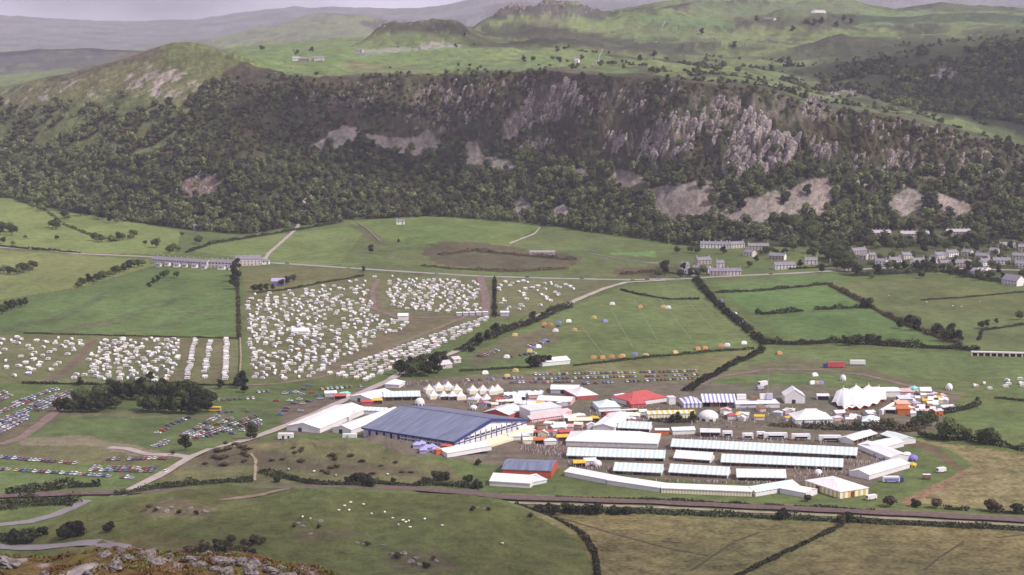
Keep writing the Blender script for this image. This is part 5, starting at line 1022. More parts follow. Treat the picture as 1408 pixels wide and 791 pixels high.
# spiky big top
def bigtop():
    pk = [(1160, 533), (1177, 529), (1194.5, 528.5), (1208.5, 531)]; base = [(1143, 556), (1152, 561), (1161, 567), (1172, 564), (1182, 565), (1195, 562), (1206, 558.5), (1219, 552), (1217, 546), (1208, 542), (1196, 539), (1180, 539), (1163, 541), (1150, 545)]
    B = [G(u, v) for u, v in base]; c = sum(B, Vector())/len(B); root = empty('big_top', (c.x, c.y, 0)); tag(root, 'spiky white big top tent with red walls', 'big top')
    Y0 = c.y+4; P_ = []
    for u, v in pk: x, z = on_Y(u, v, Y0); P_.append(Vector((float(x)-c.x, 4, float(z))))
    R_ = [b_-c for b_ in B]; n = len(R_); b = MB(); ring = 7
    def hgt(p, edge):
        z = 0
        for q in P_:
            d = math.hypot(p.x-q.x, p.y-q.y); z = max(z, q.z*math.exp(-d/13.0))
        return z
    V = {}
    for i in range(n*2):
        q = R_[i//2] if i % 2 == 0 else (R_[i//2]+R_[(i//2+1) % n])*0.5*0.95
        ez = 1.3 if i % 2 == 0 else 2.6
        line = Vector((max(P_[0].x, min(P_[3].x, q.x)), 4, 0))
        for k in range(ring+1):
            t = k/ring; p = q.lerp(line, t); base_z = ez+(7.4-ez)*(1-(1-t)**1.8); z = max(base_z, hgt(p, t)) if k else ez
            V[i, k] = Vector((p.x, p.y, z))
    for i in range(n*2):
        j = (i+1) % (n*2)
        for k in range(ring): b.face([V[i, k], V[j, k], V[j, k+1], V[i, k+1]])
    b.obj('canopy', WHITE, root)
    for i, q in enumerate(P_):
        m = MB(); m.lathe([(3.4, q.z-3.4), (1.5, q.z-1.8), (.5, q.z-.5), (.06, q.z+.2)], 8, q.x, q.y); m.obj('peak', WHITE, root)
        m = MB(); m.lathe([(.15, 0), (.12, q.z+1.2)], 6, q.x, q.y); m.obj('king_pole', STEELW, root)
    m = MB(); RR = [r*0.86 for r in R_]
    for i in range(n): m.face([(RR[i].x, RR[i].y, 0), (RR[(i+1) % n].x, RR[(i+1) % n].y, 0), (RR[(i+1) % n].x, RR[(i+1) % n].y, 3), (RR[i].x, RR[i].y, 3)])
    m.obj('side_wall', REDW, root)
bigtop()
tent('barn', 'long white tent standing at the edge of the camping field', (746, 504), (784, 500.5), 12, 3.0, 5.0, WHITE, WHITE, 'gx', cat='tent').name = 'long_tent'
tent('tent', 'large white frame tent in the middle of the caravan field', (401, 460), (424, 460), 10, 2.5, 4.5, WHITE, WHITE, 'gx')
tent('tent', 'square white service tent at the bend of the caravan track', (547, 441), (561, 441), 9, 4.0, 5.5, WHITE, WHITE, 'gx')
for k in range(5): tent('service_cabin', 'white toilet cabin in the short row beside the caravan track', (628+k*9.0, 434.5-k*.3), (635+k*9.0, 434.4-k*.3), 4, 2.6, 2.9, WHITE, LILAC, 'gx', cat='cabin', group='toilet cabins')
tent('service_cabin', 'white square service block next to the dividing hedge', (688, 435), (700, 435), 8, 3.4, 3.8, WHITE, LILAC, 'gx', cat='cabin')
mp_ = G(1060, 558); ms_ = MB(); ms_.lathe([(.16, 0), (.14, 10), (.07, 20)], 6); ms_.lathe([(.5, 0), (.4, .3)], 6); tag(ms_.obj('mast', mat('mast_grey', (0.35, 0.34, 0.40), .5), None, (mp_.x, mp_.y+16, 0)), 'tall thin grey mast behind the fairground stage', 'mast')
# fairground trucks and odd stalls
def boxthing(name, label, cat, p, L, W, H, m, parts=(), rz=0.0, group=None):
    c = G(*p); root = empty(name, (c.x, c.y, gz(c.x, c.y)), rz); tag(root, label, cat, group)
    b = MB(); b.extr([(-L/2, .5), (L/2, .5), (L/2, H-.25), (L/2-.25, H), (-L/2+.25, H), (-L/2, H-.25)], -W/2, W/2); b.obj('body', m, root)
    for x in (-L*.32, L*.32):
        for y in (-W/2, W/2-.25):
            q = MB(); q.extr([(x+.48*math.cos(t), .48+.48*math.sin(t)) for t in np.linspace(0, 2*math.pi, 9)[:-1]], y-.03, y+.28); q.obj('wheel', DARK, root)
    for nm, bx, pm in parts: q = MB(); q.box(*bx); q.obj(nm, pm, root)
    return root
for k, (u, v, m, lb) in enumerate([(1247, 546, PINK, 'salmon roofed fairground ride block'), (1246, 556, GREYC, 'grey roofed fairground ride block'), (1243, 563, mat('canvas_peach', (0.66, 0.38, 0.28)), 'peach roofed fairground ride block'), (1243, 570, ORANGE, 'bright orange fairground ride block')]):
    tent('fairground_ride', lb+' beside the slanting white canopy', (u-9, v), (u+9, v), 12, 3.6, 4.2, m, (NAVY if k == 1 else m), 'flat', cat='ride')
tent('tent', 'teal topped small tent behind the fairground blocks', (1256, 541), (1264, 540), 5, 3.2, 4.8, mat('canvas_teal', (0.25, 0.55, 0.50)), WHITE, 'pyr')
tent('tent', 'small white arched tent at the back of the fairground', (1266, 544), (1281, 544), 8, 3.0, 5.0, WHITE, WHITE, 'gx', True)
tent('stall', 'orange walled stall by the hedge at the fairground edge', (1286, 572), (1297, 571), 6, 3.2, 4.0, GREYC, ORANGE, 'gx', cat='stall')
tent('tent', 'pale grey low tent beside the orange walled stall', (1297, 566), (1314, 565), 8, 2.6, 3.6, GREYC, GREYC, 'gx')
for k, (u, v, m) in enumerate([(1262, 552, WHITE), (1272, 556, YEL), (1280, 553, WHITE), (1287, 558, WHITE), (1270, 548, CREAM), (1290, 549, TIMBER), (1279, 563, TIMBER), (1268, 566, WHITE), (1283, 567, WHITE), (1256, 573, WHITE), (1295, 555, CREAM)]):
    tent('stall', 'small %s fairground stall among the rides' % ['white', 'yellow', 'white', 'white', 'cream', 'brown', 'brown', 'white', 'white', 'white', 'cream'][k], (u-3.5, v), (u+3.5, v), 4, 2.4, 3.4, m, m, 'gx', cat='stall', group='small fairground stalls')
for k, (u, v, rm, wm, lb) in enumerate([(722, 596, WHITE, CREAM, 'cream domed stall tent beside the hall canopy'), (728, 611, CREAM, CREAM, 'cream square stall near the end of the hall'), (743, 611, ORANGE, YEL, 'small orange stall between the cream and white stalls'), (757, 612, WHITE, WHITE, 'small white stall near the end of the hall'), (752, 600, REDC, REDC, 'long red roofed stall in the busy middle'), (777, 600, REDC, TIMBER, 'red roofed brown stall in the busy middle'), (774, 607, YEL, YEL, 'yellow stall beside the big white marquee'), (797, 577, WHITE, CREAM, 'white stall beside the stage block'), (784, 580, CREAM, CREAM, 'low cream stall in front of the stage block'), (798, 584, CREAM, TIMBER, 'long low cream stall on the walkway'), (816, 581, YEL, CREAM, 'yellow roofed stall on the walkway'), (812, 640, WHITE, WHITE, 'white stall beside the striped rows'), (770, 590, WHITE, LILAC, 'white lilac walled stall below the pink canopies'), (708, 606, WHITE, WHITE, 'small white stall at the end of the cream canopy'), (797, 643, YEL, TIMBER, 'tiny yellow stall on the grass by the striped rows'), (690, 571, CREAM, CREAM, 'cream stall behind the corner of the hall roof'), (714, 551, WHITE, LILAC, 'white open stall in the crowded row behind the stage'), (722, 546, GREYC, LILAC, 'grey open stall in the crowded row behind the stage'), (702, 548, WHITE, WHITE, 'white stall next to the pagoda tents'), (735, 548, WHITE, PINK, 'white and pink stall in the crowded row behind the stage'), (704, 557, CREAM, PINK, 'cream and pink stall below the crowded row'), (716, 560, GREYC, PINK, 'grey and pink stall below the crowded row'), (518, 556, YEL, REDW, 'yellow and red stall behind the entrance tents'), (505, 558, REDC, REDC, 'red stall behind the entrance tents'), (468, 550, REDC, REDC, 'small red stall at the lane end'), (455, 546, WHITE, LILAC, 'white stall at the lane end')]):
    L_ = 14 if 'long' in lb else 7; px = L_/0.43/2
    tent('stall', lb, (u-px, v), (u+px, v-0.6), 5, 2.5, 3.7, rm, wm, random.choice(['gx', 'pyr', 'gx']), cat='stall', open_f=(k % 2 == 0))
for k in range(7): tent('exhibit_tent', 'slanting white topped display tent in the row behind the pagodas', (692+k*7.5, 549-k*.4), (699+k*7.5, 549.2-k*.4), 11, 2.3, 3.0, WHITE if k % 2 else GREYC, LILAC, 'gy', group='display tents behind the pagodas')
SC = [('white', WHITE), ('cream', CREAM), ('grey', GREYC), ('pink', PINK), ('lilac', LILAC), ('brown', TIMBER), ('red', REDC), ('yellow', YEL)]
for poly, n, wh in [([(640, 553), (740, 552), (800, 560), (735, 566), (700, 570), (655, 560)], 26, 'in the crowded alley behind the great hall'), ([(712, 588), (772, 586), (815, 590), (776, 600), (720, 606)], 20, 'in the busy square beside the hall canopy'), ([(1250, 545), (1302, 548), (1296, 570), (1252, 572)], 18, 'between the rides of the fairground'), ([(940, 566), (1090, 566), (1090, 580), (1000, 582), (992, 572), (955, 570)], 12, 'on the track behind the show lorries'), ([(820, 574), (895, 570), (890, 580), (850, 584)], 8, 'on the green between the aqua and yellow tents'), ([(1150, 570), (1205, 572), (1180, 584), (1152, 580)], 8, 'in front of the spiky big top')]:
    p_ = np.array(poly); c_ = 0
    while c_ < n:
        u = random.uniform(p_[:, 0].min(), p_[:, 0].max()); v = random.uniform(p_[:, 1].min(), p_[:, 1].max())
        if not inpoly(np.array([u]), np.array([v]), poly)[0]: continue
        k = random.choices(range(8), [14, 5, 5, 2, 2, 3, 1, 1])[0]; w_ = random.uniform(3.2, 6.5)/.43/2; c_ += 1
        tent('stall', 'little %s roofed stall ' % SC[k][0]+wh, (u-w_, v), (u+w_, v+random.uniform(-1, 1)), random.uniform(3, 5), 2.3, random.uniform(2.8, 3.8), SC[k][1], random.choice([WHITE, CREAM, LILAC, TIMBER, PINK]), random.choice(['gx', 'pyr', 'gy', 'mono']), cat='stall', group='little stalls '+wh)
for u, v, L_, lb in [(1000, 601, 6.0, 'white box van among the show lorries'), (1028, 604, 6.5, 'short white show lorry with a dark side hatch'), (1046, 602, 5, 'white van cab in front of the long exhibition trailer'), (1066, 603.5, 14, 'long white exhibition trailer with a dark open side'), (1101, 605, 11, 'white exhibition trailer with two small dark windows'), (1141, 607, 13, 'white exhibition trailer with a wide dark band')]:
    boxthing('exhibition_trailer', lb, 'trailer', (u, v), L_, 3.0, 3.6, WHITE, [('hatch', (-L_*.3, L_*.35, -1.56, -1.5, 1.0, 2.4), DARK), ('canopy', (-L_*.3, L_*.35, -3.0, -1.58, 2.5, 2.6), GREYC)])
boxthing('van', 'white box van on the grass behind the fairground stage', 'van', (1049, 531), 7, 2.6, 3.4, WHITE, [('windscreen', (-3.56, -3.5, -1, 1, 1.6, 2.8), GLASS)], 0.6)
boxthing('van', 'small lilac van on the grass behind the fairground stage', 'van', (1045, 536), 5, 2.2, 2.6, LILAC, [('windscreen', (-2.56, -2.5, -1, 1, 1.3, 2.2), GLASS)], 0.5)
boxthing('lorry_trailer', 'white lorry trailer parked alone on the meadow', 'trailer', (1179, 502), 11, 2.6, 3.6, WHITE, [('skirt', (-5, 5, -1.35, -1.31, .5, 1.1), LILAC)])
boxthing('lorry', 'red lorry with a dark blue cab parked on the meadow', 'lorry', (1149, 505.5), 12, 2.7, 4.2, REDC, [('cab', (-8.6, -6.2, -1.3, 1.3, .4, 3.0), NAVY), ('windscreen', (-8.65, -8.6, -1.1, 1.1, 1.7, 2.7), GLASS)], 0.08)
boxthing('lorry', 'purple sided lorry beside the zigzag marquees', 'lorry', (1225, 663), 9, 2.7, 3.2, WHITE, [('side_panel', (-4, 4, -1.42, -1.36, .8, 2.4), PURP), ('cab', (4.6, 6.6, -1.2, 1.2, .4, 2.6), NAVY)], 0.05)
boxthing('van', 'white van parked beside the yellow striped marquee', 'van', (1198, 687), 6, 2.2, 2.6, WHITE, [('windscreen', (-3.06, -3.0, -.9, .9, 1.3, 2.2), GLASS)], 0.5)
boxthing('van', 'white van parked by the earth bank beside the straw field', 'van', (1294, 649.5), 5.5, 2.2, 2.8, WHITE, [('windscreen', (-2.81, -2.75, -.9, .9, 1.4, 2.3), GLASS)], 0.5)
boxthing('horse_box', 'brown box trailer with white roof on the grass by the zigzag', 'trailer', (1274, 659), 4, 2.2, 2.6, TIMBER, [('roof', (-2.1, 2.1, -1.2, 1.2, 2.62, 2.8), WHITE)])
boxthing('mobile_home', 'large white mobile home on the lane verge below the entrance marquees', 'mobile home', (393, 606), 9, 3, 3.8, WHITE, [('doorway', (-2, -.8, -1.58, -1.52, .6, 2.6), DARK), ('window', (1.2, 2.4, -1.58, -1.52, .6, 2.4), DARK)])
for k, (u, v) in enumerate([(477, 606), (485, 607.5)]): boxthing('tanker', 'small white %s beside the corner of the great hall' % ['tank trailer', 'box trailer'][k], 'trailer', (u, v), 5, 2.4, 3.0, WHITE)
boxthing('coach', 'yellow coach at the end of the dark copse', 'coach', (294, 566), 9, 2.5, 3.2, YEL, [('window_band', (-4, 4, -1.32, -1.26, 1.6, 2.4), GLASS)])
# purple canopies and orange tent at the hall foot
for k, (u, v) in enumerate([(573, 630), (580, 628), (587, 632), (594, 629), (582, 634), (599, 633)]): tent('stall_canopy', 'lilac peaked canopy in the cluster at the foot of the hall', (u-5, v), (u+5, v), 4.5, 2.2, 4.0, mat('canvas_lilac', (0.36, 0.34, 0.56)), mat('canvas_lilac', (0.36, 0.34, 0.56)), 'pyr', group='lilac canopies')
tent('stall_canopy', 'orange canopy next to the lilac cluster', (600, 634), (607, 633), 4, 2.6, 3.4, ORANGE, ORANGE, 'pyr')
tent('stall', 'dark red stall against the hall corner', (606, 625), (620, 626), 4, 2.6, 3.4, REDW, REDW, 'gx', cat='stall')

# ================================================================== houses
SLATE = mat('slate', (0.19, 0.175, 0.21), 0.6, 0.18, 0.6, 0.3); PEB = mat('render_white', (0.74, 0.71, 0.70), 0.9, 0.08, 0.5); STN = mat('house_stone', (0.36, 0.30, 0.28), 0.9, 0.2, 0.8); PALE = mat('render_pale', (0.52, 0.47, 0.46), 0.9, 0.12, 0.5)
WINB = MB(); WINB.box(-.5, .5, -.04, .04, -.65, .65); WIN = WINB.mesh('window', GLASS); DRB = MB(); DRB.box(-.5, .5, -.04, .04, 0, 2.0); DOOR = DRB.mesh('door', mat('door_paint', (0.10, 0.06, 0.07)))
def house(name, label, p0, p1, D, e, r, wm, rm=SLATE, chim=2, terr=False, group=None, nwin=None, gable=None, cat='house'):
    a, b_ = (GT(*p0), GT(*p1)) if terr else (G(*p0), G(*p1)); d = b_-a; d.z = 0; L = max(d.length, 4); rz = math.atan2(d.y, d.x); z = min(gz(a.x, a.y), gz(b_.x, b_.y))
    root = empty(name, (a.x, a.y, z), rz); tag(root, label, cat, group)
    w = MB(); w.box(0, L, 0, D, -3 if terr else -.2, e); w.face([(L+.002, 0, e), (L+.002, D, e), (L+.002, D/2, r-.1)]); w.face([(-.002, D, e), (-.002, 0, e), (-.002, D/2, r-.1)]); w.obj('wall', wm, root)
    if gable:
        q = MB(); q.face([(L+.03, 0, 0), (L+.03, D, 0), (L+.03, D, e), (L+.03, D/2, r-.15), (L+.03, 0, e)]); q.obj('gable_wall', gable, root)
    q = MB(); o = .35
    q.face([(-o, -o, e-.1), (L+o, -o, e-.1), (L+o, D/2, r), (-o, D/2, r)]); q.face([(L+o, D+o, e-.1), (-o, D+o, e-.1), (-o, D/2, r), (L+o, D/2, r)]); q.face([(-o, -o, e-.25), (L+o, -o, e-.25), (L+o, -o, e-.1), (-o, -o, e-.1)]); rf = q.obj('roof', rm, root)
    for k in range(chim):
        x = (L*(k+.5)/chim if chim > 2 else (0.5 if k == 0 else L-.5)); c = MB(); c.box(x-.45, x+.45, D/2-.45, D/2+.45, r-.6, r+1.3); c.box(x-.2, x+.2, D/2-.2, D/2+.2, r+1.3, r+1.8); c.obj('chimney', STN if wm is not PEB else PALE, rf)
    n = nwin if nwin is not None else max(2, int(L/3.2))
    for k in range(n):
        x = L*(k+.5)/n
        link('window', WIN, root, (x, -.05, min(4.1, e-.9)))
        if k % 3 == 1: link('door', DOOR, root, (x, -.05, 0))
        elif e > 4: link('window', WIN, root, (x, -.05, 1.5))
    return root
house('terrace_house', 'long slate roofed terrace by the main road with many chimneys', (209, 363), (284, 368), 8, 5, 7.6, PALE, SLATE, 9, cat='terrace')
house('terrace_house', 'shorter slate roofed terrace joining the tall white ended one', (286, 367.5), (323, 368.5), 8, 5, 7.8, PALE, SLATE, 5, cat='terrace')
house('terrace_house', 'tall terrace with a bright white gable end beside the road', (324, 366), (359, 365), 9, 6.5, 10, PALE, SLATE, 4, gable=PEB, cat='terrace')
for k, (u, v, w_, m) in enumerate([(214, 367, 6, PALE), (238, 367.5, 8, PEB), (250, 368, 6, PALE), (263, 368.5, 7, PEB), (276, 370, 6, PALE), (299, 371, 9, PEB), (314, 371.5, 12, PEB), (226, 366, 6, PEB)]): house('outhouse', 'small %s outhouse in the yards behind the roadside terrace' % ('white' if m is PEB else 'pale'), (u, v), (u+w_, v+.2), 5, 2.6, 4.2, m, SLATE, 0, nwin=1, group='terrace outhouses', cat='outhouse')
house('cottage', 'small white cottage at the right end of the terrace', (360, 364), (370, 364), 6, 3.4, 5.4, PEB, SLATE, 1)
house('barn', 'lilac roofed barn in the rough field above the caravans', (373, 393), (391, 393), 10, 4.2, 6.6, mat('barn_wall', (0.20, 0.17, 0.30)), mat('barn_roof', (0.33, 0.30, 0.45)), 0, nwin=0, cat='barn')
house('farmhouse', 'pale farmhouse under the left woods', (266, 317), (287, 317), 8, 5, 7.5, PALE, SLATE, 2, terr=True)
house('farmhouse', 'tiny white farmhouse at the foot of the woods', (545, 309), (556, 309), 7, 4, 6, PEB, SLATE, 1, terr=True)
house('ruin', 'long low grey stone byre in the field below the crags', (728, 351), (763, 351), 8, 3.0, 4.6, STN, mat('roof_grey', (0.26, 0.235, 0.25)), 0, nwin=3, cat='byre')
for p, w_, m, lb in [((402, 84), 12, PEB, 'white upland farmhouse on the green shelf'), ((412, 85), 14, STN, 'grey upland farm range beside the white farmhouse'), ((432, 84), 14, PALE, 'pale upland farm barn on the green shelf'), ((1120, 18), 16, PEB, 'white lonely farmhouse high on the far pasture'), ((790, 87), 5, PEB, 'tiny white hut on the upland pasture above the crags'), ((489, 73), 9, PALE, 'tiny pale farm beside the quarry track'), ((1050, 29), 14, PALE, 'pale farm range on the high pasture')]:
    house('upland_farm', lb, p, (p[0]+w_, p[1]), 8, 4, 7, m, SLATE if m is not PEB else mat('slate_pale', (0.35, 0.33, 0.36)), 1, terr=True, nwin=2, cat='farm')
for k, (u0, u1, v) in enumerate([(1192, 1225, 327), (1239, 1278, 328.5), (1302, 1335, 326)]): house('terrace_house', ['grey stone hillside terrace nearest the grove', 'grey stone hillside terrace with a white end house', 'grey stone hillside terrace beside the dark trees'][k], (u0, v), (u1, v), 8, 5.5, 8.2, STN, mat('slate_light', (0.36, 0.33, 0.37), .6), 6, terr=True, cat='terrace')
VILL = [((938, 371), (948, 371), PALE, 'pale cottage at the road junction', 1), ((952, 374), (974, 375), PALE, 'grey roofed pair of houses at the road junction', 3), ((976, 379), (1000, 380), STN, 'large grey roofed house at the junction with a white gable', 3), ((1000, 379), (1019, 380), PALE, 'house with three dormers by the junction lane', 2), ((960, 364), (978, 364), STN, 'stone house behind the junction houses', 2), ((963, 341), (1003, 341), PEB, 'long white cottage row at the edge of the woods', 5), ((1005, 342), (1024, 342), PALE, 'short pale cottage next to the long white row', 2), ((1029, 344), (1057, 345), STN, 'grey house above the small bright lawn', 2), ((1057, 357), (1078, 357), STN, 'tall grey house with a white gable in the trees', 2), ((1066, 371), (1094, 369), PALE, 'low grey roofed hall beside the village road', 0), ((1107, 364), (1124, 364), PALE, 'pale house in a gap of the grove', 2),
        ((1174, 351), (1192, 351), STN, 'dark roofed house at the start of the village street', 2), ((1181, 357), (1191, 357), PALE, 'small gabled cottage below the dark roofed house', 1), ((1203, 365), (1218, 365), PEB, 'white cottage with a small porch', 2), ((1226, 364), (1240, 364), PEB, 'white cottage between two garden trees', 2), ((1257, 365), (1273, 365), PEB, 'bright white square cottage in the village', 2), ((1277, 363), (1287, 363), PALE, 'narrow pale cottage beside the bright white one', 1), ((1294, 368), (1336, 366), STN, 'long brown stone terrace in the village', 6), ((1341, 357), (1358, 357), STN, 'brown stone house behind the long terrace', 2), ((1366, 364), (1390, 364), PALE, 'pale twin gabled house at the end of the street', 3), ((1377, 343), (1397, 343), STN, 'dark stone house above the village street', 2), ((1392, 357), (1415, 357), PALE, 'tall pale terrace climbing the village edge', 3), ((1400, 345), (1425, 345), STN, 'stone terrace high at the village edge', 3)]
VILL += [((1142, 362), (1152, 362), PEB, 'small white cottage half hidden in the grove', 1), ((1196, 357), (1204, 357), PALE, 'small pale cottage behind the porch cottage', 1), ((1243, 357), (1254, 357), PALE, 'pale cottage between the garden tree and the bright white one', 1), ((1289, 357), (1300, 357), PALE, 'pale cottage behind the long brown terrace', 1), ((1305, 354), (1318, 354), PEB, 'white gabled cottage peeping over the long brown terrace', 1), ((1352, 366), (1364, 366), PEB, 'white cottage between the stepped houses and the twin gables', 2), ((1322, 352), (1334, 352), PALE, 'pale cottage at the back end of the long brown terrace', 1), ((1360, 350), (1372, 350), PALE, 'pale cottage behind the twin gabled house', 2), ((1395, 368), (1412, 369), PEB, 'white terrace end below the tall pale terrace', 2), ((986, 368), (996, 368), PALE, 'small pale outbuilding behind the large junction house', 1), ((940, 378), (950, 378), PEB, 'white roadside cottage at the junction', 1), ((1022, 352), (1034, 352), PALE, 'pale bungalow beside the junction lane', 1)]
for p0, p1, m, lb, ch in VILL: house('village_house', lb, p0, (p1[0], p1[1]+random.uniform(-1.6, 1.6)), 7.5, 4.3, 7.0, m, SLATE, ch, terr=p0[1] < 345, gable=PEB if 'white gable' in lb else None)
for k in range(3): house('village_house', 'new white house with a red brick front, stepped in a row of three', (1334+k*6.5, 377.5-k*.6+1.5), (1340.5+k*6.5, 378-k*.6+1.5), 18, 4.5, 7, PEB, SLATE, 0, nwin=1, gable=PEB, group='stepped new houses')
house('chapel', 'large slate roofed hall with a white gable below the village', (1377, 391), (1398, 394), 12, 5, 9.5, PALE, SLATE, 0, gable=PEB, cat='hall')
house('farm_shed', 'pale grey farm shed beside the dark trees at the lane', (600, 508), (622, 506), 12, 3, 5, mat('shed_grey', (0.5, 0.46, 0.46)), mat('shed_roof', (0.52, 0.48, 0.48)), 0, nwin=1, cat='shed')
house('farm_shed', 'small pale shed with a white caravan beside the lane', (624, 500), (634, 499), 8, 3, 4.4, PALE, mat('shed_roof', (0.52, 0.48, 0.48)), 0, nwin=1, cat='shed')
grove([(random.uniform(1085, 1420), random.uniform(330, 349)) for k in range(52)], 'leafy tree on the wooded slope behind the village houses', 'trees behind the village', (0, 2, 1), (.7, 1.2))
grove([(random.uniform(1195, 1420), random.uniform(364, 386)) for k in range(26)], 'leafy tree in the back gardens along the village edge', 'back garden trees', (0, 2, 1), (.5, .85))
grove([(random.uniform(1195, 1420), random.uniform(350, 372)) for k in range(44)], 'small leafy tree growing between the village cottages', 'trees between the cottages', (0, 1), (.4, .75))
grove([(random.uniform(930, 1100), random.uniform(344, 352)) for k in range(12)], 'leafy tree between the junction houses and the white cottage row', 'trees above the junction', (0, 2), (.5, .8))
# the white bridge parapet at the right edge
br = empty('bridge', G(1335, 489)); tag(br, 'low white bridge with dark arches at the edge of the pastures', 'bridge')
pA, pB = G(1335, 489), G(1500, 493); dd = pB-pA; br.rotation_euler.z = math.atan2(dd.y, dd.x); LL = dd.length
b = MB(); b.box(0, LL, -1.5, 1.5, 2.4, 3.3); b.obj('deck', mat('bridge_pale', (0.62, 0.57, 0.54)), br)
for k in range(int(LL/4.5)): b = MB(); b.box(k*4.5, k*4.5+1.1, -1.3, 1.3, -.3, 2.4); b.obj('pier', mat('bridge_pier', (0.5, 0.45, 0.43)), br)
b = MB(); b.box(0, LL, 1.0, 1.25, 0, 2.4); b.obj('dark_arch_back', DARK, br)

# ================================================================== caravans
VW = mat('caravan_white', (0.68, 0.67, 0.68), 0.35, 0.05, 0.5, 0.4); VC = mat('caravan_cream', (0.66, 0.61, 0.54), 0.4, 0.05, 0.5, 0.4); TYRE = mat('tyre', (0.03, 0.03, 0.03), 0.9, 0.2, 2)
AWN = [mat('awning_%d' % i, c, 0.8, 0.12, 0.8) for i, c in enumerate([(0.55, 0.53, 0.53), (0.48, 0.32, 0.17), (0.20, 0.21, 0.40), (0.45, 0.16, 0.09), (0.52, 0.46, 0.37), (0.32, 0.24, 0.22), (0.57, 0.57, 0.59)])]
def caravan_mesh(name, body, awn=None, L=5.4):
    b = MB(); W = 2.15; pr = [(-L/2+.15, .45), (L/2-.15, .45), (L/2, 1.1), (L/2-.12, 1.9), (L/2-.6, 2.5), (L/2-1.2, 2.62), (-L/2+1.2, 2.62), (-L/2+.6, 2.5), (-L/2+.12, 1.9), (-L/2, 1.1)]
    b.extr(pr, -W/2, W/2, 0)
    for x in (-1.6, 0, 1.5): b.box(x-.55, x+.55, -W/2-.02, -W/2+.01, 1.35, 1.95, 1)
    b.box(-1.0, 1.0, W/2-.01, W/2+.02, 1.35, 1.95, 1)
    for s in (-1, 1): b.extr([(.1+.33*math.cos(t), .33+.33*math.sin(t)) for t in np.linspace(0, 2*math.pi, 9)[:-1]], s*W/2*.92-.1, s*W/2*.92+.1, 2)
    b.extr([(L/2, .5), (L/2+1.1, .48), (L/2+1.1, .58), (L/2, .62)], -.08, .08, 2); b.box(-L/2+.5, L/2-.5, -W/2-.015, -W/2-.003, .95, 1.1, 3)
    if awn is not None:
        x0, x1, y0, y1 = -L/2+.3, L/2-.6, -W/2-2.6, -W/2-.03
        b.face([(x0, y0, 1.75), (x1, y0, 1.75), (x1, y1, 2.45), (x0, y1, 2.45)], 4); b.face([(x0, y0, 0), (x1, y0, 0), (x1, y0, 1.75), (x0, y0, 1.75)], 5); b.face([(x0, y1, 0), (x0, y0, 0), (x0, y0, 1.75), (x0, y1, 2.45)], 5); b.face([(x1, y0, 0), (x1, y1, 0), (x1, y1, 2.45), (x1, y0, 1.75)], 5)
        b.box(x0+.5, x0+1.3, y0-.02, y0+.01, .1, 1.6, 1); b.box(x1-1.4, x1-.5, y0-.02, y0+.01, .8, 1.5, 1)
    return b, [body, GLASS, TYRE, AWN[3] if body is VW else TIMBER, AWN[0], awn or AWN[0]]
CVB = [caravan_mesh('caravan', VW), caravan_mesh('caravan', VW, None, 4.6), caravan_mesh('caravan', VC)]+[caravan_mesh('caravan', VW, AWN[i]) for i in range(7)]
CVM = [b.mesh('caravan', m) for b, m in CVB]
CDESC = ['plain white', 'short white', 'cream']+[d+' awning' for d in ('white with pale grey', 'white with tan', 'white with blue', 'white with rust red', 'white with cream', 'white with brown', 'white with white')]
spots = []; occ = {}
def free(x, y, d):
    ci, cj = int(x//12), int(y//12)
    for i in (-1, 0, 1):
        for j in (-1, 0, 1):
            for px, py in occ.get((ci+i, cj+j), ()):
                if (px-x)**2+(py-y)**2 < d*d: return False
    occ.setdefault((ci, cj), []).append((x, y)); return True
def fill(poly, n, where, d=7.0, excl=(), clump=0.0):
    p = np.array(poly); k = 0; t = 0
    while k < n and t < n*60:
        t += 1; u = random.uniform(p[:, 0].min(), p[:, 0].max()); v = random.uniform(p[:, 1].min(), p[:, 1].max())
        if not inpoly(np.array([u]), np.array([v]), poly)[0] or any(inpoly(np.array([u]), np.array([v]), e)[0] for e in excl): continue
        x, y = [float(q) for q in on_z(u, v)]
        if clump and vnoise(np.array([x/16]), np.array([y/30]), 55)[0] < clump: continue
        if free(x, y, d): spots.append((x, y, random.choice([0.1, 1.6, 0.4, -0.3, 3.0, 2.2])+random.uniform(-.3, .3), where)); k += 1
def line(u0, v0, u1, v1, step, where, yaw, jit=0.8, skip=0.1):
    a, b_ = G(u0, v0), G(u1, v1); n = int((b_-a).length/step)
    for i in range(n):
        if random.random() < skip: continue
        p = a.lerp(b_, i/n); x, y = p.x+random.uniform(-jit, jit), p.y+random.uniform(-jit, jit)
        if free(x, y, step*.55): spots.append((x, y, yaw+random.uniform(-.2, .2), where))
TR = [[(509, 392), (520, 388), (524, 426), (600, 433), (672, 431), (672, 436), (600, 447), (500, 494), (430, 524), (422, 522), (565, 446), (511, 434)]]
for k, off in enumerate((0, 10, 20, 31, 42)):
    line(669-off*.4, 438+off*.42, 445+off*1.2, 517+off*.22, 7.8, 'in the slanting rows beside the lane', 0.15, 1.2, .12)
fill([(340, 412), (430, 400), (505, 392), (512, 430), (578, 443), (452, 503), (428, 521), (345, 524)], 400, 'in the crowded large field left of the mud track', 6.0, TR, .18)
fill([(528, 388), (560, 384), (655, 387), (664, 428), (600, 430), (540, 424)], 175, 'in the crowded field corner inside the curving mud track', 6.0, TR, .18)
fill([(684, 386), (740, 388), (800, 392), (770, 416), (740, 425), (690, 432)], 42, 'in the loose group beside the road and lane junction', 8, (), .3)
fill([(345, 405), (430, 396), (500, 382), (560, 380), (500, 390), (430, 402), (345, 412)], 12, 'on the open top edge of the large caravan field', 9)
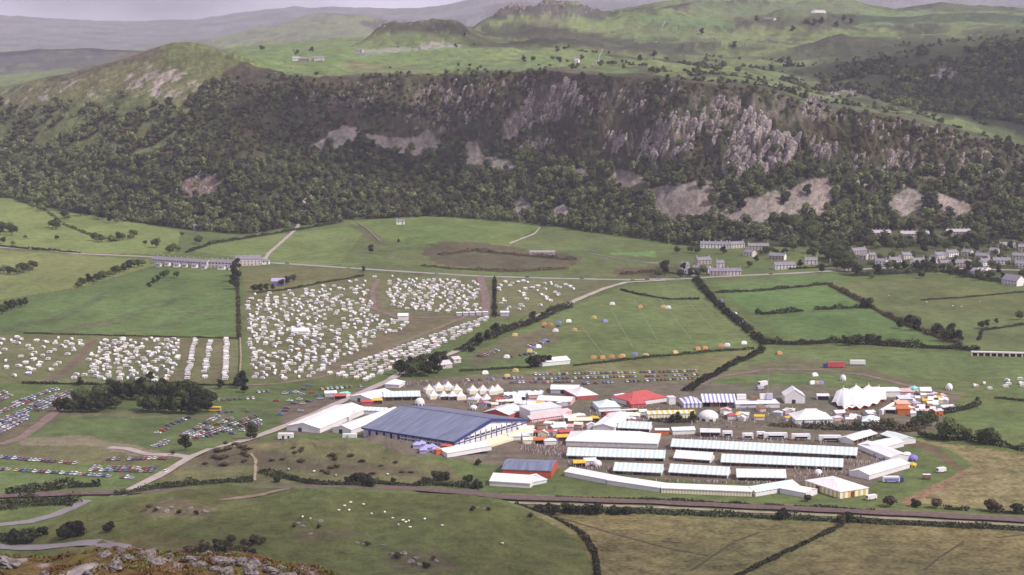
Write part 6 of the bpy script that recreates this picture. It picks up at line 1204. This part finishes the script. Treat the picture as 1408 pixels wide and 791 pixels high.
fill([(-60, 462), (0, 464), (85, 462), (118, 468), (95, 495), (60, 516), (0, 522), (-60, 522)], 72, 'in the smaller field left of the brown track', 7.5, (), .3)
fill([(145, 466), (250, 467), (244, 500), (230, 525), (100, 524), (112, 500)], 135, 'in the smaller field above the dark copse', 6.2, (), .25)
line(268, 468, 256, 524, 6.5, 'in the tight columns beside the pale bank', .2, .8, .05); line(264, 468, 261, 520, 8, 'in the tight columns beside the pale bank', .2, .8, .2)
line(290, 467, 280, 522, 6.5, 'in the tight columns beside the pale bank', .2, .9, .15); line(312, 467, 309, 525, 5.5, 'in the tight columns beside the pale bank', .2, .8, .05); line(307, 480, 304, 522, 8, 'in the tight columns beside the pale bank', .2, .8, .2)
fill([(1330, 530), (1408, 520), (1408, 532), (1345, 540)], 9, 'in the short line on the right hand meadow', 8)
spots.sort(key=lambda s_: s_[1]); print('caravans', len(spots))
restV, restF, restM = [], [], []; restmats = []
def joiner():
    return {'v': [], 'f': [], 'm': [], 'mats': [], 'n': 0}
def jadd(J, mb, mats, x, y, z, yaw, sc_=1.0):
    c, s_ = math.cos(yaw), math.sin(yaw); i = J['n']
    J['v'] += [(x+sc_*(p[0]*c-p[1]*s_), y+sc_*(p[0]*s_+p[1]*c), z+sc_*p[2]) for p in mb.v]; J['n'] += len(mb.v)
    J['f'] += [tuple(i+k for k in f) for f in mb.f]; ix = []
    for m in mats:
        if m not in J['mats']: J['mats'].append(m)
        ix.append(J['mats'].index(m))
    J['m'] += [ix[k] for k in mb.m]
def jobj(J, name):
    me = bpy.data.meshes.new(name); me.from_pydata(J['v'], [], J['f'])
    for m in J['mats']: me.materials.append(m)
    me.polygons.foreach_set('material_index', J['m']); me.update(); return link(name, me)
X_ = np.array([s_[0] for s_ in spots]); Y_ = np.array([s_[1] for s_ in spots]); Z_ = height(X_, Y_); J = joiner()
for i, (x, y, yaw, wh) in enumerate(spots):
    k = random.choices(range(10), [40, 18, 10, 6, 4, 3, 2, 5, 4, 12])[0]
    if i < 298:
        o_ = link('caravan', CVM[k], None, (x, y, Z_[i]), yaw); o_.scale = (.74,)*3; tag(o_, CDESC[k].replace(' awning', '')+' caravan '+('awning ' if 0 else '')+('with awning ' if 'awning' in CDESC[k] and 0 else '')+wh, 'caravan', 'caravans '+wh)
        if 'awning' in CDESC[k]: o_['label'] = 'white caravan with '+CDESC[k].split('with ')[1]+' '+wh
    else: jadd(J, CVB[k][0], CVB[k][1], x, y, Z_[i], yaw, .74)
tag(jobj(J, 'caravans'), 'farther caravans filling the upper part of the large field', 'caravans', kind='stuff')
# ================================================================== cars
CARC = [('white', (0.68, 0.67, 0.69)), ('red', (0.30, 0.055, 0.055)), ('navy', (0.05, 0.055, 0.16)), ('silver blue', (0.38, 0.40, 0.52)), ('brown', (0.16, 0.09, 0.07)), ('yellow', (0.50, 0.37, 0.14)), ('blue', (0.11, 0.13, 0.29)), ('beige', (0.52, 0.46, 0.38)), ('maroon', (0.20, 0.045, 0.06)), ('green', (0.08, 0.15, 0.10))]
CARW = [20, 11, 13, 17, 8, 2, 8, 9, 10, 3]
def car_b(estate):
    b = MB(); W = .82
    b.extr([(-2.05, .30), (2.05, .30), (2.08, .62), (1.95, .80), (1.05, .90), (-1.6 if not estate else -1.98, .93), (-2.05, .80)], -W, W, 0)
    pr = [(1.0, .88), (.45, 1.36), (-.95 if not estate else -1.75, 1.40), (-1.5 if not estate else -2.0, .92)]
    i = len(b.v); T = .72; top = [(pr[1][0], pr[1][1]), (pr[2][0], pr[2][1])]
    lo = [(pr[0][0], pr[0][1]), (pr[3][0], pr[3][1])]
    A = [(lo[0][0], -W*.95, .9), (lo[0][0], W*.95, .9), (lo[1][0], W*.95, .93), (lo[1][0], -W*.95, .93)]; B = [(top[0][0], -T, top[0][1]), (top[0][0], T, top[0][1]), (top[1][0], T, top[1][1]), (top[1][0], -T, top[1][1])]
    for k in range(4): b.face([A[k], A[(k+1) % 4], B[(k+1) % 4], B[k]], 1)
    b.face([(p[0], p[1], p[2]+.02) for p in B][::-1], 0)
    for x in (-1.28, 1.3):
        for s in (-1, 1): b.extr([(x+.3*math.cos(t), .3+.3*math.sin(t)) for t in np.linspace(0, 2*math.pi, 9)[:-1]], s*.76-.09, s*.76+.09, 2)
    return b
CB = [car_b(False), car_b(True)]
CM = [[(b.mesh('parked_car', [mat('car_paint_'+n, c, 0.3, 0.04, 1, 0.5), GLASS, TYRE])) for b in CB] for n, c in CARC]
cars = []
def crow(u0, v0, u1, v1, where, step=2.75, skip=.12, par=False):
    a, b_ = G(u0, v0), G(u1, v1); d = b_-a; n = int(d.length/step); yaw = math.atan2(d.y, d.x)+(0 if par else math.pi/2)
    for i in range(n):
        if random.random() < skip: continue
        p = a.lerp(b_, (i+.5)/n); cars.append((p.x+random.uniform(-.25, .25), p.y+random.uniform(-.4, .4), yaw+random.choice([0, math.pi])+random.uniform(-.06, .06), where))
w1 = 'in the upper field rows beside the brown track'
for r in [(-30, 552, 8, 540), (-20, 560, 15, 544), (-25, 600, 36, 572), (18, 556, 62, 540), (-20, 575, 30, 556), (-5, 570, 46, 549), (-20, 590, 40, 566), (0, 580, 99, 538), (-25, 608, 39, 575), (50, 566, 96, 546), (43, 558, 80, 543), (60, 541, 80, 536)]: crow(*r, w1, 2.5, .04)
w2 = 'in the short rows beside the lane'
for r in [(215, 597, 232, 589), (230, 587, 260, 575), (250, 601, 300, 573), (256, 604, 318, 576), (268, 605, 352, 572), (282, 602, 358, 578), (318, 598, 358, 584), (208, 618, 230, 607), (215, 616, 232, 610)]: crow(*r, w2, 3.0, .25)
w3 = 'in the long straight rows at the bottom car park'
for r in [(-30, 627, 106, 639), (-30, 644, 185, 658.5), (146, 634, 231, 636), (126, 644, 215, 647), (122, 647.5, 212, 650.5)]: crow(*r, w3, 2.75, .08)
w4 = 'in the packed car park behind the display tents'
for r in [(728, 516, 965, 511), (728, 522.5, 962, 516), (700, 527, 790, 526), (795, 529, 955, 521), (640, 524, 720, 520)]: crow(*r, w4, 2.75, .16)
w5 = 'scattered on the grass at the top of the entrance lane'
for u, v in [(392, 542), (400, 541), (407, 540), (415, 543), (418, 536), (430, 541), (424, 531), (436, 545), (450, 542), (398, 552), (404, 556), (394, 562), (416, 556), (424, 553), (412, 550), (385, 571), (392, 566), (413, 566), (380, 552), (440, 549)]: cars.append((*[float(q) for q in on_z(u, v)], random.uniform(-.4, .6), w5))
crow(440, 536, 498, 532, 'parked nose out in the row under the caravan field', 3.0, .1); crow(296, 551, 360, 548, 'in the short row beside the copse', 3.4, .3); crow(300, 568, 345, 566, 'in the thin row below the copse', 3.0, .2); crow(352, 540, 378, 538, 'in the pair of rows above the lane bend', 3.2, .2)
w6 = 'among the small tents on the open camping field'
for r in [(745, 451, 790, 447), (700, 492, 738, 486), (660, 492, 690, 480), (720, 478, 755, 470), (640, 496, 665, 488)]: crow(*r, w6, 4.0, .35)
w7 = 'on the main road'
for u, v in [(600, 377), (725, 382), (800, 384), (870, 385.5), (905, 384.5), (960, 382), (1000, 379.5), (1060, 377.5), (480, 369), (395, 363), (890, 385)]: cars.append((*[float(q) for q in on_z(u, v)], -0.1, w7))
for u, v in [(228, 651), (560, 510), (548, 517)]: cars.append((*[float(q) for q in on_z(u, v)], 1.15, 'driving on the pale lane'))
cars.sort(key=lambda s_: s_[1]); print('cars', len(cars))
X_ = np.array([s_[0] for s_ in cars]); Y_ = np.array([s_[1] for s_ in cars]); Z_ = height(X_, Y_); J = joiner(); nind = 0
for i, (x, y, yaw, wh) in enumerate(cars):
    k = random.choices(range(10), CARW)[0]; e_ = random.random() < .35; lift = 0.2 if 'road' in wh or 'lane' in wh and 'driving' in wh else 0.02
    if nind < 280 or wh in (w7, 'driving on the pale lane'):
        nind += 1; tag(link('parked_car' if wh not in (w7, 'driving on the pale lane') else 'car', CM[k][e_], None, (x, y, Z_[i]+lift), yaw), CARC[k][0]+(' estate car ' if e_ else ' saloon car ')+wh, 'car', 'cars '+wh)
    else: jadd(J, CB[e_], [_mc['car_paint_'+CARC[k][0]], GLASS, TYRE], x, y, Z_[i]+.02, yaw)
tag(jobj(J, 'parked_cars'), 'farther parked cars of the upper car parks', 'cars', kind='stuff')
# ================================================================== small camping tents
TC = [('orange', mat('tent_rust', (0.42, 0.20, 0.09))), ('yellow', mat('tent_ochre', (0.48, 0.36, 0.13))), ('blue', AWN[2]), ('white', WHITE), ('tan', AWN[1])]
TM = []
for n_, m in TC:
    b = MB(); b.grid(lambda s, t: (-1.7+3.4*s, -1.3+2.6*t, 1.9*math.sin(math.pi*t)**.7*(1-.35*(2*s-1)**4)), 6, 8); b.face([(-1.7, -1.3, 0), (-1.7, 1.3, 0), (-1.7, 0, 1.2)], 0); b.face([(1.7, 1.3, 0), (1.7, -1.3, 0), (1.7, 0, 1.2)], 0); b.box(1.0, 1.02, -.4, .4, 0, 1.0, 1); TM.append(b.mesh('camping_tent', [m, DARK]))
for u, v, k in [(816, 493, 0), (828, 493, 0), (841, 492, 0), (856, 491, 1), (854, 492, 0), (873, 489, 2), (888, 490, 4), (928, 486, 1), (959, 481, 0), (969, 480, 0), (991, 477, 0), (1000, 476, 3), (1023, 473, 3), (1037, 462, 0), (1043, 464, 1), (1036, 458, 1), (1022, 448, 0), (1019, 445, 2), (1010, 433, 3), (1008, 432, 2), (990, 415, 2), (817, 438, 1), (832, 443, 2), (880, 423, 0), (912, 423, 4), (919, 424, 3), (842, 419, 3), (764, 456, 3), (782, 443, 3), (768, 445, 2), (790, 455, 4), (748, 447, 0), (757, 448, 0), (733, 480, 2), (740, 478, 3), (728, 484, 1), (750, 470, 2), (697, 492, 3), (708, 462, 1), (1026, 452, 1), (1030, 455, 4), (709, 511, 1), (697, 519, 1), (667, 514, 3), (1071, 487, 0), (1120, 517, 3), (1117, 528, 3), (1128, 528, 2), (1122, 528, 4)]:
    p = G(u, v); o_ = link('camping_tent', TM[k], None, (p.x, p.y, gz(p.x, p.y)), random.uniform(-.6, .6)); s_ = 1.25; o_.scale = (s_, s_, s_)
    wh = 'on the open camping field' if v < 500 and u < 950 else ('beside the tall hedge of the camping field' if v < 500 else 'on the grass near the showground')
    tag(o_, TC[k][0]+' ridge tent '+wh, 'tent', 'small tents '+wh)
# ================================================================== people: a far crowd
J = joiner(); PCOL = [mat('cloth_%d' % i, c, 0.9, 0.1, 2) for i, c in enumerate([(0.45, 0.40, 0.42), (0.30, 0.06, 0.07), (0.07, 0.08, 0.18), (0.62, 0.60, 0.62), (0.20, 0.13, 0.11), (0.35, 0.30, 0.45)])]; SKIN = mat('skin', (0.45, 0.28, 0.21), 0.7)
def person_b():
    b = MB(); b.lathe([(.10, 0), (.15, .45), (.19, .9), (.17, 1.1), (.24, 1.42), (.08, 1.5)], 6, 0, 0, 0); b.lathe([(.07, 1.48), (.11, 1.6), (.10, 1.72), (.02, 1.77)], 6, 0, 0, 1); b.face([(.24, 0, 1.4), (.32, .05, .95), (.24, .1, .95)], 0); b.face([(-.24, 0, 1.4), (-.24, .1, .95), (-.32, .05, .95)], 0); return b
PB = person_b()
def crowd(poly, n):
    p = np.array(poly); k = 0
    while k < n:
        u = random.uniform(p[:, 0].min(), p[:, 0].max()); v = random.uniform(p[:, 1].min(), p[:, 1].max())
        if inpoly(np.array([u]), np.array([v]), poly)[0]:
            x, y = [float(q) for q in on_z(u, v)]; jadd(J, PB, [random.choice(PCOL), SKIN], x, y, 0.0, random.random()*6); k += 1
for poly, n in [([(715, 612), (778, 616), (782, 632), (715, 622)], 70), ([(700, 585), (730, 580), (812, 588), (775, 612), (712, 606)], 90), ([(1090, 640), (1165, 625), (1215, 622), (1225, 636), (1180, 652), (1090, 662)], 110), ([(780, 636), (840, 642), (843, 652), (790, 645)], 25), ([(915, 640), (990, 644), (985, 652), (920, 645)], 25), ([(1140, 566), (1215, 570), (1185, 590), (1150, 585)], 70), ([(640, 556), (740, 556), (730, 570), (660, 566)], 50), ([(800, 555), (930, 560), (960, 578), (890, 585), (800, 580)], 80), ([(930, 562), (1090, 560), (1095, 582), (1000, 590), (940, 585)], 80), ([(1245, 545), (1300, 545), (1290, 572), (1250, 575)], 50), ([(920, 600), (1165, 606), (1180, 614), (925, 606)], 60), ([(850, 660), (1010, 664), (1090, 665), (1030, 667), (910, 663)], 40), ([(535, 528), (600, 524), (690, 524), (690, 530), (560, 534)], 50), ([(500, 606), (620, 626), (600, 632), (520, 616)], 35)]: crowd(poly, int(n*2.2))
tag(jobj(J, 'crowd'), 'scattered festival crowd walking between the tents', 'crowd', kind='stuff')
# ================================================================== sheep
b = MB(); b.lathe([(.02, -.62), (.26, -.55), (.36, -.2), (.37, .25), (.24, .58), (.02, .64)], 8); b.v = [(p[2], p[0], .72+p[1]) for p in b.v]
for x in (-.35, .38):
    for y in (-.16, .16): b.box(x-.05, x+.05, y-.05, y+.05, 0, .5, 1)
b.extr([(.55, .85), (.8, .72), (1.0, .75), (.95, .95), (.7, 1.08)], -.12, .12, 1)
SHP = b.mesh('sheep', [mat('fleece', (0.72, 0.67, 0.56), 0.95), mat('sheep_leg', (0.28, 0.25, 0.22))])
for u, v in [(466, 704), (474, 699), (480, 705), (482, 693), (500, 697), (511, 709), (529, 707), (540, 716), (548, 724), (554, 718), (558, 721), (564, 728), (562, 720), (584, 716), (608, 725), (691, 751), (416, 713), (427, 716)]:
    p = GT(u, v); o_ = link('sheep', SHP, None, p, random.random()*6); o_.scale = (1.15,)*3; tag(o_, 'pale sheep grazing on the grassy knoll', 'sheep', 'sheep on the knoll')
for u, v in [(1274, 417), (1310, 422), (1322, 423), (1347, 416), (1222, 408), (397, 647), (432, 651), (462, 656), (533, 654)]:
    p = GT(u, v); o_ = link('sheep', SHP, None, p, random.random()*6); o_.scale = (1.15,)*3; wh = 'in the dull pasture below the village' if v < 500 else 'on the low brown mound beside the hall'; tag(o_, 'pale sheep '+wh, 'sheep', 'sheep '+wh)
# ================================================================== rocks and bracken
import bmesh
ROCKM = mat('rock_lichen', (0.175, 0.148, 0.150), 0.95, 0.75, 2.6)
n_, l_ = ROCKM.node_tree.nodes, ROCKM.node_tree.links; nz_r = [q for q in n_ if q.type == 'TEX_NOISE'][0]; nz_r.inputs['Detail'].default_value = 9; bp_ = n_.new('ShaderNodeBump'); bp_.inputs['Strength'].default_value = 1; bp_.inputs['Distance'].default_value = .35
l_.new(nz_r.outputs['Fac'], bp_.inputs['Height']); l_.new(bp_.outputs[0], n_['Principled BSDF'].inputs['Normal'])
def boulder_mesh(seed):
    bm = bmesh.new(); bmesh.ops.create_icosphere(bm, subdivisions=4, radius=1); r = np.random.default_rng(seed); o = r.random(3)*50
    P_ = np.array([v.co for v in bm.verts]); n = fbm(P_[:, 0]*1.3+o[0]+P_[:, 2], P_[:, 1]*1.3+o[1], 3, seed)-.5; n2 = np.abs(fbm(P_[:, 0]*2.6+o[2], P_[:, 2]*2.6+P_[:, 1]+o[0], 4, seed+3)-.5)
    P_ *= (1+.9*n-.7*n2)[:, None]
    for q in range(8):                                     # broken planar faces
        d = r.normal(size=3); d /= np.linalg.norm(d); s_ = P_@d; k = s_ > .62; P_[k] -= np.outer(s_[k]-.62, d)*.9
    for v, c in zip(bm.verts, P_): v.co = Vector(c)
    me = bpy.data.meshes.new('boulder'); bm.to_mesh(me); bm.free(); me.materials.append(ROCKM); return me
BM_ = [boulder_mesh(s_) for s_ in (1, 2, 3, 4, 5)]
for i, (u, v, s_, lb) in enumerate([(8, 776, 1.6, 'dark grey boulder at the start of the bracken slope'), (142, 765, 1.0, 'low grey boulder on the bracken crest'), (178, 770, 0.9, 'upright pale boulder on the bracken crest'), (201, 768, 1.5, 'broad pale slab boulder on the bracken crest'), (158, 782, 1.3, 'long grey boulder below the bracken crest'), (262, 772, 1.2, 'grey boulder beside the heather tuft'), (285, 765, 1.1, 'pale flat topped boulder'), (305, 775, 1.3, 'jagged grey boulder leaning downhill'), (328, 774, 1.2, 'grey boulder with a pale crown'), (342, 787, 1.4, 'large grey boulder low on the slope'), (372, 787, 1.2, 'lilac grey boulder at the end of the slope'), (240, 783, 1.0, 'small grey boulder in red bracken'), (395, 797, 1.2, 'half buried grey boulder'), (310, 790, 1.2, 'wide grey boulder low in the bracken'), (60, 792, 0.8, 'small dark boulder in orange bracken'), (120, 790, .7, 'tiny grey boulder in orange bracken'), (425, 792, 1.0, 'last grey boulder of the bracken slope'), (215, 776, 1.0, 'squat grey boulder under the broad slab'), (232, 766, .7, 'small pale boulder between slab and heather'), (275, 782, 1.1, 'cracked grey boulder in the middle of the outcrop'), (293, 784, .8, 'small lilac boulder in the middle of the outcrop'), (350, 776, 1.1, 'grey boulder with a flat sloping top'), (365, 778, .7, 'small grey boulder above the turf'), (412, 788, .8, 'small pale boulder at the lower end'), (165, 760, .6, 'little pale boulder against the field'), (385, 784, .9, 'rough lilac boulder in brown bracken')]):
    a = float(on_Y(u, v, 100.0)[0])/100; yy = np.arange(95, 122, .1); vv_ = proj(a*yy, yy, nheight(a*yy, yy))[1]; k = int(np.argmax(vv_ <= v)) if (vv_ <= v).any() else int(np.argmin(vv_)); Yb = float(yy[k]); x = a*Yb; z = float(nheight(np.array([x]), np.array([Yb]))[0])
    o_ = link('boulder', BM_[i % 5], None, (x, Yb, z-.02*s_), i*1.3); o_.scale = (s_*.62, s_*.5, s_*.40); o_.rotation_euler = (.2*math.sin(i), .2*math.cos(i*2), i*1.3); tag(o_, lb, 'boulder')
n = 90000; r = np.random.default_rng(5); by = r.uniform(92, 119, n); bx = r.uniform(-.30, .05, n)*by; bz = nheight(bx, by); cn = fbm(bx/1.6, by/1.6, 3, 501); k = cn > .44; bx, by, bz = bx[k], by[k], bz[k]; n = len(bx)
N_ = r.normal(size=(n, 3))*np.array([1, 1, .5])+np.array([0, -.6, .6]); N_ /= np.linalg.norm(N_, axis=1)[:, None]
V, Fq = leaf_quads(np.column_stack([bx, by, bz+r.random(n)*.30*sstep(cn[k], .44, .6)]), N_, .085, r)
tag(link('bracken', mesh_np('bracken', V, Fq, [mat('bracken_orange', (0.135, 0.084, 0.040), .9, .4, .8), mat('bracken_green', (0.10, 0.10, 0.03), .9, .4, .8), mat('bracken_brown', (0.115, 0.062, 0.036), .9, .4, .8)], midx=np.clip((fbm(bx/2.5, by/2.5, 2, 503)*5+r.random(n)*1.2-1.6).astype(int), 0, 2))), 'orange and green bracken covering the near slope', 'bracken', kind='stuff')
for i, (u, v, s_) in enumerate([(218, 700, 2.6), (228, 704, 2.2), (236, 698, 2.0), (205, 701, 1.8), (262, 700, 2.2), (283, 704, 2.4), (296, 703, 1.2), (410, 720, 1.8), (416, 724, 2.0), (427, 736, 1.8), (442, 718, 2.0), (490, 747, 1.8), (500, 749, 1.8), (527, 750, 1.8), (540, 765, 2.2), (556, 764, 2.4), (565, 773, 2.8), (573, 768, 2.2), (578, 778, 2.4), (600, 774, 2), (657, 699, 1.6), (665, 700, 1.5)]):
    p = GT(u, v); o_ = link('outcrop_rock', BM_[i % 5], None, (p.x, p.y, p.z-.3), i*1.1); o_.scale = (s_*1.0, s_*.8, s_*.5); wh = 'in the outcrop near the crest' if u < 300 else 'breaking through the turf' ; tag(o_, 'grey rock '+wh+' of the grassy knoll', 'rock', 'rocks '+wh)
# ================================================================== clouds above (out of frame) and haze
def cloud(cx_, cy_, rx, ry, alt, dens, seed, thick=130):
    """cloud whose shadow falls round (cx_, cy_)"""
    bm = bmesh.new(); bmesh.ops.create_icosphere(bm, subdivisions=4, radius=1)
    P_ = np.array([v.co for v in bm.verts]); n = fbm(P_[:, 0]*1.6+seed*7, P_[:, 1]*1.6+seed*3+P_[:, 2], 4, seed)-.5
    P_ *= (1+1.1*n)[:, None]; P_ *= np.array([rx, ry, thick]); P_[:, 2] = np.where(P_[:, 2] < 0, P_[:, 2]*.35, P_[:, 2])
    for v, c in zip(bm.verts, P_): v.co = Vector(c)
    me = bpy.data.meshes.new('cloud'); bm.to_mesh(me); bm.free()
    m = bpy.data.materials.new('cloud_vapour'); m.use_nodes = True; m.node_tree.nodes.clear(); pv = m.node_tree.nodes.new('ShaderNodeVolumePrincipled'); ot = m.node_tree.nodes.new('ShaderNodeOutputMaterial'); pv.inputs['Density'].default_value = dens; pv.inputs['Color'].default_value = (1, 1, 1, 1)
    m.node_tree.links.new(pv.outputs[0], ot.inputs['Volume']); me.materials.append(m)
    t = alt/SD.z; o_ = link('cloud', me, None, (cx_+SD.x*t, cy_+SD.y*t, alt)); o_['kind'] = 'structure'
cloud(330, 2610, 560, 120, 1500, .003, 1); cloud(-260, 2600, 190, 110, 1500, .008, 2); cloud(780, 3250, 330, 330, 1600, .0045, 3)
cloud(-60, 800, 420, 120, 1400, .0022, 4); cloud(-1900, 7800, 1500, 500, 1700, .010, 5); cloud(300, 3500, 260, 90, 1600, .008, 7); cloud(-190, 3760, 120, 60, 1600, .007, 8); cloud(1500, 1500, 500, 300, 1500, .010, 9); cloud(-1300, 1700, 450, 300, 1500, .010, 10); cloud(1100, 4900, 500, 260, 1600, .009, 11); cloud(1700, 5900, 900, 350, 1700, .01, 12)
hb_ = MB(); hb_.box(-11000, 11000, -900, 18500, -12, 640)
hz = hb_.obj('haze', []); hz['kind'] = 'stuff'; hz['label'] = 'thin pale lilac summer haze in the valley air'; hz['category'] = 'haze'
m = bpy.data.materials.new('haze_air'); m.use_nodes = True; m.node_tree.nodes.clear(); pv = m.node_tree.nodes.new('ShaderNodeVolumePrincipled'); ot = m.node_tree.nodes.new('ShaderNodeOutputMaterial')
pv.inputs['Density'].default_value = 3.6e-5; pv.inputs['Color'].default_value = (0.84, 0.83, 1.0, 1); pv.inputs['Anisotropy'].default_value = 0.0
m.node_tree.links.new(pv.outputs[0], ot.inputs['Volume']); hz.data.materials.append(m)
